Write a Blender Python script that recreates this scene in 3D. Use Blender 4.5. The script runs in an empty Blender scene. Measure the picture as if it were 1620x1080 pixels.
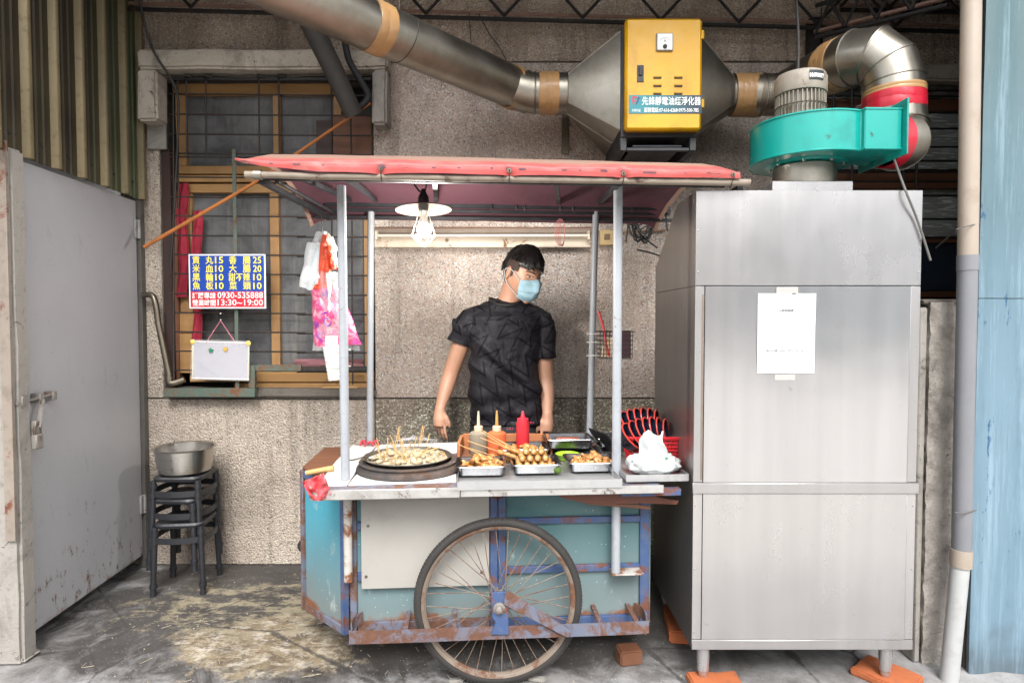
import bpy, bmesh, math, random
from mathutils import Vector, Matrix, noise as mnoise
R = math.radians
SC = bpy.context.scene
COL = SC.collection
random.seed(11)

# ------------------------------------------------------------------ camera, sky, sun, exposure
F_PX, CX, CY, CAM_H, PITCH = 980.0, 810.0, 540.0, 1.37, R(2.0)
cam_data = bpy.data.cameras.new('camera')
cam_data.sensor_width = 36.0
cam_data.lens = F_PX / 1620.0 * 36.0
cam_data.clip_start = 0.05
cam_data.clip_end = 500.0
cam = bpy.data.objects.new('camera', cam_data)
COL.objects.link(cam)
cam.location = (0, 0, CAM_H)
cam.rotation_euler = (R(90) - PITCH, 0, 0)
SC.camera = cam

SUN_ELEV, SUN_AZ = R(48), R(176)      # azimuth clockwise from +Y: the light comes from the street behind the camera
world = bpy.data.worlds.new('World')
SC.world = world
world.use_nodes = True
wn = world.node_tree.nodes
wl = world.node_tree.links
wn.clear()
sky = wn.new('ShaderNodeTexSky')
sky.sky_type = 'NISHITA'
sky.sun_disc = False
sky.sun_elevation = SUN_ELEV
sky.sun_rotation = SUN_AZ
sky.air_density = 1.0
sky.dust_density = 2.5
sky.ozone_density = 1.0
hs = wn.new('ShaderNodeHueSaturation')
hs.inputs['Saturation'].default_value = 0.14
bg = wn.new('ShaderNodeBackground')
bg.inputs['Strength'].default_value = 0.15
wo = wn.new('ShaderNodeOutputWorld')
wl.new(sky.outputs[0], hs.inputs['Color'])
wl.new(hs.outputs[0], bg.inputs[0])
wl.new(bg.outputs[0], wo.inputs[0])

sd = bpy.data.lights.new('sun', 'SUN')
sd.energy = 1.2
sd.angle = R(26)
sd.color = (1.0, 0.985, 0.965)
sun = bpy.data.objects.new('sun', sd)
COL.objects.link(sun)
sdir = Vector((math.sin(SUN_AZ) * math.cos(SUN_ELEV), math.cos(SUN_AZ) * math.cos(SUN_ELEV), math.sin(SUN_ELEV)))
sun.rotation_euler = (-sdir).to_track_quat('-Z', 'Y').to_euler()

SC.view_settings.view_transform = 'Standard'
SC.view_settings.look = 'None'
SC.view_settings.gamma = 1.0
SC.view_settings.exposure = 1.6
SC.view_settings.use_curve_mapping = False
SC.cycles.max_bounces = 6
SC.cycles.glossy_bounces = 4
SC.cycles.transparent_max_bounces = 16
SC.cycles.caustics_reflective = False
SC.cycles.caustics_refractive = False

# ------------------------------------------------------------------ geometry of the view: photograph pixel + depth -> point in the place
_c, _s = math.cos(PITCH), math.sin(PITCH)
def ray(px, py):
    u, v = (px - CX) / F_PX, (CY - py) / F_PX
    return Vector((u, _c + v * _s, -_s + v * _c))
EYE = Vector((0, 0, CAM_H))
def P(px, py, Y):
    d = ray(px, py)
    return EYE + d * (Y / d.y)
def PZ(px, py, Z):
    d = ray(px, py)
    return EYE + d * ((Z - CAM_H) / d.z)
CART_YAW = R(4)
CO = Vector((-0.05, 2.29, 0))
CAX, CAY = Vector((math.cos(CART_YAW), math.sin(CART_YAW), 0)), Vector((-math.sin(CART_YAW), math.cos(CART_YAW), 0))
def CP(px, py, yl):
    d = ray(px, py)
    s = (yl - (EYE - CO).dot(CAY)) / d.dot(CAY)
    q = EYE + d * s - CO
    return Vector((q.dot(CAX), yl, q.z))
def CZ(px, py, Z):
    q = PZ(px, py, Z) - CO
    return Vector((q.dot(CAX), q.dot(CAY), Z))

# ------------------------------------------------------------------ mesh builder
class MB:
    def __init__(self):
        self.v, self.f = [], []
    def add(self, vs, fs, M=None):
        o = len(self.v)
        if M is not None:
            vs = [M @ Vector(v) for v in vs]
        self.v += [tuple(v) for v in vs]
        self.f += [tuple(i + o for i in f) for f in fs]
        return self
    def addbm(self, bm, M=None):
        bm.verts.index_update()
        self.add([v.co.copy() for v in bm.verts], [[v.index for v in f.verts] for f in bm.faces], M)
        bm.free()
        return self
    def box(self, x0, x1, y0, y1, z0, z1, b=0.0, M=None, seg=1):
        if x0 > x1: x0, x1 = x1, x0
        if y0 > y1: y0, y1 = y1, y0
        if z0 > z1: z0, z1 = z1, z0
        if b <= 0:
            vs = [(x, y, z) for x in (x0, x1) for y in (y0, y1) for z in (z0, z1)]
            return self.add(vs, [(0, 1, 3, 2), (4, 6, 7, 5), (0, 4, 5, 1), (2, 3, 7, 6), (0, 2, 6, 4), (1, 5, 7, 3)], M)
        bm = bmesh.new()
        bmesh.ops.create_cube(bm, size=1)
        for v in bm.verts:
            v.co = Vector(((v.co.x + .5) * (x1 - x0) + x0, (v.co.y + .5) * (y1 - y0) + y0, (v.co.z + .5) * (z1 - z0) + z0))
        b = min(b, (x1 - x0) * .45, (y1 - y0) * .45, (z1 - z0) * .45)
        bmesh.ops.bevel(bm, geom=bm.edges[:], offset=b, segments=seg, affect='EDGES', profile=.5)
        return self.addbm(bm, M)
    def tube(self, pts, r, n=10, cap=True, closed=False, sq=None, M=None):
        pts = [Vector(p) for p in pts]
        m = len(pts)
        rs = [r] * m if isinstance(r, (int, float)) else list(r)
        T = []
        for i in range(m):
            if closed:
                t = pts[(i + 1) % m] - pts[i - 1]
            else:
                t = pts[min(i + 1, m - 1)] - pts[max(i - 1, 0)]
            T.append(t.normalized() if t.length > 1e-9 else Vector((0, 0, 1)))
        a = Vector((0, 0, 1)) if abs(T[0].z) < .9 else Vector((0, 1, 0))
        nrm = (a - T[0] * a.dot(T[0])).normalized()
        vs, fs = [], []
        for i in range(m):
            nrm = nrm - T[i] * nrm.dot(T[i])
            nrm = nrm.normalized() if nrm.length > 1e-9 else T[i].orthogonal().normalized()
            bi = T[i].cross(nrm)
            for k in range(n):
                an = 2 * math.pi * k / n + (math.pi / n if sq else 0)
                c, s_ = math.cos(an), math.sin(an)
                if isinstance(sq, tuple): c, s_ = c * sq[0], s_ * sq[1]
                vs.append(pts[i] + nrm * (c * rs[i]) + bi * (s_ * rs[i]))
        for i in range(m if closed else m - 1):
            j = (i + 1) % m
            for k in range(n):
                l = (k + 1) % n
                fs.append((i * n + k, i * n + l, j * n + l, j * n + k))
        if cap and not closed:
            fs.append(tuple(range(n))[::-1])
            fs.append(tuple((m - 1) * n + k for k in range(n)))
        return self.add(vs, fs, M)
    def lathe(self, prof, c=(0, 0, 0), n=28, M=None, closed=False):
        vs, fs = [], []
        for (r, z) in prof:
            for k in range(n):
                a = 2 * math.pi * k / n
                vs.append((c[0] + r * math.cos(a), c[1] + r * math.sin(a), c[2] + z))
        m = len(prof)
        for i in range(m if closed else m - 1):
            j = (i + 1) % m
            for k in range(n):
                l = (k + 1) % n
                fs.append((i * n + k, i * n + l, j * n + l, j * n + k))
        if not closed:
            if prof[0][0] > 1e-5: fs.append(tuple(range(n))[::-1])
            if prof[-1][0] > 1e-5: fs.append(tuple((m - 1) * n + k for k in range(n)))
        return self.add(vs, fs, M)
    def prism(self, poly, h0, h1, M=None, b=0.0):
        n = len(poly)
        vs = [(x, y, h0) for x, y in poly] + [(x, y, h1) for x, y in poly]
        fs = [tuple(range(n))[::-1], tuple(range(n, 2 * n))] + [(i, (i + 1) % n, n + (i + 1) % n, n + i) for i in range(n)]
        if b > 0:
            bm = bmesh.new()
            bv = [bm.verts.new(v) for v in vs]
            for f in fs: bm.faces.new([bv[i] for i in f])
            bmesh.ops.recalc_face_normals(bm, faces=bm.faces[:])
            bmesh.ops.bevel(bm, geom=bm.edges[:], offset=b, segments=1, affect='EDGES')
            return self.addbm(bm, M)
        return self.add(vs, fs, M)
    def ell(self, c, r, nu=14, nv=9, M=None, fn=None):
        if isinstance(r, (int, float)): r = (r, r, r)
        vs, fs = [], []
        for j in range(nv + 1):
            th = math.pi * j / nv
            for i in range(nu):
                ph = 2 * math.pi * i / nu
                p = Vector((math.sin(th) * math.cos(ph), math.sin(th) * math.sin(ph), math.cos(th)))
                if fn: p = fn(p)
                vs.append(Vector((c[0] + p.x * r[0], c[1] + p.y * r[1], c[2] + p.z * r[2])))
        for j in range(nv):
            for i in range(nu):
                k = (i + 1) % nu
                fs.append((j * nu + i, (j + 1) * nu + i, (j + 1) * nu + k, j * nu + k))
        return self.add(vs, fs, M)
    def grid(self, fn, nu, nv, th=0.0, M=None):
        g = [[Vector(fn(i / nu, j / nv)) for i in range(nu + 1)] for j in range(nv + 1)]
        W = nu + 1
        vs = [p for row in g for p in row]
        fs = [(j * W + i, j * W + i + 1, (j + 1) * W + i + 1, (j + 1) * W + i) for j in range(nv) for i in range(nu)]
        if th:
            N = []
            for j in range(nv + 1):
                for i in range(nu + 1):
                    du = g[j][min(i + 1, nu)] - g[j][max(i - 1, 0)]
                    dv = g[min(j + 1, nv)][i] - g[max(j - 1, 0)][i]
                    q = du.cross(dv)
                    N.append(q.normalized() if q.length > 1e-12 else Vector((0, 0, 1)))
            o = len(vs)
            vs = vs + [p - N[i] * th for i, p in enumerate(vs)]
            fs = fs + [tuple(o + i for i in f)[::-1] for f in fs]
            e = []
            for i in range(nu): e.append((i + 1, i)); e.append((nv * W + i, nv * W + i + 1))
            for j in range(nv): e.append((j * W, (j + 1) * W)); e.append(((j + 1) * W + nu, j * W + nu))
            fs += [(a, b, b + o, a + o) for a, b in e]
        return self.add(vs, fs, M)
    def loft(self, rings, cap=True, M=None):
        n = len(rings[0])
        vs = [p for r_ in rings for p in r_]
        fs = []
        for i in range(len(rings) - 1):
            for k in range(n):
                l = (k + 1) % n
                fs.append((i * n + k, i * n + l, (i + 1) * n + l, (i + 1) * n + k))
        if cap:
            fs.append(tuple(range(n))[::-1])
            fs.append(tuple((len(rings) - 1) * n + k for k in range(n)))
        return self.add(vs, fs, M)
    def mesh(self, name, smooth=True, angle=38, doubles=True):
        me = bpy.data.meshes.new(name)
        me.from_pydata([tuple(v) for v in self.v], [], self.f)
        bm = bmesh.new()
        bm.from_mesh(me)
        if doubles: bmesh.ops.remove_doubles(bm, verts=bm.verts[:], dist=1e-6)
        bmesh.ops.recalc_face_normals(bm, faces=bm.faces[:])
        bm.to_mesh(me)
        bm.free()
        if smooth:
            me.polygons.foreach_set('use_smooth', [True] * len(me.polygons))
            me.set_sharp_from_angle(angle=R(angle))
        return me
    def build(self, name, mat=None, parent=None, local=False, **kw):
        """link as one object; vertices are in world space unless local (then in the parent's own space)"""
        if parent is not None and not local:
            Mi = WM[parent.name].inverted()
            self.v = [tuple(Mi @ Vector(v)) for v in self.v]
        me = self.mesh(name, **kw)
        if mat: me.materials.append(mat)
        return link(name, me, parent)

WM = {}
def link(name, me, parent=None, M=None):
    o = bpy.data.objects.new(name, me)
    COL.objects.link(o)
    M = M if M is not None else Matrix.Identity(4)
    o.matrix_local = M
    if parent is not None:
        o.parent = parent
        WM[o.name] = WM[parent.name] @ M
    else:
        WM[o.name] = M
    return o
def tag(o, label, cat=None, group=None, kind=None):
    if label: o['label'] = label
    if cat: o['category'] = cat
    if group: o['group'] = group
    if kind: o['kind'] = kind
    return o
def thing(name, label, cat, loc=(0, 0, 0), rz=0.0, group=None):
    return tag(link(name, None, None, Matrix.Translation(Vector(loc)) @ Matrix.Rotation(rz, 4, 'Z')), label, cat, group)
def copy_tree(o, parent=None, M=None):
    c = o.copy()
    COL.objects.link(c)
    if parent is not None:
        c.parent = parent
        M_l = o.matrix_local.copy()
        WM[c.name] = WM[parent.name] @ M_l
    else:
        WM[c.name] = M if M is not None else WM[o.name]
        if M is not None: c.matrix_local = M
    for ch in KIDS.get(o.name, ()) or [x for x in o.children]:
        copy_tree(ch, c)
    return c
KIDS = {}
def box_px(x0, y0, x1, y1, Y, d, b=0.0, mb=None):
    ym = (y0 + y1) / 2
    mb = mb or MB()
    return mb.box(P(x0, ym, Y).x, P(x1, ym, Y).x, Y, Y + d, P((x0 + x1) / 2, y1, Y).z, P((x0 + x1) / 2, y0, Y).z, b)
def box_c(x0, y0, x1, y1, yl, d, b=0.0, mb=None):
    ym = (y0 + y1) / 2
    mb = mb or MB()
    return mb.box(CP(x0, ym, yl).x, CP(x1, ym, yl).x, yl, yl + d, CP((x0 + x1) / 2, y1, yl).z, CP((x0 + x1) / 2, y0, yl).z, b)
def smooth_path(pts, k=6, closed=False):
    pts = [Vector(p) for p in pts]
    n = len(pts)
    out = []
    for i in range(n if closed else n - 1):
        p1, p2 = pts[i], pts[(i + 1) % n]
        p0 = pts[i - 1] if (i > 0 or closed) else p1
        p3 = pts[(i + 2) % n] if (i + 2 < n or closed) else p2
        for j in range(k):
            t = j / k
            out.append(.5 * ((2 * p1) + (p2 - p0) * t + (2 * p0 - 5 * p1 + 4 * p2 - p3) * t * t + (3 * p1 - p0 - 3 * p2 + p3) * t ** 3))
    if not closed: out.append(pts[-1])
    return out
def frame_to(a, b):
    """matrix whose z axis runs from a to b, origin at a"""
    d = Vector(b) - Vector(a)
    return Matrix.Translation(Vector(a)) @ d.to_track_quat('Z', 'Y').to_matrix().to_4x4()
TMP = bpy.data.scenes.new('workshop')
def baked(o):
    TMP.collection.objects.link(o)
    vl = TMP.view_layers[0]
    vl.update()
    me = bpy.data.meshes.new_from_object(o.evaluated_get(vl.depsgraph))
    bpy.data.objects.remove(o)
    return me
def text(body, size, M, mat, parent, name='lettering', off=0.0, ext=0.0004, sx=1.0, align='CENTER', width=None):
    cu = bpy.data.curves.new('lettering_curve', 'FONT')
    cu.body = body
    cu.size = size
    cu.offset = off
    cu.extrude = ext
    cu.align_x = align
    cu.resolution_u = 2
    cu.space_character = sx
    t = bpy.data.objects.new('lettering_curve', cu)
    me = baked(t)
    if width:
        xs = [v.co.x for v in me.vertices]
        w = max(xs) - min(xs); c0 = (max(xs) + min(xs)) / 2
        for v in me.vertices:
            v.co.x = (v.co.x - c0) * width / w
    me.name = name
    me.materials.clear()
    me.materials.append(mat)
    Mi = WM[parent.name].inverted() @ M
    me.transform(Mi)
    return link(name, me, parent)
def fuse(mb, voxel, it=3, fac=.6):
    me = mb.mesh('fuse_source', smooth=False)
    t = bpy.data.objects.new('fuse_source', me)
    m = t.modifiers.new('remesh', 'REMESH')
    m.mode = 'VOXEL'
    m.voxel_size = voxel
    m.use_smooth_shade = True
    if it:
        s = t.modifiers.new('smooth', 'SMOOTH')
        s.iterations = it
        s.factor = fac
    return baked(t)

# ------------------------------------------------------------------ materials
def C(h):
    h = h.lstrip('#')
    q = [int(h[i:i + 2], 16) / 255 for i in (0, 2, 4)]
    return tuple((x / 12.92 if x <= .04045 else ((x + .055) / 1.055) ** 2.4) for x in q) + (1.0,)
class NT:
    def __init__(self, name, coord='Object'):
        self.m = bpy.data.materials.new(name)
        self.m.use_nodes = True
        self.n = self.m.node_tree.nodes
        self.l = self.m.node_tree.links
        self.b = self.n['Principled BSDF']
        self.tc = self.n.new('ShaderNodeTexCoord')
        self.co = self.tc.outputs[coord]
    def mapping(self, scale=(1, 1, 1), loc=(0, 0, 0), rot=(0, 0, 0), src=None):
        m = self.n.new('ShaderNodeMapping')
        m.inputs['Scale'].default_value = scale
        m.inputs['Location'].default_value = loc
        m.inputs['Rotation'].default_value = rot
        self.l.new(src or self.co, m.inputs['Vector'])
        return m.outputs[0]
    def noise(self, scale=5, detail=4, rough=.55, vec=None, dist=0.0, out='Fac'):
        t = self.n.new('ShaderNodeTexNoise')
        t.inputs['Scale'].default_value = scale
        t.inputs['Detail'].default_value = detail
        t.inputs['Roughness'].default_value = rough
        t.inputs['Distortion'].default_value = dist
        self.l.new(vec or self.co, t.inputs['Vector'])
        return t.outputs[out]
    def voro(self, scale=5, vec=None, feature='F1', out='Distance', rnd=1.0):
        t = self.n.new('ShaderNodeTexVoronoi')
        t.feature = feature
        t.inputs['Scale'].default_value = scale
        t.inputs['Randomness'].default_value = rnd
        self.l.new(vec or self.co, t.inputs['Vector'])
        return t.outputs[out]
    def ramp(self, fac, stops, interp='LINEAR'):
        r = self.n.new('ShaderNodeValToRGB')
        r.color_ramp.interpolation = interp
        e = r.color_ramp.elements
        while len(e) < len(stops): e.new(0.5)
        for el, (p, c) in zip(e, stops):
            el.position = p
            el.color = c if isinstance(c, tuple) else (c, c, c, 1)
        self.l.new(fac, r.inputs[0])
        return r.outputs[0]
    def mix(self, fac, a, b, mode='MIX'):
        m = self.n.new('ShaderNodeMix')
        m.data_type = 'RGBA'
        m.blend_type = mode
        for val, sock in ((fac, m.inputs[0]), (a, m.inputs[6]), (b, m.inputs[7])):
            if hasattr(val, 'links') or isinstance(val, bpy.types.NodeSocket): self.l.new(val, sock)
            else: sock.default_value = val
        return m.outputs[2]
    def math(self, op, a, b=0.0, clamp=False):
        m = self.n.new('ShaderNodeMath')
        m.operation = op
        m.use_clamp = clamp
        for val, sock in ((a, m.inputs[0]), (b, m.inputs[1])):
            if isinstance(val, bpy.types.NodeSocket): self.l.new(val, sock)
            else: sock.default_value = val
        return m.outputs[0]
    def lin(self, v, a, b):
        m = self.n.new('ShaderNodeMapRange')
        m.inputs['From Min'].default_value = a
        m.inputs['From Max'].default_value = b
        self.l.new(v, m.inputs['Value'])
        return m.outputs[0]
    def sep(self, vec=None):
        s = self.n.new('ShaderNodeSeparateXYZ')
        self.l.new(vec or self.co, s.inputs[0])
        return s.outputs
    def bump(self, h, strength=.3, dist=.01, chain=None):
        b = self.n.new('ShaderNodeBump')
        b.inputs['Strength'].default_value = strength
        b.inputs['Distance'].default_value = dist
        self.l.new(h, b.inputs['Height'])
        if chain is not None: self.l.new(chain, b.inputs['Normal'])
        self.l.new(b.outputs[0], self.b.inputs['Normal'])
        return b.outputs[0]
    def set(self, **kw):
        for k, v in kw.items():
            s = self.b.inputs[{'col': 'Base Color', 'rough': 'Roughness', 'metal': 'Metallic', 'trans': 'Transmission Weight', 'alpha': 'Alpha',
                               'emis': 'Emission Color', 'es': 'Emission Strength', 'coat': 'Coat Weight', 'spec': 'Specular IOR Level', 'sheen': 'Sheen Weight',
                               'aniso': 'Anisotropic', 'sss': 'Subsurface Weight', 'ior': 'IOR'}[k]]
            if isinstance(v, bpy.types.NodeSocket): self.l.new(v, s)
            else: s.default_value = v
        return self
    def wear(self, base, dirt=None, amount=.5, scale=6, rust=None, rust_amt=.0, rscale=9):
        """base colour with broad tone change, then patches of grime and of rust"""
        c = self.mix(self.noise(scale, 5, .6), base, tuple(x * .72 for x in base[:3]) + (1,))
        if dirt:
            f = self.ramp(self.noise(scale * 1.7, 8, .7), [(.62 - amount * .25, 0.0), (.78, 1.0)])
            c = self.mix(self.math('MULTIPLY', f, .8), c, dirt)
        self.rustmask = None
        if rust:
            f = self.ramp(self.noise(rscale, 9, .72, dist=.4), [(.64 - rust_amt * .3, 0.0), (.70 - rust_amt * .25, 1.0)])
            rc = self.mix(self.noise(rscale * 6, 4), rust, tuple(x * .35 for x in rust[:3]) + (1,))
            c = self.mix(f, c, rc)
            self.rustmask = f
        return c

def plain(name, col, rough=.5, metal=0.0, var=.18, scale=12, bump=.0, bscale=60, **kw):
    t = NT(name)
    c2 = tuple(x * (1 - var) for x in col[:3]) + (1,)
    t.set(col=t.mix(t.noise(scale, 5, .6), col, c2), metal=metal, **kw)
    t.set(rough=t.ramp(t.noise(scale * 2, 4), [(.3, max(.02, rough - .08)), (.7, min(1, rough + .1))]))
    if bump: t.bump(t.noise(bscale, 4), bump, .004)
    return t.m
def painted(name, col, dirt, amount=.4, scale=5, rust=None, rust_amt=0.0, rscale=9, rough=.45, bump=.15):
    t = NT(name)
    c = t.wear(col, dirt, amount, scale, rust, rust_amt, rscale)
    t.set(col=c)
    if t.rustmask is not None: t.set(rough=t.math('ADD', t.math('MULTIPLY', t.rustmask, .4), rough, True))
    else: t.set(rough=t.ramp(t.noise(scale * 3, 4), [(.3, rough - .08), (.7, rough + .12)]))
    t.bump(t.noise(70, 5), bump, .003)
    return t.m
def metal(name, col, rough=.3, dirt=None, amount=.3, scale=5, rust=None, rust_amt=0.0, streak=None, bump=.05, wav=0.0, aniso=0.0):
    t = NT(name)
    c = t.wear(col, dirt, amount, scale, rust, rust_amt)
    t.set(col=c)
    r = t.ramp(t.noise(scale, 6, .65, vec=t.mapping(streak) if streak else None), [(.3, rough - .06), (.7, rough + .12)])
    if t.rustmask is not None:
        t.set(metal=t.math('SUBTRACT', 1.0, t.rustmask, True))
        r = t.math('ADD', r, t.math('MULTIPLY', t.rustmask, .4), True)
    else: t.set(metal=1.0)
    t.set(rough=r, aniso=aniso)
    h = t.bump(t.noise(90, 4, vec=t.mapping(streak) if streak else None), bump, .002)
    if wav:
        t.bump(t.noise(2.2, 1), wav, .05, h)
    return t.m

RUST = C('#7a4630')
# ------------------------------------------------------------------ materials used in many places
def pebble_mat(name, tones, mortar, scale=85, stain=.5, contrast=1.0, k=1.75):
    lt = lambda q: tuple(min(.72, x * k) for x in q[:3]) + (1,)
    tones = [lt(q) for q in tones]; mortar = lt(mortar)
    t = NT(name)
    vec = t.mapping((1, 1, 1))
    v = t.voro(scale, vec, out='Color')
    d = t.voro(scale, vec)
    sepc = t.n.new('ShaderNodeSeparateColor'); t.l.new(v, sepc.inputs[0])
    stones = t.ramp(sepc.outputs[0], [(i / (len(tones) - 1), c) for i, c in enumerate(tones)])
    c = t.mix(t.ramp(d, [(.42, 0.0), (.62, 1.0)]), stones, mortar)
    c = t.mix(t.ramp(t.noise(26, 3), [(.42, 0.0), (.62, .4)]), c, mortar)
    big = t.noise(1.3, 7, .62, dist=.3)
    c = t.mix(t.ramp(big, [(.44, 0.0), (.66, stain)]), c, C('#4a4038'))
    streaks = t.noise(3, 7, .75, vec=t.mapping((2.8, 1, .22)))
    c = t.mix(t.ramp(streaks, [(.52, 0.0), (.70, stain)]), c, C('#2e2823'))
    c = t.mix(t.ramp(t.noise(2.1, 5, vec=t.mapping((1, 1, 1), (4, 2, 7))), [(.5, 0.0), (.75, .35)]), c, C('#a99588'))
    t.set(col=c, rough=.9, spec=.25)
    h = t.math('SUBTRACT', 1.0, d)
    t.bump(h, .65, .010)
    return t.m
M_PEB = pebble_mat('pebbledash', [C('#3a3632'), C('#a39a8c'), C('#77706a'), C('#c4bbab'), C('#57504a'), C('#8d857a')], C('#80736a'), 115, .45, k=2.4)
M_PEB_LOW = pebble_mat('pebbledash_coarse', [C('#2c2926'), C('#948c7d'), C('#6a645b'), C('#b5ad9c'), C('#46413b'), C('#7f786b')], C('#5f594e'), 85, .7)
M_PEB_TAN = pebble_mat('pebbledash_tan', [C('#5d564c'), C('#bfb5a3'), C('#a09685'), C('#cfc5b3'), C('#80776a'), C('#b3a997')], C('#b0a398'), 105, .5, k=.95)
M_PEB_TOP = pebble_mat('pebbledash_sooty', [C('#383029'), C('#8d7d6f'), C('#6b5f54'), C('#a4958a'), C('#4b423a'), C('#7b6d61')], C('#6b5e53'), 120, .6, k=3.2)

def concrete(name, base, dark, light, scale=2.0, bump=.35):
    t = NT(name)
    c = t.mix(t.noise(scale, 8, .65), base, light)
    c = t.mix(t.ramp(t.noise(scale * 1.6, 9, .7, dist=.5), [(.5, 0.0), (.72, .85)]), c, dark)
    c = t.mix(t.ramp(t.noise(45, 3), [(.6, 0.0), (.7, .35)]), c, dark)
    c = t.mix(t.ramp(t.noise(12, 8, .8, dist=1.2), [(.60, 0.0), (.63, .9)]), c, tuple(x * .4 for x in dark[:3]) + (1,))
    t.set(col=c, rough=.88)
    h = t.bump(t.noise(14, 9, .7), bump, .02)
    t.bump(t.noise(110, 4), bump, .003, h)
    return t.m
M_CONC = concrete('weathered_concrete', C('#a39a8e'), C('#5c544c'), C('#c2b8aa'), 2.5)
M_CONC_PALE = concrete('pale_concrete', C('#827d77'), C('#524c45'), C('#98938c'), 2.0)
M_CONC_ROUGH = concrete('rough_render', C('#86807a'), C('#4e453d'), C('#9c968e'), 3.0, .9)
M_CONC_DARK = concrete('dark_concrete', C('#4d4741'), C('#2a2622'), C('#6b645c'), 3.0)

def ground_mat():
    t = NT('worn_concrete_floor')
    c = t.mix(t.noise(1.1, 8, .6), C('#8e8d8d'), C('#a5a4a4'))
    c = t.mix(t.ramp(t.noise(2.3, 10, .75, dist=.4, vec=t.mapping((1, 1.5, 1))), [(.40, 0.0), (.66, .8)]), c, C('#68625d'))
    c = t.mix(t.ramp(t.noise(30, 4, .8), [(.55, 0.0), (.72, .6)]), c, C('#4f4a45'))
    xyz = t.sep()
    def blob(cx, cy, rx, ry, e0=.55, e1=1.1, nz=.9, ns=5):
        m = t.mapping((1 / rx, 1 / ry, 0), (-cx / rx, -cy / ry, 0))
        ln = t.n.new('ShaderNodeVectorMath'); ln.operation = 'LENGTH'; t.l.new(m, ln.inputs[0])
        v = t.math('ADD', ln.outputs['Value'], t.math('MULTIPLY', t.math('SUBTRACT', t.noise(ns, 9, .72, dist=.5), .5), nz * 2))
        return t.math('SUBTRACT', 1.0, t.lin(v, e0, e1), True)
    # dark patches: grease by the wall and spill, grease and painted shade under the cart; then the pale dried food spill
    c = t.mix(t.math('MULTIPLY', blob(-1.0, 2.95, 1.25, .80, .7, 1.2), .92), c, C('#322e2b'))
    c = t.mix(t.math('MULTIPLY', blob(.1, 2.62, .9, .30, .6, 1.2), .85), c, C('#34302d'))  # grease and the cart's shade, painted into the floor
    c = t.mix(t.math('MULTIPLY', blob(-.35, 2.75, 1.0, .6, .5, 1.0), .9), c, C('#37332f'))  # wider darkening under the cart, its shade included in the colour
    c = t.mix(t.math('MULTIPLY', blob(.9, 2.9, 1.2, .7, .4, 1.1), .8), c, C('#3d3a37'))  # dark patch under and behind the cabinet
    c = t.mix(t.math('MULTIPLY', blob(-1.7, 3.3, .35, .25, .5, 1.1), .5), c, C('#3c3631'))  # dark patch under the stools
    spill = blob(-1.02, 2.58, .58, .34, .62, .80, .85, 4.5)
    holes = t.ramp(t.noise(6, 9, .75, vec=t.mapping((1, 1.8, 1)), dist=.6), [(.40, 0.0), (.47, 1.0)])
    core = blob(-.92, 2.50, .40, .20, .5, .9, .8, 6)
    spill = t.math('MULTIPLY', spill, t.math('MAXIMUM', holes, core))
    fib = t.noise(9, 9, .78, vec=t.mapping((1, 2.6, 1), (0, 0, 0), (0, 0, R(25))), dist=1.0)
    spc = t.mix(fib, C('#665740'), C('#9b8d74'))
    spc = t.mix(t.ramp(t.noise(16, 8, .8), [(.47, 0.0), (.60, .9)]), spc, C('#b9b1a3'))
    spc = t.mix(t.ramp(t.noise(9, 7, .8, vec=t.mapping((1, 2, 1), (3, 5, 0)), dist=.6), [(.50, 0.0), (.58, .85)]), spc, C('#57493a'))
    spc = t.mix(t.ramp(t.noise(6, 6, .75, vec=t.mapping((1, 3, 1), (8, 5, 0))), [(.60, 0.0), (.64, .8)]), spc, C('#6b3a2c'))
    c = t.mix(t.math('MULTIPLY', spill, .9), c, spc)
    sp2 = t.math('MULTIPLY', blob(-1.15, 2.92, .85, .38, .62, .85, .9, 8), t.ramp(t.noise(8, 9, .78, vec=t.mapping((1, 1.8, 1))), [(.48, 0.0), (.56, .9)]))
    c = t.mix(sp2, c, t.mix(fib, C('#7d735c'), C('#958c78')))
    crk = t.voro(1.3, vec=t.mapping((1, 1, 1), (.3, .2, 0)), feature='DISTANCE_TO_EDGE')
    c = t.mix(t.ramp(t.math('ADD', crk, t.math('MULTIPLY', t.math('SUBTRACT', t.noise(9, 6), .5), .05)), [(.002, .8), (.008, 0.0)]), c, C('#35322f'))
    c = t.mix(t.ramp(t.voro(55, out='Distance'), [(.10, .8), (.14, 0.0)]), c, t.mix(t.noise(20), C('#bdb7ad'), C('#4d4945')))
    t.set(col=c, rough=t.ramp(t.noise(4, 6), [(.35, .55), (.65, .9)]))
    h = t.bump(t.noise(9, 9, .7), .35, .02)
    h = t.bump(spill, .4, .008, h)
    t.bump(t.noise(140, 5, .7), .5, .003, h)
    return t.m
M_GROUND = ground_mat()
M_ASPHALT = plain('street_concrete', C('#b9b6b0'), .9, 0, .15, 3, .5, 120)

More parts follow.
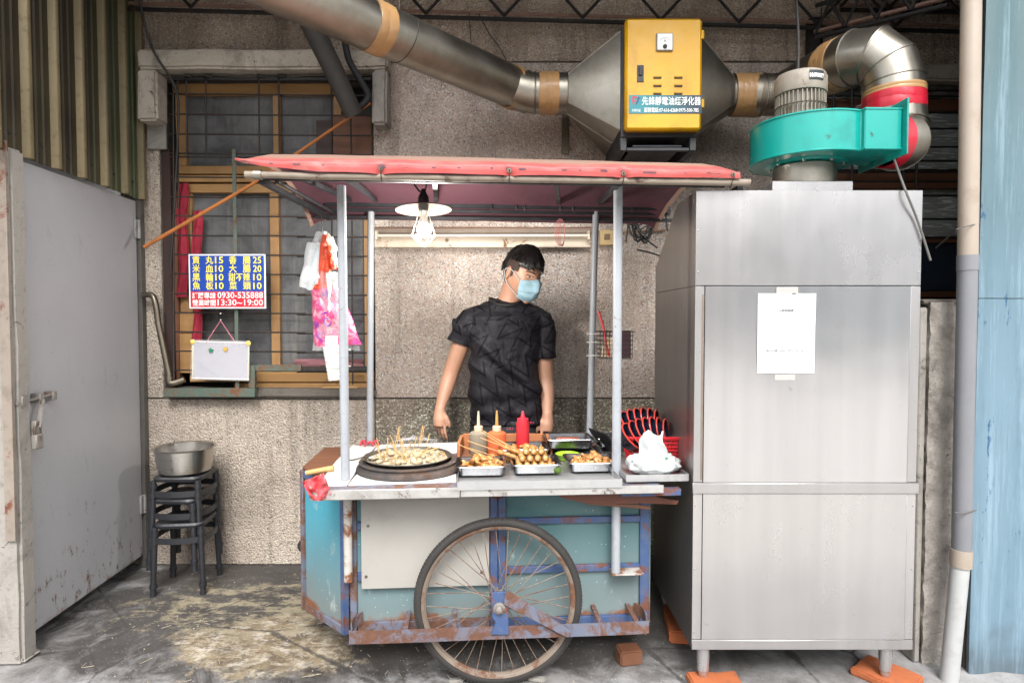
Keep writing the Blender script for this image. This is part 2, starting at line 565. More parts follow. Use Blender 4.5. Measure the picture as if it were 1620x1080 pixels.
M_BLACKSTEEL = painted('black_sooty_steel', C('#1c1a19'), C('#3f3530'), .4, 8, C('#4b3428'), .15, 14, .6)
M_GRILLE = painted('rusty_dark_iron', C('#241f1d'), C('#3a2f2a'), .5, 12, C('#5a4032'), .35, 16, .6)
M_PINKSTEEL = painted('primer_steel', C('#8c6e62'), C('#4c3b33'), .5, 8, rough=.55)
M_WOOD_WIN = None
def wood(name, a, b, scale=4, axis=0, dirt=.4, rough=.6):
    t = NT(name)
    sc = [14, 14, 14]; sc[axis] = 1.2
    v = t.mapping(tuple(sc))
    g = t.noise(scale, 7, .65, vec=v, dist=.8)
    c = t.mix(g, a, b)
    c = t.mix(t.ramp(t.noise(2.5, 7, .7), [(.52, 0.0), (.78, dirt)]), c, C('#3a2415'))
    t.set(col=c, rough=rough)
    t.bump(g, .35, .003)
    return t.m
M_WINWOOD_H = wood('window_timber_level', C('#b48a56'), C('#7d5c36'), 1.2, 0, .6)
M_WINWOOD_V = wood('window_timber_upright', C('#ad8353'), C('#755838'), 1.2, 2, .6)
M_BOARD = wood('brown_board', C('#7d5138'), C('#4c3022'), 1.2, 0)
M_BOARD_D = wood('dark_board', C('#3c2620'), C('#241815'), 1.2, 0)
M_REDWOOD = wood('red_brown_plank', C('#7c4a38'), C('#4a2b22'), 1.5, 0, .3)
M_LIGHTWOOD = wood('pale_bamboo', C('#c4a06c'), C('#a37f4c'), 1.5, 2, .05)
def mesh_screen():
    t = NT('insect_screen')
    x = t.sep()
    wv = t.math('SINE', t.math('MULTIPLY', x[0], 900)); wz = t.math('SINE', t.math('MULTIPLY', x[2], 900))
    c = t.mix(t.ramp(t.noise(2.2, 8, .7, dist=.5), [(.38, 0.0), (.62, 1.0)]), C('#323234'), C('#616162'))
    c = t.mix(t.ramp(t.noise(3, 7, .75, vec=t.mapping((4, 1, .4))), [(.5, 0.0), (.68, .5)]), c, C('#7b766e'))
    c = t.mix(t.ramp(t.noise(40, 5, .8), [(.6, 0.0), (.75, .4)]), c, C('#77746e'))
    t.set(col=c, rough=.55)
    t.bump(t.math('ADD', wv, wz), .2, .001)
    return t.m
M_SCREEN = mesh_screen()
M_GALV = metal('galvanised_duct', C('#a6a197'), .36, C('#6a6253'), .8, 2.6, bump=.06, streak=(1, 1, 1))
M_GALV_SOOT = metal('sooty_galvanised_duct', C('#7f776a'), .45, C('#4a4238'), .6, 3)
M_TAPE = plain('brown_packing_tape', C('#a98358'), .35, 0, .35, 9, .3, 25)
M_REDTAPE = plain('red_tape', C('#b01a2e'), .35, 0, .25, 15, .2, 40)
M_ROOFSHEET = painted('old_roof_sheet', C('#3b2c27'), C('#201a18'), .5, 4, rough=.8)
M_WHITE = plain('white_plastic', C('#dedcd8'), .45, 0, .1)
M_BLACKPL = plain('black_plastic', C('#1d1e20'), .42, 0, .25, 20, .1)
M_BLACKRUB = plain('black_rubber', C('#232325'), .7, 0, .4, 14, .3, 90)
M_WIRE = plain('black_cable', C('#1a1919'), .5)
M_GREYWIRE = plain('grey_cable', C('#5c5a56'), .55)

# ------------------------------------------------------------------ ground, roof
mb = MB(); mb.grid(lambda u, v: (-3.2 + 6.4 * u, 1.2 + 2.6 * v, 0), 8, 4)
g = tag(mb.build('floor', M_GROUND), 'worn grey concrete floor with black grease and a pale dried spill', None, None, 'structure')
mb = MB(); mb.grid(lambda u, v: (-60 + 120 * u, -90 + 91.2 * v, -.004), 4, 4)
tag(mb.build('road', M_ASPHALT), 'plain street surface in front of the stall', None, None, 'structure')
mb = MB(); mb.grid(lambda u, v: (-60 + 120 * u, 1.2 + 60 * v, -.008), 4, 4)
tag(mb.build('ground', M_ASPHALT), 'plain ground under the building', None, None, 'structure')

# unseen pale row added behind the camera for its reflection in the steel cabinet
bld = thing('added_street_row', 'long pale building row added out of view across the street, mirrored in the steel cabinet', 'building', (0, -24, 0))
M_FAC = plain('pale_facade', C('#cfcbc6'), .9, 0, .2, .5)
MB().box(-45, 45, -26, -24, 0, 8.5).build('facade', M_FAC, bld)
MB().box(-45, 45, -23.99, -23.4, 3.1, 3.3).build('awning', plain('dark_awning', C('#6d6a68'), .8), bld)
MB().box(11.5, 24, -23.98, -22.5, 0, 7.5).build('blue_section', plain('blue_grey_section', C('#6f8593'), .8), bld)  # added to tint the right of the cabinet's reflection blue
MB().box(24.5, 45, -23.98, -22.8, 0, 5).build('side_wing', plain('grey_wing', C('#8f8b86'), .8), bld)  # duller grey end of the added row
wpr = None
for i in range(22):
    for z_ in (1.0, 4.4):
        x_ = -42 + 4 * i
        if wpr is None: wpr = MB().box(-.9, .9, -.02, .02, 0, 1.5).mesh('window'); wpr.materials.append(plain('far_window', C('#3d4650'), .2))
        link('window', wpr, bld, Matrix.Translation((x_, .015, z_)))

WY = 3.42
# roof sheet over the yard: corrugated, red-brown underneath, falling gently towards the street
RY0, RY1 = 2.2, 3.75
def roof_z(y): return 3.22 - .035 * (3.4 - y)
mb = MB()
n = 150
def rf(u, v):
    x = -2.6 + 5.9 * u
    y = RY0 + (RY1 - RY0) * v
    ph = (x * 13) % 1.0
    h = .022 if ph < .35 else (.022 * (1 - (ph - .35) / .1) if ph < .45 else (0 if ph < .9 else .022 * (ph - .9) / .1))
    return (x, y, roof_z(y) + h)
mb.grid(rf, 760, 2, .002)
tag(mb.build('canopy_roof', M_ROOFSHEET), 'red brown corrugated roof sheets over the top of the alley', 'roof')

# ------------------------------------------------------------------ back wall
wall = thing('back_wall', 'speckled pebble-dash back wall behind the food cart', 'wall', (0, WY + .02, 0))
wx = lambda px: P(px, 500, WY).x
wz = lambda py: P(810, py, WY).z
W1 = (wx(258), wx(592), wz(628), wz(120))          # left window opening
W2 = (wx(1292), wx(1620), wz(478), wz(128))        # right window opening
XL, XR, ZT = -2.15, 2.915, 3.45
def backing(mb, x0, x1, z0, z1): mb.box(x0, x1, WY + .012, WY + .2, z0, z1)
mb = MB()
backing(mb, XL, W1[0], 0, ZT); backing(mb, W1[0], W1[1], 0, W1[2]); backing(mb, W1[0], W1[1], W1[3], ZT)
backing(mb, W1[1], W2[0], 0, ZT); backing(mb, W2[0], W2[1], 0, W2[2]); backing(mb, W2[0], W2[1], W2[3], ZT); backing(mb, W2[1], XR, 0, ZT)
mb.build('masonry', M_CONC_DARK, wall)
zj, zb, g_ = wz(630), wz(98), .004
def slab(x0, x1, z0, z1, m): MB().box(x0 + g_, x1 - g_, WY, WY + .0118, z0 + g_, z1 - g_, .003).build('render_panel', m, wall)
slab(XL, W1[1], 0, zj, M_PEB_TAN)
slab(W1[1], W2[1] + .3, 0, zj, M_PEB_LOW)
slab(XL, W1[0], zj, W1[3], M_PEB_TAN)
slab(W1[1], W2[0], zj, zb, M_PEB)
slab(XL, W1[1], W1[3], ZT, M_PEB_TOP)
slab(W1[1], W2[0], zb, ZT, M_PEB_TOP)
slab(W2[0], XR, W2[3], ZT, M_PEB_TOP)
slab(W2[0], XR, zj, W2[2], M_PEB_LOW)
# metal cover strip on the vertical joint
box_px(889, 180, 900, 243, WY - .012, .0119, .001).build('joint_strip', M_GALV_SOOT, wall)
# concrete surround of the left window
def slump(p, k=.012):
    q = mnoise.noise_vector(Vector(p) * 6) * k
    return Vector(p) + q
def rough_box(x0, x1, y0, y1, z0, z1, name, m, parent, amp=.006, cut=5):
    bm = bmesh.new()
    bmesh.ops.create_cube(bm, size=1)
    for v in bm.verts:
        v.co = Vector(((v.co.x + .5) * (x1 - x0) + x0, (v.co.y + .5) * (y1 - y0) + y0, (v.co.z + .5) * (z1 - z0) + z0))
    bmesh.ops.bevel(bm, geom=bm.edges[:], offset=min(.012, (y1 - y0) * .3), segments=2, affect='EDGES')
    long_ = [e for e in bm.edges if e.calc_length() > .06]
    bmesh.ops.subdivide_edges(bm, edges=long_, cuts=cut * 3, use_grid_fill=True)
    for v in bm.verts: v.co += mnoise.noise_vector(v.co * 5) * amp + mnoise.noise_vector(v.co * 23) * amp * .35
    return MB().addbm(bm).build(name, m, parent, angle=60)
a, b = P(215, 77, 3.30), P(612, 108, 3.30)
rough_box(a.x, b.x, 3.30, WY - .002, b.z, a.z, 'window_hood', M_CONC, wall)
l0, l1 = P(215, 108, 3.30), P(268, 190, 3.30)
rough_box(l0.x, P(247, 150, 3.3).x, 3.302, WY - .003, l1.z, l0.z - .003, 'hood_cheek', M_CONC, wall)
r0, r1 = P(588, 108, 3.30), P(612, 196, 3.30)
rough_box(r0.x, r1.x, 3.302, WY - .003, r1.z, r0.z - .003, 'hood_cheek', M_CONC_PALE, wall)
# lumpy plaster below the hood
rough_box(P(247, 120, 3.36).x, r0.x, 3.37, WY + .06, wz(127), b.z - .003, 'plaster_band', M_CONC_DARK, wall, .01)
box_px(232, 190, 262, 236, 3.40, .018, .004).build('plaster_patch', M_CONC_PALE, wall)
# sill ledge
sx0, sx1 = P(392, 615, 3.36).x, P(592, 615, 3.36).x
rough_box(P(262, 615, 3.38).x, sx1, 3.39, WY + .14, wz(629), wz(614), 'window_ledge', M_CONC_DARK, wall, .004)
# concrete beam over the right window
bb0, bb1 = P(1440, 100, 3.34), P(1640, 128, 3.34)
rough_box(P(1300, 100, 3.34).x, bb1.x, 3.34, WY - .002, bb1.z, bb0.z, 'lintel', M_CONC, wall, .01)

# ------------------------------------------------------------------ left window
win = thing('timber_window', 'large wooden window with dark insect screens behind the iron bars', 'window', P(430, 628, WY + .09))
YF = WY + .05
def wbar(x0, y0, x1, y1, m, nm='sash_rail', dy=0.0, d=.03): box_px(x0, y0, x1, y1, YF + dy, d, .002).build(nm, m, win)
wbar(275, 128, 527, 150, M_WINWOOD_H, 'frame_head')
wbar(527.6, 132, 540, 250, M_WINWOOD_V, 'frame_jamb')
wbar(278, 150.4, 294, 262, M_WINWOOD_V, 'sash_stile')
wbar(278, 262.4, 592, 275, M_WINWOOD_H)
wbar(432, 150.4, 443, 262, M_WINWOOD_V, 'sash_stile', -.006)
wbar(375, 150.4, 389, 262, M_WINWOOD_V, 'inner_stile', .034)
wbar(272, 277, 592, 288, M_WINWOOD_H, 'transom', .004)
wbar(284, 291, 592, 305, M_WINWOOD_H, 'sash_rail', -.004)
wbar(283, 305.4, 304, 495, M_WINWOOD_V, 'sash_stile')
wbar(428, 305.4, 442, 588, M_WINWOOD_V, 'sash_stile')
wbar(450, 305.4, 461, 588, M_WINWOOD_V, 'inner_stile', .034)
wbar(576, 305.4, 583, 588, M_WINWOOD_V, 'frame_jamb')
wbar(300, 588.4, 592, 604, M_WINWOOD_H, 'sash_rail', -.002)
wbar(370, 606, 592, 614, M_WINWOOD_H, 'frame_sill', -.01)
def pane(x0, y0, x1, y1, dy): box_px(x0, y0, x1, y1, YF + dy, .002).build('screen_pane', M_SCREEN, win)
pane(290, 148, 433, 264, .03); pane(441, 148, 545, 264, .03)
pane(300, 303, 430, 590, .03); pane(440, 303, 578, 590, .03)
box_px(255, 120, 600, 640, WY + .19, .01).build('dark_backing', M_BLACKPL, win)
# boards closing the right end
wbar(500, 190, 526, 262, M_BOARD_D, 'infill_board', -.02, .012)
wbar(526.6, 183, 555, 262, M_BOARD, 'infill_board', -.026, .014)
wbar(556, 183, 588, 262, M_BOARD, 'infill_board', -.022, .014)
wbar(575, 126, 592, 184, M_BLACKSTEEL, 'infill_board', -.01, .012)
wbar(284, 495.5, 309, 527, M_WINWOOD_H, 'packing_block', -.012)
wbar(283, 527.6, 311, 590, M_WINWOOD_H, 'packing_block', -.016)
wbar(259, 236, 272, 628, M_BOARD_D, 'outer_jamb', -.045, .04)
wbar(272.6, 300, 282, 600, M_BOARD, 'outer_jamb', -.02, .03)

# red cloth hanging behind the bars
def cloth(x0, x1, y0, y1, Y, amp=.012, k=5):
    def f(u, v):
        p = P(x0 + (x1 - x0) * u, y0 + (y1 - y0) * v, Y)
        p.y += amp * math.sin(u * k * 6.28 + v * 2) + .006 * math.sin(v * 17 + u * 5)
        p.x += .006 * math.sin(v * 9 + 2)
        return p
    return f
mred = plain('crimson_cloth', C('#a01f36'), .8, 0, .4, 10, .3, 60)
mb = MB(); mb.grid(cloth(281, 298, 290, 470, YF - .03, .006, 1.5), 12, 30, .002)
tag(mb.build('hanging_cloth', mred), 'crimson cloth strip hanging down the left edge of the window', 'cloth', 'red cloths in the window')
mb = MB(); mb.grid(cloth(305, 321, 333, 545, YF - .028, .005, 1.5), 12, 30, .002)
tag(mb.build('hanging_cloth', mred), 'crimson cloth strip hanging behind the price board and whiteboard cord', 'cloth', 'red cloths in the window')
mb = MB(); mb.grid(cloth(466, 574, 568, 586, YF + .022, .002, 2), 20, 4, .002)
tag(mb.build('cloth_scrap', plain('dusty_pink_cloth', C('#8d5f63'), .85)), 'dusty pink cloth lying inside at the bottom of the right pane', 'cloth')

# iron grille
gr = thing('security_grille', 'black iron security grille across the wooden window', 'grille', P(430, 628, 3.36))
YG = 3.375
def rod(x0, y0, x1, y1, r=.0045, m=M_GRILLE, nm='bar', Y=YG, n=6):
    a, b = P(x0, y0, Y), P(x1, y1, Y)
    MB().tube([a, a.lerp(b, .33) + Vector((0, random.uniform(-.004, .004), random.uniform(-.003, .003))), a.lerp(b, .66), b], r, n).build(nm, m, gr)
for y in (149.5, 181.5, 213, 243.5, 249):
    rod(268, y - 1, 588, y + 2)
for y in (280, 311, 341.5, 372, 402.5, 433, 464, 494.5, 524.5, 555, 585):
    rod(270, y, 484, y + 1.5); rod(470, y + 3, 583, y + 3, Y=YG + .008)
for x, y0, y1 in ((294.5, 124, 250), (325.5, 124, 245), (409.5, 124, 250), (441, 124, 250), (524, 128, 250), (555, 180, 250), (588, 140, 250),
                  (274, 126, 600), (281, 126, 330), (525, 340, 605), (557, 340, 608)):
    rod(x, y0, x + 1, y1, Y=YG + .012 if y0 > 130 else YG - .012)
mb = MB().box(P(275, 127, YG).x, P(588, 127, YG).x, YG - .02, YG + .02, P(400, 129.5, YG).z, P(400, 124.5, YG).z, .002); mb.build('top_rail', M_BLACKSTEEL, gr)
for x in (295, 326, 410, 442):      # hooked ends over the rail
    a = P(x, 122, YG - .02)
    MB().tube([a + Vector((-.004, 0, -.01)), a + Vector((0, -.02, .003)), a + Vector((.03, .0, 0))], .007, 6).build('hook', M_BLACKSTEEL, gr)
m_green = painted('old_green_iron', C('#4e5f55'), C('#5c4a3c'), .6, 10, C('#7a5138'), .45, 14, .6)
box_px(369.5, 236, 375.5, 620, YG - .022, .006, .001).build('flat_upright', m_green, gr)
box_px(258, 614, 403, 628, YG - .03, .03, .002).build('angle_frame', m_green, gr)
box_px(392.5, 578, 403, 613.6, YG - .028, .026, .002).build('angle_frame', m_green, gr)
box_px(403.5, 577, 476, 587, YG - .026, .02, .002).build('angle_frame', m_green, gr)
box_px(476.5, 579, 583, 587, YG - .006, .01, .002).build('angle_frame', M_GRILLE, gr)

# ------------------------------------------------------------------ right window behind the duct
w2 = thing('barred_window', 'window with foil covered panes and black bars behind the curved duct', 'window', P(1450, 478, WY + .05))
t = NT('crinkled_foil')
t.set(col=t.mix(t.ramp(t.noise(9, 3, vec=t.mapping((1, 1, 12))), [(.55, 0.0), (.6, 1.0)]), C('#aab0ae'), C('#f0f4f2')), metal=.3, rough=.35)
t.bump(t.noise(30, 6, .7, vec=t.mapping((1, 1, 3))), .8, .01)
M_FOIL = t.m
def b2(x0, y0, x1, y1, m, nm, dy=0.0, d=.03): box_px(x0, y0, x1, y1, WY + .03 + dy, d, .002).build(nm, m, w2)
for y0, y1 in ((130, 156), (176, 268), (300, 374)): b2(1296, y0, 1616, y1, M_FOIL, 'foil_pane', .03, .004)
b2(1292, 157, 1616, 175, M_BOARD, 'timber_rail'); b2(1292, 270, 1616, 298, M_BOARD, 'timber_rail'); b2(1292, 376, 1616, 384, M_BOARD, 'timber_rail')
b2(1296, 385, 1616, 460, plain('dark_blue_sheet', C('#2a3340'), .4), 'blank_panel', .02, .01)
b2(1296, 461, 1616, 470, M_BOARD, 'timber_rail', -.01)
for y in (143, 152, 178, 203, 232, 254, 272, 287, 309, 346, 376):
    a, b = P(1292, y, WY - .02), P(1616, y + 1, WY - .02)
    MB().tube([a, b], .006, 6).build('bar', M_BLACKSTEEL, w2)
for x, y0, y1 in ((1293, 140, 330), (1319, 140, 330), (1348, 140, 300), (1430, 200, 330), (1450, 200, 300), (1300, 60, 140)):
    MB().tube([P(x, y0, WY - .03), P(x, y1, WY - .03)], .007, 6).build('bar', M_BLACKSTEEL, w2)
box_px(1292, 120, 1640, 480, WY + .19, .01).build('dark_backing', M_BLACKPL, w2)

# ------------------------------------------------------------------ roof trusses
def truss(pa, pb, h, nseg, label, r=.0095, ph=0.0, m2=M_PINKSTEEL):
    t = thing('steel_truss', label, 'truss', pa, 0, 'steel roof trusses')
    up = Vector((0, 0, 1))
    for dz, mm, rr, dy in ((0, M_BLACKSTEEL, r * 1.25, 0), (.035, m2, r, .012), (h, M_BLACKSTEEL, r * 1.2, 0)):
        MB().tube([pa + up * dz + Vector((0, dy, 0)), pb + up * dz + Vector((0, dy, 0))], rr, 6).build('chord', mm, t)
    for i in range(nseg):
        for sgn in (0, 1):
            f0, f1 = (i + ph) / nseg, (i + ph + .5) / nseg
            a = pa.lerp(pb, f0) + up * (.01 if sgn == 0 else h)
            f0b = (i + ph + .5 * sgn) / nseg
            p0 = pa.lerp(pb, (i + ph + .5 * sgn) / nseg) + up * (.018 if sgn == 0 else h)
            p1 = pa.lerp(pb, (i + ph + .5 * (sgn + 1)) / nseg) + up * (h if sgn == 0 else .018)
            MB().tube([p0, p1], r * .85, 6).build('web_rod', M_BLACKSTEEL, t)
truss(P(178, 14, 3.3), P(1540, 51, 3.3), .24, 11, 'long black steel lattice truss running along the top of the back wall', ph=.0)
truss(P(1290, 60, 3.2), P(1500, 8, 2.75), .16, 4, 'dark steel lattice truss crossing above the curved duct near the drainpipe')
truss(P(1330, 16, 3.36), P(1640, 22, 3.36), .16, 4, 'short lattice truss high behind the curved duct')
mb = MB().box(P(1279, 80, 3.36).x, P(1295, 80, 3.36).x, 3.34, 3.40, wz(130), wz(38), .002)
tag(mb.build('steel_post', M_BLACKSTEEL), 'short black steel post on the wall above the fan motor', 'post')

# ------------------------------------------------------------------ left side: concrete post, door, corrugated cladding
post = thing('concrete_post', 'stained concrete post at the left edge beside the grey door', 'post', (-2.1, 2.46, 0))
rough_box(-2.22, -1.945, 2.42, 2.50, 0, 2.04, 'shaft', M_CONC_PALE, post, .004)
rough_box(-2.23, -1.938, 2.412, 2.512, 0, .02, 'plinth', M_CONC_PALE, post, .004)
MB().box(-1.99, -1.95, 2.405, 2.418, .5, 2.06, .001).build('steel_channel', painted('dusty_channel', C('#8a7f74'), C('#54493f'), .5, 10, RUST, .25), post)

DX0, DY0, DX1, DY1 = -1.985, 2.515, -2.035, 3.375
dv = Vector((DX1 - DX0, DY1 - DY0, 0)); dlen = dv.length; dang = math.atan2(dv.y, dv.x)
door = thing('metal_door', 'tall pale grey metal door with rusty lower edge', 'door', (DX0, DY0, 0), dang)
m_door = NT('grey_door_paint')
z = m_door.sep()[2]
c = m_door.mix(m_door.noise(1.6, 6, .6), C('#9b9b9f'), C('#afafb2'))
c = m_door.mix(m_door.ramp(m_door.noise(5, 8, .75, vec=m_door.mapping((3, 3, 1))), [(.58, 0.0), (.7, .5)]), c, C('#7c7b7e'))
low = m_door.math('SUBTRACT', 1.0, m_door.math('MULTIPLY', z, 1.1), True)
rm = m_door.ramp(m_door.math('ADD', m_door.noise(11, 8, .75, vec=m_door.mapping((2, 2, 1))), m_door.math('MULTIPLY', low, .16)), [(.68, 0.0), (.74, 1.0)])
c = m_door.mix(rm, c, C('#6b5040'))
edge = m_door.ramp(m_door.math('ADD', z, m_door.math('MULTIPLY', m_door.noise(14, 6), .12)), [(.10, 1.0), (.15, 0.0)])
c = m_door.mix(m_door.math('MULTIPLY', edge, .85), c, C('#7d5a42'))
c = m_door.mix(m_door.ramp(m_door.voro(34), [(.05, .8), (.075, 0.0)]), c, C('#5a4a40'))
m_door.set(col=c, rough=.38, metal=.0)
m_door.bump(m_door.noise(5, 3), .12, .02)
M_DOOR = m_door.m
MB().box(0, dlen, 0.0, .035, .075, 2.012, .003).build('door_leaf', M_DOOR, door, local=True)
rustm = painted('rusty_iron', C('#85807a'), C('#4f453d'), .6, 20, C('#6f4a36'), .35, 22, .6)
for zz in (.36, 1.86):
    h = MB().box(dlen - .03, dlen + .03, -.012, -.0005, zz - .05, zz + .05, .002); h.tube([(dlen, -.014, zz - .05), (dlen, -.014, zz + .05)], .008, 8)
    h.build('hinge', painted('grey_hinge', C('#9a9a98'), C('#5c4c40'), .5, 20, RUST, .2), door, local=True)
mb = MB().tube([(-.09, -.03, 1.04), (.14, -.03, 1.052)], .0065, 8); mb.tube([(.135, -.03, 1.052), (.14, -.002, 1.052)], .0055, 6)
mb.build('bolt', rustm, door, local=True)
mb = MB()
for xx in (-.06, .04, .12): mb.box(xx - .012, xx + .012, -.041, -.002 if xx > 0 else -.01, 1.028, 1.066, .002)
mb.build('bolt_bracket', rustm, door, local=True)
mb = MB().tube([(.05, -.035, 1.04), (.03, -.04, .99), (.0, -.05, .93)], .009, 6); mb.box(-.02, .02, -.052, -.03, .90, .96, .003)
mb.build('hasp', rustm, door, local=True)
lock = thing('padlock', 'small rusty padlock hanging from the bolt of the grey door', 'padlock', (DX0 + .02, DY0 - .0, .9))
lx = DX0 + .05
mb = MB().box(lx - .012, lx + .012, 2.49, 2.53, .845, .905, .004); mb.build('lock_body', rustm, lock)
mb = MB().tube([(lx, 2.497, .90), (lx, 2.497, .935), (lx, 2.51, .948), (lx, 2.523, .935), (lx, 2.523, .90)], .0045, 8); mb.build('shackle', M_GALV_SOOT, lock)
jamb = thing('door_jamb', 'dark steel jamb between the grey door and the pebble-dash wall', 'post', (DX1, DY1 + .03, 0))
MB().box(DX1 - .03, DX1 + .02, DY1 + .004, WY - .002, 0, 2.02, .002).build('post', painted('dull_steel', C('#57544f'), C('#39332d'), .5, 9), jamb)
MB().box(DX1 - .029, DX1 + .035, DY1 + .0035, WY - .0025, 2.0225, 2.08, .002).build('cap_plate', M_CONC_DARK, jamb)

clad = thing('corrugated_cladding', 'olive and dusty beige corrugated steel cladding above the grey door', 'cladding', (-1.96, 2.4, 1.93))
tt = NT('olive_corrugated_steel')
zz = tt.sep()[2]
c = tt.mix(tt.noise(2, 6, .6), C('#463f2c'), C('#302c1e'))
c = tt.mix(tt.ramp(tt.noise(3, 8, .7, vec=tt.mapping((2, 4, .35))), [(.45, 0.0), (.65, .9)]), c, C('#2a2119'))
hgt = tt.math('MULTIPLY', tt.lin(tt.math('ADD', zz, tt.math('MULTIPLY', tt.noise(3, 5), .6)), .4, 1.3), .75)  # dark brown growing upwards: grime with the roof's shade painted in
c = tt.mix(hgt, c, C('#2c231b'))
gx = tt.math('MULTIPLY', tt.lin(tt.sep()[1], .5, 1.0), .5)
c = tt.mix(gx, c, C('#5c6a4b'))
tt.set(col=c, rough=.6, spec=.35)
tt.bump(tt.noise(50, 4), .15, .003)
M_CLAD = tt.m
tt = NT('dusty_rib_steel')
c = tt.mix(tt.noise(3, 7, .7, vec=tt.mapping((2, 2, .6))), C('#85765a'), C('#5f563c'))
c = tt.mix(tt.ramp(tt.noise(30, 6, .75), [(.55, 0.0), (.68, .8)]), c, C('#55482f'))
tt.set(col=c, rough=.7)
M_RIB = tt.m
Z0, Z1 = 2.022, 3.4
ribY = [2.36, 2.53, 2.70, 2.875, 3.05, 3.225, 3.385]
def cx_(y): return -1.965 + (y - 2.5) * (-.05 / .86)
prof = []
ylast = 1.9
mbp = MB()
for i, y in enumerate(ribY):
    a0 = ribY[i - 1] + .02 if i else 1.6
    # valley pan with two small stiffening swages
    ys = [a0, a0 + (y - .02 - a0) * .3, a0 + (y - .02 - a0) * .35, a0 + (y - .02 - a0) * .4, a0 + (y - .02 - a0) * .62, a0 + (y - .02 - a0) * .67, a0 + (y - .02 - a0) * .72, y - .02]
    dx = [0, 0, .006, 0, 0, .006, 0, 0]
    pts = [(cx_(q) + d_, q) for q, d_ in zip(ys, dx)]
    pts2 = [(q[0] - .002, q[1]) for q in pts][::-1]
    p_ = MB().prism(pts + pts2, Z0 + .06 * (.0), Z1)
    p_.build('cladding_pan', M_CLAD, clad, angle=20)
    r_ = MB().prism([(cx_(y) - .002, y - .0195), (cx_(y) + .028, y - .010), (cx_(y) + .028, y + .010), (cx_(y) - .002, y + .0195)], Z0 - .001, Z1, b=.001)
    r_.build('cladding_rib', M_RIB, clad)
for y in (2.44, 2.47, 2.62, 2.79, 2.96, 3.14, 3.31):
    zz_ = 2.10
    MB().ell((cx_(y) + .002, y, zz_), (.006, .007, .007), 8, 6).build('screw_head', M_BLACKSTEEL, clad)
MB().box(-2.22, -2.045, 1.6, 3.6, 2.06, 3.2).build('sheathing', M_BLACKPL, clad)

sw_ = thing('side_wall', 'pale masonry wall at the extreme left edge beside the concrete post', 'wall', (-3, 2.5, 0))
MB().box(-6.0, -2.225, 2.47, 2.7, 0, 3.3, .004).build('masonry', M_CONC_PALE, sw_)
MB().box(-2.5, -2.226, 2.702, 3.6, 0, 1.945, .004).build('return_masonry', M_CONC_DARK, sw_)

# ------------------------------------------------------------------ right side: wall stub, drainpipe, blue sheet wall
rp = thing('wall_stub', 'rough crumbling concrete wall stub between steel cabinet and drainpipe', 'wall', (1.7, 2.55, 0))
bm = bmesh.new()
x0, x1, y0, y1, z1 = P(1467, 700, 2.42).x, 1.86, 2.42, 3.0, P(1480, 478, 2.42).z
NXX, NZZ = 22, 110
def stub(u, v):
    p = Vector((x0 + (x1 - x0) * u, y0, z1 * v))
    k = .55 + .45 * mnoise.noise(Vector((p.x * 7, 3, p.z * 2)))
    q = mnoise.noise(p * 14) * .010 + mnoise.noise(p * 40) * .006 + mnoise.noise(p * 90) * .003
    p.y += q + (.012 if u > .45 + .25 * mnoise.noise(Vector((1, 7, p.z * 4))) else 0)
    return p
mb = MB(); mb.grid(stub, NXX, NZZ, .03); mb.build('rough_face', M_CONC_ROUGH, rp, angle=60)
MB().box(x0 + .004, x1, y0 + .045, y1, 0, z1 - .008, .003).build('core', M_CONC_PALE, rp)
MB().box(x0 - .028, x0 + .0, y0 + .012, y1 - .01, 0, z1 - .02, .006).build('plaster_edge', M_CONC_PALE, rp)
MB().box(x0 - .02, x1, y0 + .01, y1, z1 - .0075, z1 + .012, .004).build('coping', M_CONC_DARK, rp)

dp = thing('drainpipe', 'tall grey and cream drainpipe standing against the blue sheet wall', 'pipe', P(1535, 1080, 2.33))
YP = 2.33
m_cream = painted('cream_pipe', C('#a09386'), C('#7d6e60'), .35, 5, rough=.45)
m_gpipe = painted('grey_pvc', C('#797a7e'), C('#67676a'), .3, 4, rough=.4)
m_wpipe = painted('white_pvc', C('#a9aaa9'), C('#85827d'), .35, 6, rough=.45)
rr = .0335
def seg(x0, y0, x1, y1, r, m, nm):
    MB().tube([P(x0, y0, YP), P(x1, y1, YP)], r, 24).build(nm, m, dp)
seg(1539, -190, 1531, 406, rr, m_cream, 'upper_pipe')
seg(1531, 407, 1521, 872, rr, m_gpipe, 'middle_pipe')
seg(1531, 404, 1530.5, 428, rr + .002, m_gpipe, 'pipe_socket')
seg(1521, 868, 1520, 895, rr + .004, m_cream, 'coupling')
a_, b_ = P(1519, 895, YP), P(1498, 1110, YP - .02)
MB().tube([a_, b_], rr - .002, 24).build('lower_pipe', m_wpipe, dp)
MB().tube([P(1510 + 0, 810, YP - .04) + Vector((0.0, 0, 0)), P(1523, 812, YP - .045), P(1541, 808, YP - .03), P(1545, 806, YP)], .0025, 6).build('tie_wire', M_GREYWIRE, dp)
MB().tube([P(1512, 363, YP - .03), P(1530, 358, YP - .045), P(1553, 352, YP - .02)], .002, 6).build('tie_wire', M_GREYWIRE, dp)

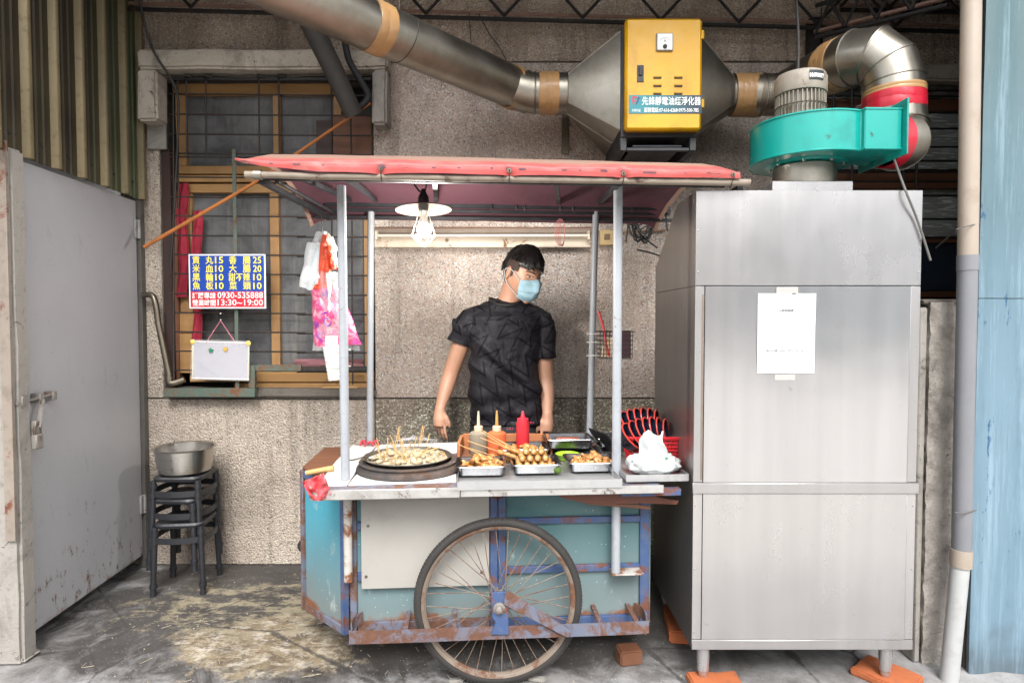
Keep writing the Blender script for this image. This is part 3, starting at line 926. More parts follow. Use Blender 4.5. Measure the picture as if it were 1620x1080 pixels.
bw = thing('blue_sheet_wall', 'pale blue painted metal sheet wall with dark chips on the right', 'wall', (1.9, 2.36, 0))
tt = NT('chipped_blue_paint')
c = tt.mix(tt.noise(2.4, 7, .6, vec=tt.mapping((3, 1, .5))), C('#687e8c'), C('#577281'))
c = tt.mix(tt.ramp(tt.noise(4, 8, .75, vec=tt.mapping((4, 1, .6))), [(.52, 0.0), (.7, .6)]), c, C('#48626c'))
zz = tt.sep()[2]
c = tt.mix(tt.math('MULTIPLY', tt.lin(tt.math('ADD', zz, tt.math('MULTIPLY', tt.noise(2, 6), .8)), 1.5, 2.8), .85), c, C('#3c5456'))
ch = tt.ramp(tt.noise(4.5, 8, .74, vec=tt.mapping((2.2, 1, .55)), dist=.3), [(.605, 0.0), (.615, 1.0)])
c = tt.mix(ch, c, C('#1f4766'))
c = tt.mix(tt.ramp(tt.noise(5, 8, .7, vec=tt.mapping((1, 1, 1), (9, 1, 3))), [(.66, 0.0), (.68, 1.0)]), c, C('#5a4438'))
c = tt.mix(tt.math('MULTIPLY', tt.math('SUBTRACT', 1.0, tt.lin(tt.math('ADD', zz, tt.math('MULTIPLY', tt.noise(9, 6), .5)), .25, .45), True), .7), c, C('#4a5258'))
c = tt.mix(tt.ramp(tt.noise(3, 8, .8, vec=tt.mapping((8, 1, .35), (1, 0, 4))), [(.5, 0.0), (.66, .45)]), c, C('#8fa6b2'))
tt.set(col=c, rough=.5)
tt.bump(tt.noise(8, 4, vec=tt.mapping((3, 1, .6))), .3, .012)
M_BLUE = tt.m
bx0 = P(1545, 540, 2.36).x
mb = MB()
def bluew(u, v, z0, z1):
    x = bx0 + 1.4 * u
    return Vector((x, 2.36 + .008 * math.sin(x * 34) + .003 * mnoise.noise(Vector((x * 5, 0, v * 6))), z0 + (z1 - z0) * v))
zs = P(1590, 472, 2.36).z
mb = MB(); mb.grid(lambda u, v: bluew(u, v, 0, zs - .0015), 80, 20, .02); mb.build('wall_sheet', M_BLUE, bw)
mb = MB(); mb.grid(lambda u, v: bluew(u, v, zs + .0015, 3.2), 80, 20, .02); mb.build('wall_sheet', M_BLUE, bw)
MB().box(bx0 + .01, bx0 + 1.4, 2.392, 2.42, 0, 3.2).build('sheathing', M_CONC_DARK, bw)
# inside the gap beside the cabinet: closes the view between blue wall and back wall
MB().box(2.92, 2.97, 2.43, 3.6, 0, 3.4).build('return_wall', M_CONC_DARK, bw)
# ================================================================== FOOD CART (cart-local space: x along the front, y away from the street)
cart = thing('food_cart', 'blue two-wheeled street food cart with red tarpaulin canopy and large spoked wheel', 'food cart', CO, CART_YAW)
M_CARTBLUE = painted('worn_blue_frame_paint', C('#3d547c'), C('#5f6576'), .55, 9, C('#7d4f3c'), .42, 11, .5, .3)
M_CARTRUST = painted('rusty_rail_paint', C('#666c7d'), C('#6c5c54'), .6, 7, C('#74503f'), .66, 9, .55, .35)
def teal(name, a, b, top, rusty=.2):
    t = NT(name)
    z = t.sep()[2]
    c = t.mix(t.noise(3.2, 7, .65, dist=.4), a, b)
    g = t.ramp(t.math('ADD', z, t.math('MULTIPLY', t.noise(5, 5), .25)), [(.35, 0.0), (.8, 1.0)])
    c = t.mix(g, C('#6c7878'), c)
    c = t.mix(t.ramp(t.noise(9, 8, .7, vec=t.mapping((1.6, 1, .8))), [(.60, 0.0), (.70, .75)]), c, C('#a5aeaa'))
    e = t.ramp(t.math('SUBTRACT', z, t.math('MULTIPLY', t.noise(6, 6), .28)), [(.055, 1.0), (.085, 0.0)])
    c = t.mix(e, c, t.mix(t.noise(25, 5), C('#8a5c40'), C('#5c3a2a')))
    c = t.mix(t.ramp(t.voro(40), [(.05, .8), (.08, 0.0)]), c, C('#d6dcd5'))
    t.set(col=c, rough=.42)
    t.bump(t.noise(30, 5), .12, .004)
    return t.m
M_TEAL = teal('faded_turquoise_panel', C('#2f7a8c'), C('#4f8a92'), 0)
M_TEAL_D = teal('dirty_teal_panel', C('#2a5f67'), C('#4c6d6d'), 0)
M_TEAL_B = teal('bright_turquoise_panel', C('#2a8ba2'), C('#4a9aab'), 0)
M_WHBOARD = painted('off_white_board', C('#a39f98'), C('#858079'), .35, 3.5, rough=.5, bump=.1)
M_PIPE = painted('grey_painted_pipe', C('#9ea2a7'), C('#7a7c80'), .35, 8, C('#7a5a48'), .06, 20, .4)
M_PIPEW = painted('whitewashed_rusty_pipe', C('#b9b4ad'), C('#8c8177'), .5, 8, C('#8a5a3c'), .45, 8, .6)
M_LAM = painted('white_laminate', C('#dcdbd7'), C('#c8c4bd'), .35, 4, rough=.4, bump=.03)
M_STEEL = metal('tray_steel', C('#b9b9b9'), .34, C('#8e8c89'), .35, 6)
M_STEELD = metal('dirty_lip_steel', C('#bdbbb8'), .42, C('#766b64'), .5, 5, C('#5f483a'), .22)
for m_ in (M_STEEL, M_STEELD):
    for l_ in list(m_.node_tree.nodes['Principled BSDF'].inputs['Metallic'].links): m_.node_tree.links.remove(l_)
    m_.node_tree.nodes['Principled BSDF'].inputs['Metallic'].default_value = .55
M_BLKFRAME = painted('black_canopy_frame', C('#191a1f'), C('#37353a'), .4, 8, rough=.5)

cb = lambda x0, y0, x1, y1, yl, d, m, nm, b=.003: box_c(x0, y0, x1, y1, yl, d, b).build(nm, m, cart, local=True)
# ---- body: front panels
YB = .095
T0 = .748
x552, x1028 = CP(552, 900, YB).x, CP(1028, 900, YB).x
zbot = CP(700, 998, YB).z
xa, xb_, xc, xd = CP(570, 900, YB).x, CP(775, 900, YB).x, CP(800, 900, YB).x, CP(1012, 900, YB).x
def lbox(x0, x1, y0, y1, z0, z1, m, nm, b=.002): return MB().box(x0, x1, y0, y1, z0, z1, b).build(nm, m, cart, local=True)
lbox(x552 + .02, xc, YB + .012, YB + .016, zbot + .02, T0, M_TEAL, 'front_panel')
lbox(xc + .001, x1028 - .01, YB + .012, YB + .016, zbot + .02, T0, M_TEAL_D, 'front_panel')
lbox(x552 + .003, x552 + .03, YB, YB + .03, zbot, T0, M_CARTRUST, 'corner_post')
lbox(xb_, xb_ + .030, YB - .012, YB + .011, zbot + .0, T0, M_CARTBLUE, 'upright')
lbox(xb_ + .032, xc, YB - .012, YB + .011, zbot + .0, T0, M_CARTBLUE, 'upright')
lbox(xd, x1028 - .003, YB - .002, YB + .03, zbot - .005, T0, M_CARTBLUE, 'corner_post')
def hbar(x0, x1, pyt, pyb, px, m, nm='cross_bar', dy=-.004):
    z1, z0 = CP(px, pyt, YB).z, CP(px, pyb, YB).z
    lbox(x0, x1, YB + dy, YB + .0115, z0, z1, m, nm)
hbar(xc + .001, xd - .001, 816, 826, 950, M_CARTBLUE)
hbar(xc + .001, xd - .001, 893, 904, 910, M_CARTBLUE)
hbar(xc + .001, xd - .001, 972, 985, 980, M_CARTBLUE)
hbar(x552 + .032, xb_ - .001, 982, 998, 620, M_CARTRUST)
hbar(x552 + .032, xa + .02, 826, 838, 570, M_CARTBLUE)
hbar(x552 + .032, xa + .02, 906, 919, 570, M_CARTBLUE)
# white board screwed over the left half
bx0_, bx1_ = CP(571, 850, YB - .02).x, CP(774, 850, YB - .02).x
lbox(bx0_, bx1_, YB - .0175, YB - .0125, CP(670, 929, YB - .02).z, T0 - .002, M_WHBOARD, 'white_board', .001)
for px, py in ((582, 832), (579, 912), (762, 905)):
    p = CP(px, py, YB - .02)
    MB().lathe([(0, 0), (.006, 0), (.005, .003), (.001, .004)], n=10, M=Matrix.Translation((p.x, YB - .0176, p.z)) @ Matrix.Rotation(R(90), 4, 'X')).build('screw', M_GALV_SOOT, cart, local=True)
XTL = CZ(500, 768, .772).x - .007
# ---- slanted left nose panel
A = Vector((x552, YB, 0)); q = CP(484, 960, YB); 
B = Vector((CP(484, 900, YB + .24).x, YB + .24, 0))
d = (B - A); L = d.length; an = math.atan2(d.y, d.x)
MN = Matrix.Translation(A) @ Matrix.Rotation(an, 4, 'Z')
def nose(x0, x1, y0, y1, z0, z1, m, nm): MB().box(x0, x1, y0, y1, z0, z1, .002, MN).build(nm, m, cart, local=True)
nose(.024, L - .022, .006, .012, zbot + .03, T0, M_TEAL_B, 'nose_panel')
nose(.0, .024, -.0, .024, zbot + .002, T0, M_CARTBLUE, 'corner_post')
nose(L - .022, L, 0, .024, zbot + .002, T0, M_CARTRUST, 'corner_post')
nose(.0245, L - .0225, 0, .022, zbot + .002, zbot + .034, M_CARTRUST, 'cross_bar')
nose(.0245, L - .0225, 0, .022, T0 - .03, T0, M_CARTBLUE, 'cross_bar')
# remaining sides, back and floor
lbox(B.x, B.x + .01, B.y + .002, .70, zbot, T0, M_TEAL, 'side_panel')
lbox(x1028 - .002, x1028 + .006, YB + .01, .70, zbot, T0, M_TEAL_D, 'side_panel')
lbox(B.x + .012, x1028 - .004, .69, .70, zbot, T0, M_TEAL_D, 'back_panel')
lbox(x552 + .03, x1028 - .02, YB + .03, .68, zbot + .005, zbot + .015, M_BLKFRAME, 'floor_panel')
# round rusty pipe stub over the left corner, hanging parking leg on the right
p0, p1 = CP(550, 788, YB - .03), CP(551, 919, YB - .03)
MB().tube([p0, p1], .016, 14).build('pipe_stub', M_PIPEW, cart, local=True)
zt_b = T0 + .0002
MB().prism([(XTL, .10), (B.x - .006, B.y - .01), (B.x - .006, .72), (XTL, .72)], T0 + .0012, T0 + .012, b=.001).build('top_board', M_BOARD, cart, local=True)
p = CP(478, 862, .42)
MB().lathe([(0, 0), (.026, 0), (.03, .01), (.03, .10), (.02, .11), (0, .11)], n=20, M=Matrix.Translation(p + Vector((.012, -.02, 0))) @ Matrix.Rotation(R(-90), 4, 'X')).build('handle_grip', M_BLACKRUB, cart, local=True)
# ---- bent outer rail
YR = -.062
r0, r1 = CP(553, 1011, YR), CP(1029, 989, YR)
zr = (r0.z + r1.z) / 2
hh = .0235
def flat_path(pts, h, th, name, m):
    """flat bar standing on edge along a plan path"""
    pts = smooth_path([(p[0], p[1], 0) for p in pts], 5)
    mb = MB(); vs = []; fs = []
    n_ = len(pts)
    for i, p in enumerate(pts):
        t_ = (pts[min(i + 1, n_ - 1)] - pts[max(i - 1, 0)]).normalized()
        nn = Vector((-t_.y, t_.x, 0)) * th / 2
        for s_, z_ in ((1, -h), (1, h), (-1, h), (-1, -h)): vs.append(p + nn * s_ + Vector((0, 0, zr + z_)))
    for i in range(n_ - 1):
        for k in range(4): fs.append((i * 4 + k, i * 4 + (k + 1) % 4, i * 4 + 4 + (k + 1) % 4, i * 4 + 4 + k))
    fs.append((0, 1, 2, 3)); e = (n_ - 1) * 4; fs.append((e, e + 1, e + 2, e + 3))
    mb.add(vs, fs); return mb.build(name, m, cart, local=True)
flat_path([(r0.x + .02, YB - .004), (r0.x - .006, YB - .05), (r0.x + .005, YR + .02), (r0.x + .05, YR), (0, YR), (r1.x - .06, YR), (r1.x - .01, YR + .02), (r1.x + .002, YB - .05), (r1.x - .02, YB - .004)], hh, .005, 'outer_rail', M_CARTRUST)
for px in (640, 718, 952, 1010):
    x = CP(px, 1000, YR).x
    MB().box(x - .009, x + .009, YR + .004, YB + .02, zr + .006, zr + .014, .001).build('rail_tie', M_CARTRUST, cart, local=True)
# axle bracket: gusset plate, boss and slanted stay
def yplane(pts, y0, y1): # polygon in (x,z), extruded along y
    M = Matrix(((1, 0, 0, 0), (0, 0, 1, 0), (0, 1, 0, 0), (0, 0, 0, 1)))
    return MB().prism(pts, y0, y1, M, b=.001)
def cpz(px, py, yl): p = CP(px, py, yl); return (p.x, p.z)
yplane([cpz(*q_, YR - .01) for q_ in ((778, 936), (803, 936), (805, 1003), (777, 1003), (784, 984), (779, 975))], YR - .012, YR - .0028).build('axle_plate', M_CARTBLUE, cart, local=True)
yplane([cpz(*q_, YR - .02) for q_ in ((799, 939), (806, 936), (903, 997), (899, 1008), (893, 1006), (797, 956))], YR - .020, YR - .0125).build('diagonal_stay', M_CARTRUST, cart, local=True)
hc = CP(790, 963, YR - .02)
MYr = Matrix.Rotation(R(90), 4, 'X')
MB().lathe([(0, 0), (.022, 0), (.022, .006), (.013, .008), (.013, .018), (.008, .022), (0, .023)], n=16, M=Matrix.Translation((hc.x, YR - .012, hc.z)) @ MYr).build('axle_nut', rustm, cart, local=True)
MB().tube([(hc.x, YR - .01, hc.z), (hc.x, YB + .55, hc.z)], .008, 10).build('axle', rustm, cart, local=True)

# ---- wheels
M_TYRE = NT('dusty_tyre')
c = M_TYRE.mix(M_TYRE.noise(9, 7, .7), C('#18181a'), C('#3a3632'))
M_TYRE.set(col=c, rough=.8); M_TYRE.bump(M_TYRE.noise(80, 5), .3, .003); M_TYRE = M_TYRE.m
M_RIM = painted('rusty_rim', C('#7e7063'), C('#574539'), .6, 8, C('#77533f'), .5, 12, .5)
def wheel(cx, cy, cz, Rw):
    """returns the wheel part; built in cart space round (cx,cz), axis along y"""
    M0 = Matrix.Translation((cx, cy, cz))
    wh = link('wheel', None, cart, M0)
    T_ = Matrix.Rotation(R(90), 4, 'X')
    rt = .0165
    def tor(prof): return MB().lathe(prof, n=120, M=T_, closed=True)
    prof = [(Rw - rt + rt * math.cos(a) , rt * .95 * math.sin(a)) for a in [2 * math.pi * i / 14 for i in range(14)]]
    ty = tor(prof)
    # tread blocks
    for i in range(150):
        a = 2 * math.pi * i / 150
        for s_ in (-1, 0, 1):
            M_ = T_ @ Matrix.Rotation(a + (.02 if s_ else 0), 4, 'Z')
            ty.box(Rw - .0045 - abs(s_) * .003, Rw + .0012 - abs(s_) * .003, -.0035, .0035, s_ * .0095 - .0035, s_ * .0095 + .0035, 0, M_)
    ty.build('tyre', M_TYRE, wh, local=True)
    ri = Rw - .036
    tor([(ri + .004, -.014), (ri + .008, -.015), (ri + .006, -.010), (ri - .008, -.006), (ri - .010, 0), (ri - .008, .006), (ri + .006, .010), (ri + .008, .015), (ri + .004, .014), (ri - .004, .010), (ri - .006, 0), (ri - .004, -.010)]).build('rim', M_RIM, wh, local=True)
    MB().lathe([(0, -.05), (.010, -.05), (.010, -.036), (.024, -.034), (.024, -.028), (.014, -.024), (.014, .024), (.024, .028), (.024, .034), (.010, .036), (.010, .05), (0, .05)], n=20, M=T_).build('hub', M_RIM, wh, local=True)
    sp = None
    for i in range(36):
        side = 1 if i % 2 else -1
        a = 2 * math.pi * i / 36 + .04
        tw = (1 if (i // 2) % 2 else -1) * R(62)
        p_in = Vector((.022 * math.cos(a + tw), side * .031, .022 * math.sin(a + tw)))
        p_out = Vector(((ri - .008) * math.cos(a), 0, (ri - .008) * math.sin(a)))
        MB().tube([p_in, p_out], .0017, 5).build('spoke', M_RIM, wh, local=True)
    return wh
RW = .316
wheel(0.0, 0.0, RW, RW)
wheel(0.0, .72, RW, RW)

# ---- table top
TZ = .772
fl, fr = CZ(500, 768, TZ), CZ(1092, 745, TZ)
YT = -.085; YTB = .73
XT0, XT1 = fl.x, CP(1030, 750, YT).x + .04
MB().box(XT0, XT1, YT, YTB, T0 + .001, TZ - .008, .002).build('table_board', M_CARTRUST, cart, local=True)
# metal lip of the table front, rusty and stained
lipm = M_STEELD
MB().box(XT0 - .006, CP(728, 770, YT).x, YT - .010, YT - .0005, T0 - .012, TZ + .001, .003).build('front_lip', lipm, cart, local=True)
MB().box(CP(728, 770, YT).x + .001, XT1 + .006, YT - .008, YT - .0005, T0 - .010, TZ - .004, .002).build('front_lip', lipm, cart, local=True)
MB().box(XT0 - .006, XT0 - .0005, YT, .095, T0 - .01, TZ - .004, .002).build('side_lip', lipm, cart, local=True)
# white laminate sheets round the burner
def lam(p): 
    pts = [CZ(*q_, TZ)[:2] for q_ in p]
    MB().prism(pts, TZ - .0075, TZ, b=.001).build('laminate_sheet', M_LAM, cart, local=True)
lam([(502, 767), (549, 765.5), (578, 723), (533, 727)])
lam([(551, 765.5), (722, 760), (721, 746), (568, 745)])
lam([(534.5, 725.5), (579, 721.5), (597, 703.5), (557, 704)])
lam([(598.5, 703), (730, 699), (729, 714), (585, 720)])
MB().box(CZ(575, 745, TZ).x, CZ(722, 745, TZ).x, CZ(600, 745, TZ).y + .004, CZ(600, 722, TZ).y, TZ - .0078, TZ - .002, .001).build('burner_opening', M_BLKFRAME, cart, local=True)
# ---- inset steel tray areas
def tray_area(x0, x1, y0, y1, z, lip, nm, m=M_STEEL):
    mb = MB().box(x0, x1, y0, y1, z, z + .0015)
    th = .0015
    mb.box(x0, x1, y0 - th, y0 + .00, z - .004, z + lip, 0); mb.box(x0, x1, y1, y1 + th, z, z + lip, 0)
    mb.box(x0 - th, x0, y0, y1, z, z + lip, 0); mb.box(x1, x1 + th, y0, y1, z, z + lip, 0)
    return mb.build(nm, m, cart, local=True)
tx0, tx1 = CP(724, 755, YT - .012).x, CP(984, 750, YT - .012).x
tray_area(tx0, tx1, YT - .012, .60, TZ - .0035, .027, 'steel_counter')
t2x0, t2x1 = CP(994, 750, YT).x, CP(1094, 750, YT).x
tray_area(t2x0, t2x1, YT + .03, .50, TZ + .004, .022, 'side_tray')
# ledge under right tray
p0, p1 = CP(1000, 770, YT + .02), CP(1078, 770, YT + .02)
MB().box(CP(985, 770, YT).x, p1.x, YT + .02, YT + .05, T0 - .028, T0 - .002, .002).build('angle_bar', M_CARTBLUE, cart, local=True)

# ---- canopy posts
YPF, YPB = .06, .69
def post_(xb, yb, xt, yt, yl, r, top_z=None):
    a_, b_ = CP(xb, yb, yl), CP(xt, yt, yl)
    MB().tube([a_, a_.lerp(b_, .5), b_], r, 18).build('canopy_post', M_PIPE, cart, local=True)
    return a_, b_
post_(546.5, 758, 540, 294, YPF - .01, .0165)
post_(974, 904, 978, 291, YPF - .01, .0175)
post_(585, 706, 587, 335, YPB, .0155)
post_(932, 706, 943, 325, YPB, .0155)
pf = CP(974, 904, YPF - .01)
MB().box(pf.x - .018, CP(1015, 900, YPF).x, YPF - .03, YPF + .03, pf.z - .008, pf.z - .001, .001).build('foot_bracket', M_PIPEW, cart, local=True)
for px, py, yl in ((546.5, 756, YPF - .01), (585, 704, YPB)):
    a_ = CP(px, py, yl)
    if py < 720:
        mb = MB()
        for i in range(7):
            an = i * .9; mb.tube(smooth_path([a_ + Vector((.02 * math.cos(an), .02 * math.sin(an), .01)), a_ + Vector((.035 * math.cos(an + .4), .03 * math.sin(an + .4), .022)), a_ + Vector((.045 * math.cos(an + .8), .035 * math.sin(an + .8), .002))], 4), .005, 6)
        mb.build('tie_rag', plain('red_rag', C('#c43c48'), .8), cart, local=True)

# ---- canopy frame
ZF = CP(800, 283, -.13).z
xL, xR = CP(388, 283, -.13).x, CP(1186, 283, -.13).x
yF, yBk = -.13, .70
m_bam = painted('weathered_front_pole', C('#8a7d6f'), C('#5a4e44'), .5, 7, C('#5d4a3c'), .2, 12, .6)
fp = MB()
pts = [Vector((xL + (xR - xL) * i / 16, yF, ZF + .003 * mnoise.noise(Vector((i * .7, 0, 0))))) for i in range(17)]
fp.tube(pts, [.0125 + .0012 * mnoise.noise(Vector((i * 1.3, 5, 0))) for i in range(17)], 14)
fp.build('front_pole', m_bam, cart, local=True)
MB().tube([(xL + .03, yF, ZF), (xL + .055, yF, ZF)], .017, 14).build('pole_collar', M_GALV, cart, local=True)
zk = ZF - .004
xl2, xr2 = xL + .045, xR - .10
def bar(a_, b_, r=.011, nm='frame_bar', m=M_BLKFRAME): MB().tube([a_, b_], r, 4 if r > .009 else 8, sq=True if r > .009 else None).build(nm, m, cart, local=True)
zb = CP(700, 346, yBk).z
bar((xl2 - .0, yF + .03, zk), (xr2 + .02, yF + .03, zk), .011)
bar((CP(500, 352, yBk).x, yBk, zb), (CP(1075, 350, yBk).x, yBk, zb + .004), .010)
zb2 = CP(700, 326, yBk - .04).z
bar((CP(515, 330, yBk - .05).x, yBk - .05, zb2), (CP(1060, 320, yBk - .05).x, yBk - .05, zb2), .014)
bar((CP(515, 336, yBk - .02).x, yBk - .015, zb2 - .02), (CP(1060, 330, yBk - .02).x, yBk - .015, zb2 - .02), .010)
xbl, xbr = CP(520, 352, yBk).x - .03, CP(1070, 350, yBk).x
bar((xl2, yF + .03, zk - .01), (xbl + .03, yBk + .02, zb + .0), .014)
bar((xl2 + .05, yF + .03, zk - .01), (xbl + .06, yBk + .02, zb + .02), .008)
bar((xr2 + .08, yF + .03, zk - .01), (xbr, yBk + .02, zb), .014)
for px0, px1 in ((480, 556), (552, 596), (688, 690), (880, 884), (978, 948)):
    a_ = CP(px0, 292, yF + .03); b_ = CP(px1, 332, yBk - .05)
    rz = ZF + .075
    bar((a_.x, yF + .03, zk + .0), (b_.x, yBk - .05, zb2 + .02), .012, 'rafter')
# hooks under the back bars
for px in (645, 778, 817, 830, 886, 906, 1000):
    a_ = CP(px, 322, yBk - .06)
    MB().tube(smooth_path([a_ + Vector((0, 0, .02)), a_ + Vector((0, -.006, -.01)), a_ + Vector((0, -.002, -.035))], 4), .0022, 6).build('wire_hook', M_WIRE, cart, local=True)

# ---- tarpaulin: dusty beige on top, red hem in front
def tarp_mat():
    t = NT('red_tarpaulin')
    y = t.sep()[1]
    n_ = t.noise(4, 7, .65, dist=.5)
    dust = t.math('MULTIPLY', t.lin(t.math('ADD', y, t.math('MULTIPLY', t.math('SUBTRACT', n_, .5), .05)), -.148, -.115), .92)
    red = t.mix(t.noise(6, 5), C('#b04a46'), C('#993f3d'))
    c = t.mix(dust, red, t.mix(t.noise(7, 7, .7), C('#85786a'), C('#967466')))
    c = t.mix(t.ramp(t.noise(14, 8, .7, vec=t.mapping((.4, 1, 1))), [(.56, 0.0), (.72, .5)]), c, C('#8b7a70'))
    t.set(col=c, rough=.5)
    t.bump(t.noise(12, 5, vec=t.mapping((.5, 1, 1))), .25, .01)
    return t.m
M_TARP = tarp_mat()
M_TARP_IN = painted('maroon_tarpaulin_lining', C('#53303a'), C('#38242b'), .5, 3, rough=.7)
TXL, TXR = CP(371, 262, -.15).x, CP(1172, 265, -.15).x
prof = [(-.150, -.002), (-.152, .012), (-.151, .026), (-.140, .040), (-.10, .058), (-.02, .085), (.10, .110), (.25, .122), (.42, .105), (.58, .07), (.72, .012), (.76, -.02)]
def profp(v):
    f_ = v * (len(prof) - 1); i = min(int(f_), len(prof) - 2); k = f_ - i
    return (prof[i][0] * (1 - k) + prof[i + 1][0] * k, prof[i][1] * (1 - k) + prof[i + 1][1] * k)
def tarpf(u, v, off=0.0):
    y, z = profp(v)
    e = min(u, 1 - u)
    x = TXL + (TXR - TXL) * u
    sag = .010 * abs(math.sin(u * math.pi * 4.0)) * (1 - v)
    k = max(0, 1 - e / .05)
    z2 = z - .035 * k * k * max(0, min(1, (v - .15) * 4))
    if u < .05: z2 += .012 * k * (1 - v)
    # front hem hangs a little between the eyelets and the left tip turns up
    hem = max(0, 1 - v * 4)
    wob = 0
    tl = max(0, (.16 - u) / .16)
    z2 += hem * (.022 * tl) + .003 * math.sin(u * 5) * (1 - hem)
    for e_ in (.276, .53, .76):      # gathered at each eyelet
        dd = abs(u - e_)
        y += .010 * math.exp(-(dd / .006) ** 2) * hem * 1.5
        z2 -= .004 * math.exp(-(dd / .02) ** 2) * hem
    y += .004 * mnoise.noise(Vector((u * 30, v * 3, 0))) * (1 if v < .4 else .4)
    return (x + (.02 * v if u < .5 else -.02 * v), y, ZF + z2 + .012 + mnoise.noise(Vector((u * 9, v * 5, 2))) * .003 + off)
mb = MB(); mb.grid(lambda u, v: tarpf(u, v), 200, 44, .0015); mb.build('tarpaulin', M_TARP, cart, local=True, angle=80)
mb = MB(); mb.grid(lambda u, v: tarpf(.01 + .98 * u, .12 + .87 * v, -.004), 60, 20, .001); mb.build('tarpaulin_lining', M_TARP_IN, cart, local=True, angle=80)
for u in (.276, .53, .76, .985):
    p = Vector(tarpf(u, .12)) + Vector((0, -.003, -.004))
    MB().lathe([(.0035, 0), (.0075, 0), (.0075, .002), (.0035, .002)], n=12, M=Matrix.Translation(p) @ MYr, closed=True).build('eyelet', M_GALV_SOOT, cart, local=True)
    MB().tube(smooth_path([p, p + Vector((.001, -.006, -.012)), Vector((p.x, yF - .017, ZF)), Vector((p.x, yF, ZF - .017)), Vector((p.x, yF + .016, ZF)), Vector((p.x, yF, ZF + .016)), p + Vector((.001, .004, 0))], 3), .0015, 5).build('tie_cord', M_WIRE, cart, local=True)

# ---- broken plank wedged under the table, red plastic rag on the left corner
def plank(pts, yl, th, m, nm):
    yplane([cpz(a_, b_, yl) for a_, b_ in pts], yl, yl + th).build(nm, m, cart, local=True)
pl = thing('broken_plank', 'splintered red brown plank wedged under the right of the cart table', 'plank', CO + CAX * .3 + Vector((0, 0, .65)), CART_YAW)
def pplank(pts, yl, th, m):
    mb = yplane([cpz(a_, b_, yl) for a_, b_ in pts], yl, yl + th)
    Mc = Matrix.Translation(CO) @ Matrix.Rotation(CART_YAW, 4, 'Z')
    mb.v = [tuple(Mc @ Vector(v)) for v in mb.v]
    mb.build('splinter', m, pl)
pplank([(853, 771), (905, 770), (960, 776), (1015, 778), (1040, 786), (1074, 792), (1071, 798), (1020, 796), (958, 797), (925, 795), (895, 789), (868, 779)], .010, .008, M_REDWOOD)
pplank([(905, 786), (960, 796), (1010, 798), (1030, 801), (1028, 806), (990, 802), (930, 798)], .0195, .006, M_BOARD)
rag = MB()
def ragf(u, v):
    p = CP(478 + 34 * u + 12 * v, 762 + (24 + 6 * math.sin(u * 4)) * v - 14 * u * (1 - v), YT - .02 + .012 * math.sin(u * 9 + v * 7) + .03 * mnoise.noise(Vector((u * 4, v * 4, 3))) * 1.0)
    return Matrix.Translation(CO) @ Matrix.Rotation(CART_YAW, 4, 'Z') @ p
rag.grid(ragf, 22, 12, .0015)
tag(rag.build('red_plastic_rag', plain('pinkish_red_plastic', C('#d65a5f'), .35, 0, .3, 14)), 'crumpled pinkish red plastic rag tied at the left corner of the table', 'rag')
# wooden stick poking out at the left of the table
a_, b_ = P(484, 748, 2.42), P(528, 740, 2.42)
tag(MB().tube([a_, b_], [.010, .011], 10).build('wooden_stick', M_LIGHTWOOD), 'pale wooden stick poking out past the left edge of the table', 'stick')

# ---- blocks under and by the wheel
M_BRICK = painted('orange_brick', C('#b2633a'), C('#7a4a35'), .4, 12, rough=.85, bump=.5)
def brick_block(loc, size, rz, name, label, cat, m=M_BRICK, group=None, amp=.005):
    bm = bmesh.new()
    bmesh.ops.create_cube(bm, size=1)
    for v in bm.verts: v.co = Vector((v.co.x * size[0], v.co.y * size[1], (v.co.z + .5) * size[2]))
    bmesh.ops.bevel(bm, geom=bm.edges[:], offset=.006, segments=2, affect='EDGES')
    bmesh.ops.subdivide_edges(bm, edges=[e for e in bm.edges if e.calc_length() > .03], cuts=5, use_grid_fill=True)
    for v in bm.verts: v.co += mnoise.noise_vector((v.co + Vector(loc)) * 18) * amp * (1 if v.co.z > .004 else .2)
    for v in bm.verts: v.co.z = max(0, v.co.z)
    me = MB().addbm(bm).mesh(name, angle=50); me.materials.append(m)
    o = link(name, me, None, Matrix.Translation(Vector(loc)) @ Matrix.Rotation(rz, 4, 'Z'))
    return tag(o, label, cat, group)
p = PZ(1127, 1078, 0)
brick_block((p.x, 2.275, 0), (.19, .10, .03), R(2), 'brick', 'flat orange brick under the front left foot of the steel cabinet', 'brick', group='bricks under the cabinet')
p = PZ(1402, 1064, 0)
brick_block((P(1400, 1060, 2.33).x, 2.32, 0), (.16, .20, .03), R(38), 'brick', 'slanting orange brick under the front right foot of the steel cabinet', 'brick', group='bricks under the cabinet')
brick_block((P(1072, 1005, 2.72).x, 2.70, 0), (.11, .26, .055), R(-8), 'brick', 'dark broken brick under the back left foot of the steel cabinet', 'brick', group='bricks under the cabinet')
brick_block((P(996, 1020, 2.42).x, 2.44, 0), (.09, .07, .06), R(10), 'timber_block', 'small brown timber block on the floor under the right end of the cart', 'block', m=M_BOARD)
p = PZ(770, 1076, 0)
brick_block((P(722, 1070, 2.30).x, 2.30, 0), (.06, .03, .014), R(12), 'stone_chip', 'small white stone chip wedged left of the big wheel', 'stone', m=M_CONC_PALE, amp=.002)
brick_block((P(850, 1070, 2.30).x, 2.31, 0), (.07, .035, .014), R(-16), 'stone_chip', 'small white stone chip wedged right of the big wheel', 'stone', m=M_CONC_PALE, amp=.002)

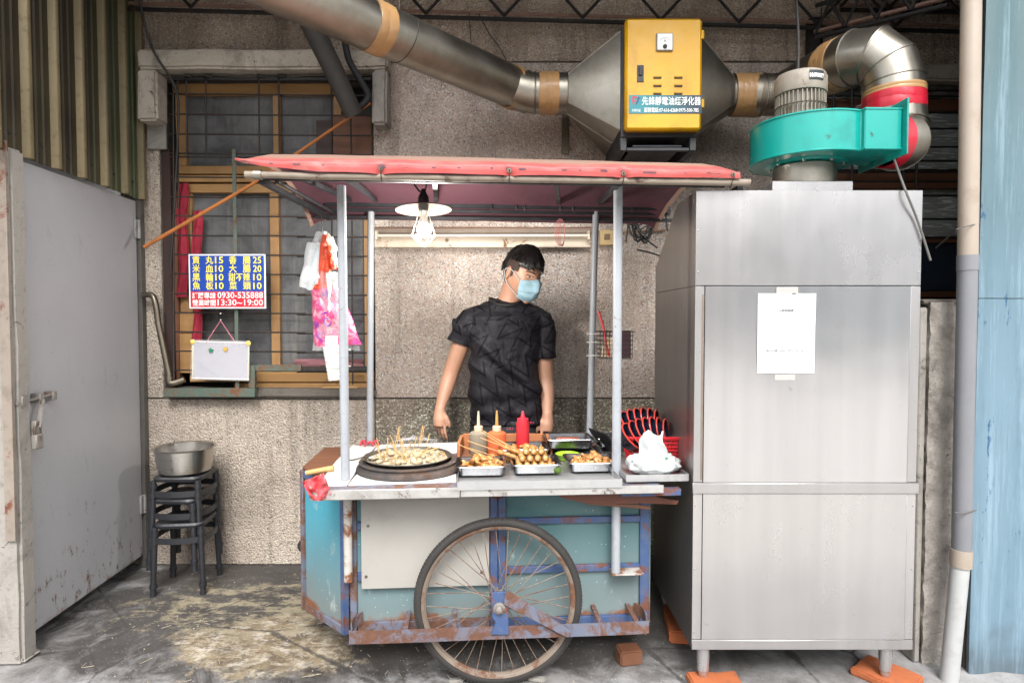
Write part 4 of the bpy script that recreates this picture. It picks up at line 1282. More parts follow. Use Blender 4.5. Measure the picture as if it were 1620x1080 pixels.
# ---- chequer plate set in the floor
cp = thing('chequer_plate', 'strip of steel chequer plate set in the floor at the front', 'plate', (-.7, 2.2, 0))
MB().box(P(90, 1065, 2.2).x, .12, 1.5, 2.245, -.001, .0035).build('plate', metal('scuffed_plate', C('#8e8c8a'), .5, C('#5e5450'), .6, 4, C('#7a5a50'), .2), cp)
tr = MB()
for i in range(60):
    for j in range(16):
        x = P(90, 1065, 2.2).x + .012 + i * .029
        y = 2.235 - j * .029
        if x > .115: continue
        s_ = 1 if (i + j) % 2 else -1
        M_ = Matrix.Translation((x, y, .0036)) @ Matrix.Rotation(R(45) * s_, 4, 'Z')
        tr.add([(-.012, 0, 0), (0, -.003, 0), (.012, 0, 0), (0, .003, 0), (-.006, 0, .0014), (.006, 0, .0014)], [(0, 1, 4), (1, 5, 4), (1, 2, 5), (2, 3, 5), (3, 4, 5), (3, 0, 4)], M_)
tag(tr.build('tread', metal('scuffed_tread', C('#a3a19f'), .4, C('#6e6460'), .5, 6), cp), None, None, None, 'stuff')
# litter on the floor
lit = MB()
for i in range(200):
    x, y = random.uniform(-1.75, .9), random.uniform(2.25, 3.3)
    d_ = random.uniform(.0015, .005)
    lit.ell((x, y, d_ * .4), (d_, d_ * random.uniform(.5, 1), d_ * .5), 5, 3)
for i in range(60):
    x, y = random.gauss(-1.0, .35), random.gauss(2.55, .18)
    a = random.uniform(0, 3.14); l_ = random.uniform(.01, .05)
    lit.tube([(x, y, .003), (x + l_ * math.cos(a), y + l_ * math.sin(a), .004)], .0012, 4)
tag(lit.build('floor_litter', plain('grit', C('#b9ad97'), .9, 0, .6, 40)), 'grit, crumbs and straw bits scattered over the floor', None, None, 'stuff')
# ================================================================== STEEL CABINET
cab = thing('steel_cabinet', 'tall stainless steel cabinet standing on bricks under the turquoise fan', 'cabinet', (1.07, 2.25, 0))
CYF, CYB = 2.25, 2.88
cxl, cxr = P(1098, 660, CYF).x, P(1452, 660, CYF).x
czt, czb = P(1280, 301, CYF).z, P(1280, 1027, CYF).z
def steel(name, col, rough=.22, blur=0.0):
    t = NT(name)
    c = t.mix(t.noise(2.2, 6, .6), col, tuple(x * .86 for x in col[:3]) + (1,))
    c = t.mix(t.ramp(t.noise(30, 6, .75), [(.64, 0.0), (.72, .55)]), c, C('#6d655c'))
    c = t.mix(t.ramp(t.noise(3.2, 8, .7, vec=t.mapping((1.5, 1, .5))), [(.6, 0.0), (.8, .4)]), c, C('#8d8074'))
    c = t.mix(t.ramp(t.voro(26), [(.035, .7), (.06, 0.0)]), c, C('#5b4d40'))
    vb = t.noise(2.2, 7, .62, vec=t.mapping((5, 5, .22)), dist=.4)
    c = t.mix(t.ramp(vb, [(.35, .0), (.7, .22)]), c, tuple(min(1, x * 1.5) for x in col[:3]) + (1,))
    t.set(col=c, metal=.8, rough=t.ramp(t.noise(3.5, 6, .65, vec=t.mapping((1, 1, .5))), [(.3, rough - .02), (.7, rough + .06)]))
    h = t.bump(t.noise(60, 4, .6, vec=t.mapping((9, 9, .4))), .05, .002)
    t.bump(t.noise(2.6, 2, vec=t.mapping((1.4, 1, .7))), .16, .03, h)
    return t.m
M_SS = steel('brushed_stainless', C('#bbb8b7'), .24)
M_SS2 = steel('dull_stainless', C('#b0adac'), .32)
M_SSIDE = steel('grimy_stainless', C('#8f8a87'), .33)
zs = lambda py: P(1280, py, CYF).z
xs = lambda px, py=660: P(px, py, CYF).x
# side sheets: profile with the cut-off back top corner
zc = P(1035, 425, CYB).z
yc = CYF + .26
side = [(CYF + .004, czb), (CYB, czb), (CYB, zc), (yc, czt - .002), (CYF + .004, czt - .002)]
def side_sheet(x, nm, z0, z1):
    # clip profile between z0 and z1
    pts = []
    n_ = len(side)
    for i in range(n_):
        (y0, a0), (y1, a1) = side[i], side[(i + 1) % n_]
        if z0 <= a0 <= z1: pts.append((y0, a0))
        for zz_ in sorted((z0, z1), reverse=(a1 < a0)):
            if min(a0, a1) < zz_ < max(a0, a1):
                k = (zz_ - a0) / (a1 - a0); pts.append((y0 + (y1 - y0) * k, zz_))
    M = Matrix(((0, 0, 1, x), (1, 0, 0, 0), (0, 1, 0, 0), (0, 0, 0, 1)))
    MB().prism(pts, 0, .003, M).build(nm, M_SSIDE, cab)
zseam = zs(452)
for x in (cxl + .001, cxr - .004):
    side_sheet(x, 'side_sheet', czb, zseam - .001); side_sheet(x, 'side_sheet', zseam + .001, czt - .0021)
MB().box(cxl, cxl + .001 + .0, CYF, CYF + .002, czb, czt).build('edge_strip', M_SS, cab)
# top and back
MB().box(cxl + .005, cxr - .005, CYF + .004, yc, czt - .004, czt - .002).build('top_sheet', M_SSIDE, cab)
a_, b_ = Vector((0, yc, czt - .003)), Vector((0, CYB, zc))
MB().grid(lambda u, v: (cxl + .005 + (cxr - cxl - .01) * u, a_.y + (b_.y - a_.y) * v, a_.z + (b_.z - a_.z) * v), 2, 2, .002).build('sloping_sheet', M_SSIDE, cab)
MB().box(cxl + .005, cxr - .005, CYB - .004, CYB - .001, czb, zc - .003).build('back_sheet', M_SSIDE, cab)
MB().box(cxl + .005, cxr - .005, CYF + .006, CYB - .006, czb + .001, czb + .004).build('bottom_sheet', M_SSIDE, cab)
def fb(x0, x1, z0, z1, y, th, m, nm, b=.0015): MB().box(x0, x1, y, y + th, z0, z1, b).build(nm, m, cab)
fb(cxl, cxr, zseam + .0012, czt, CYF, .003, M_SS, 'hood_sheet')
xl1, xr1 = xs(1113), xs(1436)
zt1, zt0 = zs(763), zs(780)
fb(cxl, xl1 - .001, zt1 + .001, zseam - .0012, CYF, .003, M_SS2, 'stile')
fb(xr1 + .0015, cxr, zt1 + .001, zseam - .0012, CYF, .003, M_SS2, 'stile')
t = NT('rust_stained_gap'); t.set(col=t.mix(t.noise(30, 5), C('#6e5d50'), C('#857c75')), rough=.5, metal=.4)
fb(xl1 - .010, xl1 - .002, zt1 + .01, zseam - .03, CYF - .001, .0009, t.m, 'hinge_strip', 0)
t = NT('blurred_stainless_door')
M_SSD = steel('door_stainless', C('#bebcbc'), .18)
mb = MB()
def bulge(u, v):
    x = xl1 + .0008 + (xr1 - xl1 - .0016) * u; z_ = zt1 + .0015 + (zseam - .0015 - zt1 - .0015) * v
    k = math.sin(math.pi * u) * math.sin(math.pi * v)
    return (x, CYF - .002 * k + .0006 * mnoise.noise(Vector((u * 5, v * 6, 1))), z_)
mb.grid(bulge, 40, 40, -.003); mb.build('cabinet_door', M_SSD, cab, angle=60)
fb(cxl - .004, cxr + .006, zt0, zt1, CYF - .008, .010, M_SS2, 'cross_trim', .002)
fb(cxl, xl1 - .001, zs(1011), zt0 - .001, CYF, .003, M_SS, 'stile')
xr2_ = xs(1432, 900)
fb(xr2_ + .0012, cxr - .0, zs(1011), zt0 - .001, CYF, .003, M_SS, 'stile')
mb = MB()
zl0, zl1 = zs(1011) + .0012, zt0 - .0015
mb.grid(lambda u, v: (xl1 + .0005 + (xr2_ - xl1 - .001) * u, CYF - .0015 * math.sin(math.pi * u) * math.sin(math.pi * v), zl0 + (zl1 - zl0) * v), 30, 30, -.003)
mb.build('lower_panel', M_SS, cab, angle=60)
fb(cxl, cxr, czb, zs(1011) - .001, CYF - .002, .005, M_SS2, 'bottom_trim', .002)
for x, y in ((xs(1108, 1050) + .022, CYF + .04), (xs(1411, 1050), CYF + .04), (cxl + .05, CYB - .05), (cxr - .05, CYB - .05)):
    zf = .03 if y < 2.5 else .055
    MB().lathe([(0, zf), (.014, zf), (.017, zf + .006), (.017, zf + .022), (.0215, zf + .026), (.0245, czb - .002), (0, czb - .002)], (x, y, 0), 20).build('leg', M_SS, cab)
for x_ in (cxl + .008, cxr - .010):
    for z_ in (zseam + .05, zseam + .2, zt1 + .06, zt1 + .3, zt1 + .5, zs(900), zs(1000), zs(800)):
        MB().lathe([(0, 0), (.0035, 0), (.003, .0012), (0, .0018)], n=8, M=Matrix.Translation((x_, CYF - .0002, z_)) @ MYr).build('rivet', M_SS2, cab)
# paper sheet and tapes
paper = thing('paper_notice', 'white paper notice with small printed lines taped to the cabinet door', 'notice', P(1244, 590, CYF - .004))
a_, b_ = P(1199, 464, CYF - .006), P(1289, 590, CYF - .006)
mb = MB()
mb.grid(lambda u, v: (a_.x + (b_.x - a_.x) * u - .004 * v * (u - .0) * 1.0, CYF - .0065 - .0025 * math.sin(u * 5 + v * 3) ** 2 * v, b_.z + (a_.z - b_.z) * (1 - v)), 12, 16, .0003)
mb.build('sheet', plain('white_paper', C('#cfd0d2'), .6, 0, .03), paper)
M_INK = plain('grey_ink', C('#2a2b30'), .8)
MX = lambda x, y, z: Matrix.Translation((x, y, z)) @ Matrix.Rotation(R(90), 4, 'X')
cxp = (a_.x + b_.x) / 2 - .004
text('大慶黑輪攤', .0085, MX(cxp, CYF - .0105, P(1244, 492, CYF).z), M_INK, paper, width=.055)
text('街口代號  (396)  0975 7927 064', .0075, MX(cxp, CYF - .0105, P(1244, 555, CYF).z), M_INK, paper, width=.14)
M_CLR = NT('clear_tape'); M_CLR.set(col=C('#c8c4bf'), rough=.25, alpha=.45); M_CLR = M_CLR.m
for (x0, y0, x1, y1) in ((1228, 454, 1262, 466), (1225, 592, 1257, 601)):
    q0, q1 = P(x0, y0, CYF - .004), P(x1, y1, CYF - .004)
    MB().box(q0.x, q1.x, CYF - .0068, CYF - .0062, q1.z, q0.z).build('tape_strip', M_CLR, paper)

# ================================================================== TURQUOISE FAN
FY = 2.50
fan = thing('blower_fan', 'turquoise snail-shaped blower fan with grey motor on top of the steel cabinet', 'fan', (P(1275, 300, FY).x, FY, czt))
M_TURQ = painted('turquoise_enamel', C('#11948a'), C('#0f655f'), .4, 4, C('#2f2a24'), .05, 18, .25, .06)
ftz, fbz = P(1275, 203, FY).z, P(1275, 262, FY).z
fcx = P(1275, 240, FY).x
# base box on the cabinet
q0, q1 = P(1222, 286, FY - .12), P(1350, 300, FY - .12)
MB().box(q0.x, q1.x, FY - .12, FY + .16, czt - .001, q0.z, .003).build('base_box', M_SS, fan)
MB().lathe([(.118, q0.z), (.118, fbz - .012), (.104, fbz)], (fcx - .005, FY + .0, 0), 40).build('inlet_collar', M_GALV, fan)
# volute outline: spiral running out to the outlet on the right
def volute(n=56):
    pts = []
    for i in range(n):
        a = R(-90 + 25) - R(300) * i / (n - 1)      # clockwise from the lower right
        rr_ = .235 - .055 * i / (n - 1)
        pts.append((rr_ * math.cos(a), rr_ * math.sin(a)))
    return pts
vp = volute()
outx = P(1392, 240, FY - .1).x - fcx
poly = [(outx, -.235), (.10, -.238)] + vp + [(outx, .02)]
mb = MB().prism(poly, fbz, ftz, Matrix.Translation((fcx, FY, 0)), b=.004)
mb.build('volute_casing', M_TURQ, fan, angle=30)
# rims of the two side plates
def rim(z_):
    pts = [Vector((fcx + x, FY + y, z_)) for x, y in poly]
    return MB().tube(pts, .0045, 6, closed=True)
rim(ftz - .002).build('seam_rim', M_TURQ, fan); rim(fbz + .004).build('seam_rim', M_TURQ, fan)
MB().box(fcx + outx, fcx + outx + .007, FY - .262, FY + .05, fbz - .022, ftz + .03, .002).build('outlet_flange', M_TURQ, fan)
MB().lathe([(.10, fbz - .004), (.145, fbz - .004), (.15, fbz - .0005), (.10, fbz - .0005)], (fcx, FY, 0), 40, closed=True).build('inlet_ring', M_TURQ, fan)
for k in range(8):
    a = k * R(45) + .3
    MB().lathe([(0, -.012), (.006, -.012), (.006, -.0045), (0, -.0045)], (fcx + .132 * math.cos(a), FY + .132 * math.sin(a), fbz), 6).build('bolt', M_GALV, fan)
# motor: ribbed body and domed cowl
M_MOTOR = painted('grey_cast_motor', C('#8d8579'), C('#5b5046'), .5, 12, C('#6e5440'), .2, 16, .55, .3)
mx_ = P(1266, 160, FY + .0).x
mt, mm_, mb0 = P(1266, 119, FY).z, P(1266, 152, FY).z, P(1266, 196, FY).z
mb = MB().lathe([(0, ftz + .0005), (.098, ftz + .0005), (.098, ftz + .012), (.082, ftz + .014), (.082, mm_ - .001), (0, mm_ - .001)], (mx_, FY, 0), 40)
mb.build('motor_body', M_MOTOR, fan)
for k in range(36):
    a = 2 * math.pi * k / 36
    M_ = Matrix.Translation((mx_, FY, 0)) @ Matrix.Rotation(a, 4, 'Z')
    MB().box(.0825, .094, -.0018, .0018, ftz + .03, mm_ - .004, 0, M_).build('cooling_fin', M_MOTOR, fan)
for z_ in (ftz + .03, ftz + .075):
    MB().tube([(mx_ + .0965 * math.cos(a), FY + .0965 * math.sin(a), z_) for a in [2 * math.pi * k / 32 for k in range(32)]], .0025, 5, closed=True).build('tie_band', M_GALV_SOOT, fan)
MB().lathe([(.0, mm_), (.096, mm_), (.0975, mm_ + .004), (.0975, mt - .022), (.090, mt - .006), (.07, mt), (0, mt + .002)], (mx_, FY, 0), 44).build('motor_cowl', M_MOTOR, fan)
for dx in (-.075, .06):
    MB().box(mx_ + dx - .014, mx_ + dx + .014, FY - .115, FY - .085, ftz + .001, ftz + .02, .003).build('mounting_lug', M_GALV, fan)
p = P(1278, 132, FY - .1)
plate = MB()
plate.grid(lambda u, v: (mx_ + .0995 * math.sin(-.12 + .62 * u), FY - .0995 * math.cos(-.12 + .62 * u), P(1278, 140, FY).z + .034 * v), 10, 2, -.001)
plate.build('name_plate', plain('dark_plate', C('#22262b'), .4), fan)
M_INKW = plain('white_print', C('#e8e8e4'), .6)
for i, ch in enumerate('神馬風機'):
    a = -.12 + .62 * (i + .5) / 4
    M_ = Matrix.Translation((mx_ + .1008 * math.sin(a), FY - .1008 * math.cos(a), P(1278, 140, FY).z + .008)) @ Matrix.Rotation(a, 4, 'Z') @ Matrix.Rotation(R(90), 4, 'X')
    text(ch, .0165, M_, M_INKW, fan, off=.0006, ext=.0002)
# power flex from the motor and hanging rod above it
MB().tube(smooth_path([P(1262, 120, FY), P(1263, 60, FY + .1), P(1259, -10, FY + .2)], 5), .006, 8).build('hanger_rod', M_BLACKSTEEL, fan)
cord = MB().tube(smooth_path([P(1405, 225, 2.42), P(1418, 262, 2.33), P(1432, 300, 2.235), P(1452, 350, 2.238), P(1472, 412, 2.24)], 8), .0042, 8)
tag(cord.build('power_cable', M_GREYWIRE), 'thick grey cable running down over the right corner of the steel cabinet', 'cable')

# ================================================================== DUCTS
def taped(parent, c, dirv, r, w, m=None):
    # several overlapping turns of tape, each a little askew and wrinkled
    m = m or M_TAPE
    n_ = max(2, int(w / .026))
    d0 = Vector(dirv).normalized()
    for i in range(n_):
        off = (i - (n_ - 1) / 2) * w / n_
        dd = (d0 + Vector((random.uniform(-.05, .05), random.uniform(-.05, .05), random.uniform(-.05, .05)))).normalized()
        M_ = Matrix.Translation(Vector(c) + d0 * off) @ dd.to_track_quat('Z', 'Y').to_matrix().to_4x4()
        ww = w / n_ * 1.25
        mb = MB(); vs = []; fs = []
        sd_ = random.uniform(0, 99)
        N_ = 72; prof_ = [(-.004, -ww / 2), (.0006, -ww / 2), (.002, -ww * .2), (.0022, ww * .2), (.0006, ww / 2), (-.004, ww / 2)]
        for (dr, z_) in prof_:
            for k in range(N_):
                a = 2 * math.pi * k / N_
                q = mnoise.noise(Vector((math.cos(a) * 4 + sd_, math.sin(a) * 4, z_ * 40))) * .0022 + mnoise.noise(Vector((math.cos(a) * 14, math.sin(a) * 14 + sd_, z_ * 90))) * .001
                rr_ = r + dr + .0005 * i + (q if dr > 0 else 0)
                vs.append((rr_ * math.cos(a), rr_ * math.sin(a), z_ + .0016 * math.sin(3 * a + sd_)))
        P_ = len(prof_)
        for j in range(P_):
            for k in range(N_):
                l = (k + 1) % N_
                fs.append((j * N_ + k, j * N_ + l, ((j + 1) % P_) * N_ + l, ((j + 1) % P_) * N_ + k))
        MB().add(vs, fs, M_).build('tape_band', m, parent, angle=70)
def duct(name, label, path, radii, k=8, m=M_GALV, n=40):
    t = thing(name, label, 'duct', path[0], 0)
    MB().tube(path, radii, n, cap=False).build('duct_pipe', m, t, angle=50)
    return t
def ring(parent, c, dirv, r, w, m, nm, prof=None):
    """band round a duct: centre, axis direction, radius, width"""
    M_ = Matrix.Translation(Vector(c)) @ Vector(dirv).to_track_quat('Z', 'Y').to_matrix().to_4x4()
    pr = prof or [(r - .004, -w / 2), (r, -w / 2), (r + .0015, -w * .2), (r - .0005, 0), (r + .0012, w * .2), (r, w / 2), (r - .004, w / 2)]
    return MB().lathe(pr, n=40, M=M_, closed=True).build(nm, m, parent)
DYJ = 3.12
RB = .098
pj = P(835, 147, DYJ); pend = P(300, -85, 2.02)
p893 = P(897, 148, DYJ)
main = thing('exhaust_duct', 'long round galvanised duct slanting from the top left to the yellow purifier', 'duct', pend)
dm = (P(808, 137, DYJ) - pend)
MB().tube([pend, pend + dm * .5, P(808, 137, DYJ)], .0985, 44, cap=False).build('duct_pipe', M_GALV, main, angle=50)
MB().tube(smooth_path([P(806, 136.2, DYJ), P(822, 143, DYJ), P(838, 147, DYJ), P(852, 148, DYJ), P(898, 148, DYJ)], 4), .0965, 44, cap=False).build('elbow_pipe', M_GALV, main, angle=50)
dn = dm.normalized()
ax = Vector((1, 0, 0))
for c_, d_, r_, w_, m_, nm_ in (
    (pend + dm * ((P(522, 0, 1).x) * 0 + .47), dn, .1005, .075, M_TAPE, 'tape_band'),
    (P(812, 139, DYJ), dn, .101, .055, M_TAPE, 'tape_band'),
    (P(868, 148, DYJ), ax, .100, .085, M_TAPE, 'tape_band')):
    taped(main, c_, d_, r_, w_, m_)
for c_, d_ in ((P(831, 145.5, DYJ), (dn + ax).normalized()), (P(846, 148, DYJ), ax), (pend + dm * .445, dn)):
    ring(main, c_, d_, .1, .006, M_GALV, 'seam_ring', [(.096, -.004), (.1015, -.002), (.1025, 0), (.1015, .002), (.096, .004)])
# wire loop round the duct and up to the roof
cw = pend + dm * .56
M_ = Matrix.Translation(cw) @ dn.to_track_quat('Z', 'Y').to_matrix().to_4x4() @ Matrix.Rotation(R(10), 4, 'X')
mbw = MB().tube([M_ @ Vector((.1005 * math.cos(a), .1005 * math.sin(a), 0)) for a in [2 * math.pi * i / 40 for i in range(40)]], .0018, 5, closed=True)
mbw.tube([cw + Vector((0, -.1, .02)), cw + Vector((.0, -.02, .4))], .0016, 5); mbw.build('hanging_wire', M_WIRE, main)

# purifier box
pu = thing('air_purifier', 'yellow fronted electrostatic smoke purifier box with blue banner between the ducts', 'purifier', P(1045, 240, 3.1))
PF = 2.86
pz = lambda py, Y=PF: P(1045, py, Y).z
px_ = lambda x, Y=PF: P(x, 130, Y).x
M_YEL = painted('yellow_enamel', C('#d49f06'), C('#8f6a10'), .45, 4, rough=.35, bump=.03)
M_DARKBOX = plain('dark_grey_box', C('#26272a'), .55, 0, .3, 8)
yx0, yx1, yz0, yz1 = px_(989), px_(1111), pz(206), pz(28)
MB().prism([(yx0, yz0), (yx1, yz0), (yx1, yz1), (yx0, yz1)], PF, PF + .05, Matrix(((1, 0, 0, 0), (0, 0, 1, 0), (0, 1, 0, 0), (0, 0, 0, 1))), b=.012).build('yellow_door', M_YEL, pu)
bx0, bx1 = px_(985), px_(1108)
bz0 = P(1045, 240, 2.93).z
MB().box(bx0, bx1, PF + .052, 3.37, pz(212) - .0, yz1 - .02, .003).build('housing', M_DARKBOX, pu)
# open frame below the box
for x0_, x1_ in ((bx0, bx0 + .03), (bx1 - .03, bx1)):
    MB().box(x0_, x1_, PF + .054, 3.36, bz0, pz(212) - .001, .002).build('frame_leg', M_DARKBOX, pu)
MB().box(bx0 + .031, bx1 - .031, PF + .056, PF + .08, bz0, bz0 + .015, .002).build('frame_rail', M_DARKBOX, pu)
MB().box(bx0 + .06, bx1 - .06, PF + .07, 3.3, bz0 + .02, pz(212) - .03, .004).build('transformer_tray', plain('grey_tray', C('#3c3e44'), .5), pu)
cm = P(1051, 68, PF)
MB().box(cm.x - .038, cm.x + .038, PF - .010, PF - .0005, cm.z - .040, cm.z + .040, .003).build('meter_case', plain('meter_case', C('#8a8a84'), .4), pu)
MB().box(cm.x - .034, cm.x + .034, PF - .0125, PF - .0101, cm.z - .036, cm.z + .036, .001).build('meter_face', plain('meter_face', C('#dedfdc'), .3), pu)
mk = MB()
for i in range(11):
    a = R(40 + 10 * i)
    mk.box(-.0006, .0006, 0, .0006, .026, .031, 0, Matrix.Translation((cm.x, PF - .0135, cm.z - .012)) @ Matrix.Rotation(a - R(90), 4, 'Y'))
mk.build('meter_scale', M_INK, pu)
text('A', .016, MX(cm.x, PF - .0131, cm.z - .002), plain('black_ink', C('#1c1c1e'), .6), pu)
MB().lathe([(0, 0), (.010, 0), (.009, .005), (0, .006)], n=16, M=Matrix.Translation((cm.x, PF - .0126, cm.z - .022)) @ MYr).build('meter_dial', M_DARKBOX, pu)
h_ = P(1013, 117, PF)
MB().box(h_.x - .015, h_.x + .015, PF - .004, PF - .0005, h_.z - .038, h_.z + .038, .001).build('handle_recess', M_BLACKPL, pu)
MB().box(h_.x - .008, h_.x + .008, PF - .010, PF - .0041, h_.z - .01, h_.z + .03, .002).build('handle', M_DARKBOX, pu)
for ix, X_ in enumerate((1040, 1073)):
    for Y_ in (123, 136, 148.5):
        q = P(X_, Y_, PF)
        MB().box(q.x - .019, q.x + .019, PF - .008, PF - .0005, q.z - .000, q.z + .006, .002).build('louvre', M_YEL, pu)
        MB().box(q.x - .018, q.x + .018, PF - .0045, PF - .0004, q.z - .005, q.z - .0005, .0005).build('louvre_slot', M_BLACKPL, pu)
for Y_ in (54, 163):
    q = P(1111, Y_, PF)
    MB().tube([(q.x + .004, PF + .01, q.z - .018), (q.x + .004, PF + .01, q.z + .018)], .008, 8).build('hinge', M_YEL, pu)
# banner
t = NT('teal_banner')
t.set(col=t.mix(t.lin(t.sep()[0], -.15, .10), C('#12767f'), C('#0b2436')), rough=.4)
b0, b1 = P(995, 151, PF), P(1110, 180, PF)
MB().box(b0.x, b1.x - .001, PF - .0022, PF - .0006, b1.z, b0.z).build('banner', t.m, pu)
yb_ = PF - .0026
text('先鋒靜電油煙淨化器', .04, MX((P(1015, 165, PF).x + P(1109, 165, PF).x) / 2, yb_, P(1, 165.5, PF).z), M_INKW, pu, off=.0003, width=P(1108, 165, PF).x - P(1015, 165, PF).x)
text('服務電話:07-616-6268·0975-500-785', .023, MX((P(1019, 165, PF).x + P(1105, 165, PF).x) / 2, yb_, P(1, 177.5, PF).z), M_INKW, pu, off=.0002, width=P(1105, 165, PF).x - P(1019, 165, PF).x)
text('先鋒科技', .014, MX(P(1006.5, 165, PF).x, yb_, P(1, 177, PF).z), M_INKW, pu, off=.0, width=.04)
ec = P(1006, 161, PF)
def poly_logo(pts, m, nm): MB().prism([(ec.x + x, ec.z + z_) for x, z_ in pts], -.0004, 0, Matrix(((1, 0, 0, 0), (0, 0, 1, yb_), (0, 1, 0, 0), (0, 0, 0, 1)))).build(nm, m, pu)
poly_logo([(-.018, .022), (.006, .022), (.003, .014), (-.010, .014), (-.010, .006), (.002, .006), (-.001, -.001), (-.010, -.001), (-.006, -.016), (-.016, -.008)], plain('logo_red', C('#b3273c'), .5), 'emblem')
poly_logo([(.010, .022), (.022, .014), (.014, .012), (.008, -.008), (-.004, -.018), (.003, .000)], plain('logo_navy', C('#173a66'), .5), 'emblem')
# transition cones
def cone(cx0, cz0, r, sx, y0, y1, z0, z1, Yc, nm, label, flip):
    t = thing('transition_cone', label, 'duct', (cx0, Yc, cz0))
    n_ = 48
    circ, sq, lip = [], [], []
    for i in range(n_):
        a = 2 * math.pi * i / n_ + math.pi / 4
        circ.append(Vector((cx0, Yc + r * math.cos(a), cz0 + r * math.sin(a))))
        c_, s_ = math.cos(a), math.sin(a)
        m_ = max(abs(c_), abs(s_))
        sq.append(Vector((sx, (y0 + y1) / 2 + (y1 - y0) / 2 * c_ / m_, (z0 + z1) / 2 + (z1 - z0) / 2 * s_ / m_)))
    MB().loft([circ, sq], cap=False).build('cone_sheet', M_GALV, t, angle=12)
    for k in (0, n_ // 4, n_ // 2, 3 * n_ // 4):
        MB().tube([circ[k], sq[k]], .003, 5).build('folded_seam', M_GALV, t)
    mid = [(sq[(k) % n_] + sq[(k + n_ // 4) % n_]) / 2 for k in (n_ // 2,)]
    MB().tube([circ[(n_ * 5 // 8) % n_] + Vector((0, 0, 0)), (sq[n_ // 2] + sq[n_ * 3 // 4]) / 2], .0022, 5).build('folded_seam', M_GALV, t)
    ring(t, (cx0, Yc, cz0), (1, 0, 0), r, .012, M_GALV, 'cone_collar')
    return t
zt_, zb_ = P(978, 52, 2.93).z, P(978, 207, 2.93).z
cone(p893.x, p893.z, .0985, bx0 - .001, PF + .056, 3.36, zb_, zt_, DYJ, 'c', 'galvanised cone joining the long slanting duct to the yellow purifier', 1)
pr_ = P(1152, 151, DYJ)
cone(pr_.x, pr_.z, .0985, bx1 + .001, PF + .056, 3.36, zb_, zt_, DYJ, 'c', 'galvanised cone on the right of the yellow purifier, half in shade', 1)

# curved duct from purifier over to fan
cd = thing('curved_duct', 'galvanised duct rising then hooking down over the fan with red taped joints', 'duct', pr_)
pA = P(1225, 150, 3.05)
MB().tube([pr_, P(1190, 150.5, 3.1), pA], .097, 44, cap=False).build('duct_pipe', M_GALV, cd)
taped(cd, P(1179, 151, 3.1), (1, 0, 0), .0995, .13)
ring(cd, P(1204, 151, 3.07), (1, 0, 0), .101, .008, M_GALV, 'seam_ring')
RD = .112
OUTC = Vector((fcx + outx + .008, FY - .106, (ftz + fbz) / 2 - .01))
pB, pC = P(1243, 146, 3.02), P(1338, 97, 2.72)
MB().tube(smooth_path([P(1210, 150, 3.07), pA, pB, P(1285, 124, 2.9), pC], 4), [.097] * 9 + [.099, .1, .102, .104, .105, .106, .107, .108][:8], 44, cap=False).build('duct_pipe', M_GALV_SOOT, cd)
segs = [P(1330, 101, 2.74), P(1352, 92, 2.66), P(1383, 88, 2.60), P(1405, 105, 2.57), P(1413, 132, 2.56), P(1415, 178, 2.555), P(1419, 205, 2.55), P(1421, 228, 2.52), OUTC + Vector((.085, .03, .01)), OUTC + Vector((.0, .0, 0))]
# segmented lobster-back bend: straight lengths with mitred seams
MB().tube(segs, [.108, .112, .112, .112, .112, .112, .111, .108, .100, .092], 44, cap=False).build('segmented_bend', M_GALV, cd, angle=12)
for i in (1, 2, 3, 4, 6, 7):
    d_ = (segs[i + 1] - segs[i - 1]).normalized()
    ring(cd, segs[i], d_, .112 if i < 7 else .109, .006, M_GALV, 'seam_ring', [(.108, -.004), (.1145, -.0025), (.1155, 0), (.1145, .0025), (.108, .004)] if i < 7 else [(.103, -.004), (.1105, -.0025), (.1115, 0), (.1105, .0025), (.103, .004)])
taped(cd, P(1325, 104, 2.76), (segs[1] - segs[0]).normalized(), .110, .09)
taped(cd, P(1414, 165, 2.557), (0.03, 0, -1), .1135, .06, M_REDTAPE)
ring(cd, P(1414, 148, 2.558), (0.03, 0, -1), .1142, .026, M_TAPE, 'sealant_band')
ring(cd, OUTC + Vector((.032, .008, .002)), (1, .25, .05), .0985, .05, M_REDTAPE, 'tape_band')
MB().lathe([(.0, 0), (.04, .004), (.045, .0), (.04, -.004), (0, -.006)], n=24, M=Matrix.Translation(P(1366, 170, 3.3))).build('cap_disc', M_WHITE, cd)

# dark pipe and hose behind the long duct
t_ = MB().tube([P(488, 30, 3.05), P(527, 110, 3.12), P(560, 182, 3.22)], [.052, .05, .046], 24)
tag(t_.build('soot_pipe', plain('sooty_pipe', C('#3a3633'), .7, 0, .4, 8, .3, 30)), 'thick black sooty pipe slanting behind the long duct into the window', 'pipe')
t_ = MB().tube(smooth_path([P(545, 60, 3.2), P(552, 95, 3.22), P(572, 130, 3.25), P(582, 155, 3.28), P(560, 176, 3.26)], 6), .017, 12)
tag(t_.build('black_hose', M_BLACKRUB), 'bent black hose beside the thick sooty pipe above the window', 'hose')
t_ = MB().tube([P(228, 391, 3.20), P(400, 291, 3.25), P(586, 163, 3.30)], [.010, .009, .008], 8)
tag(t_.build('copper_rod', painted('rusty_orange_rod', C('#a8642c'), C('#6b3d1e'), .4, 8, rough=.5)), 'thin rusty orange rod slanting across the window grille', 'rod')
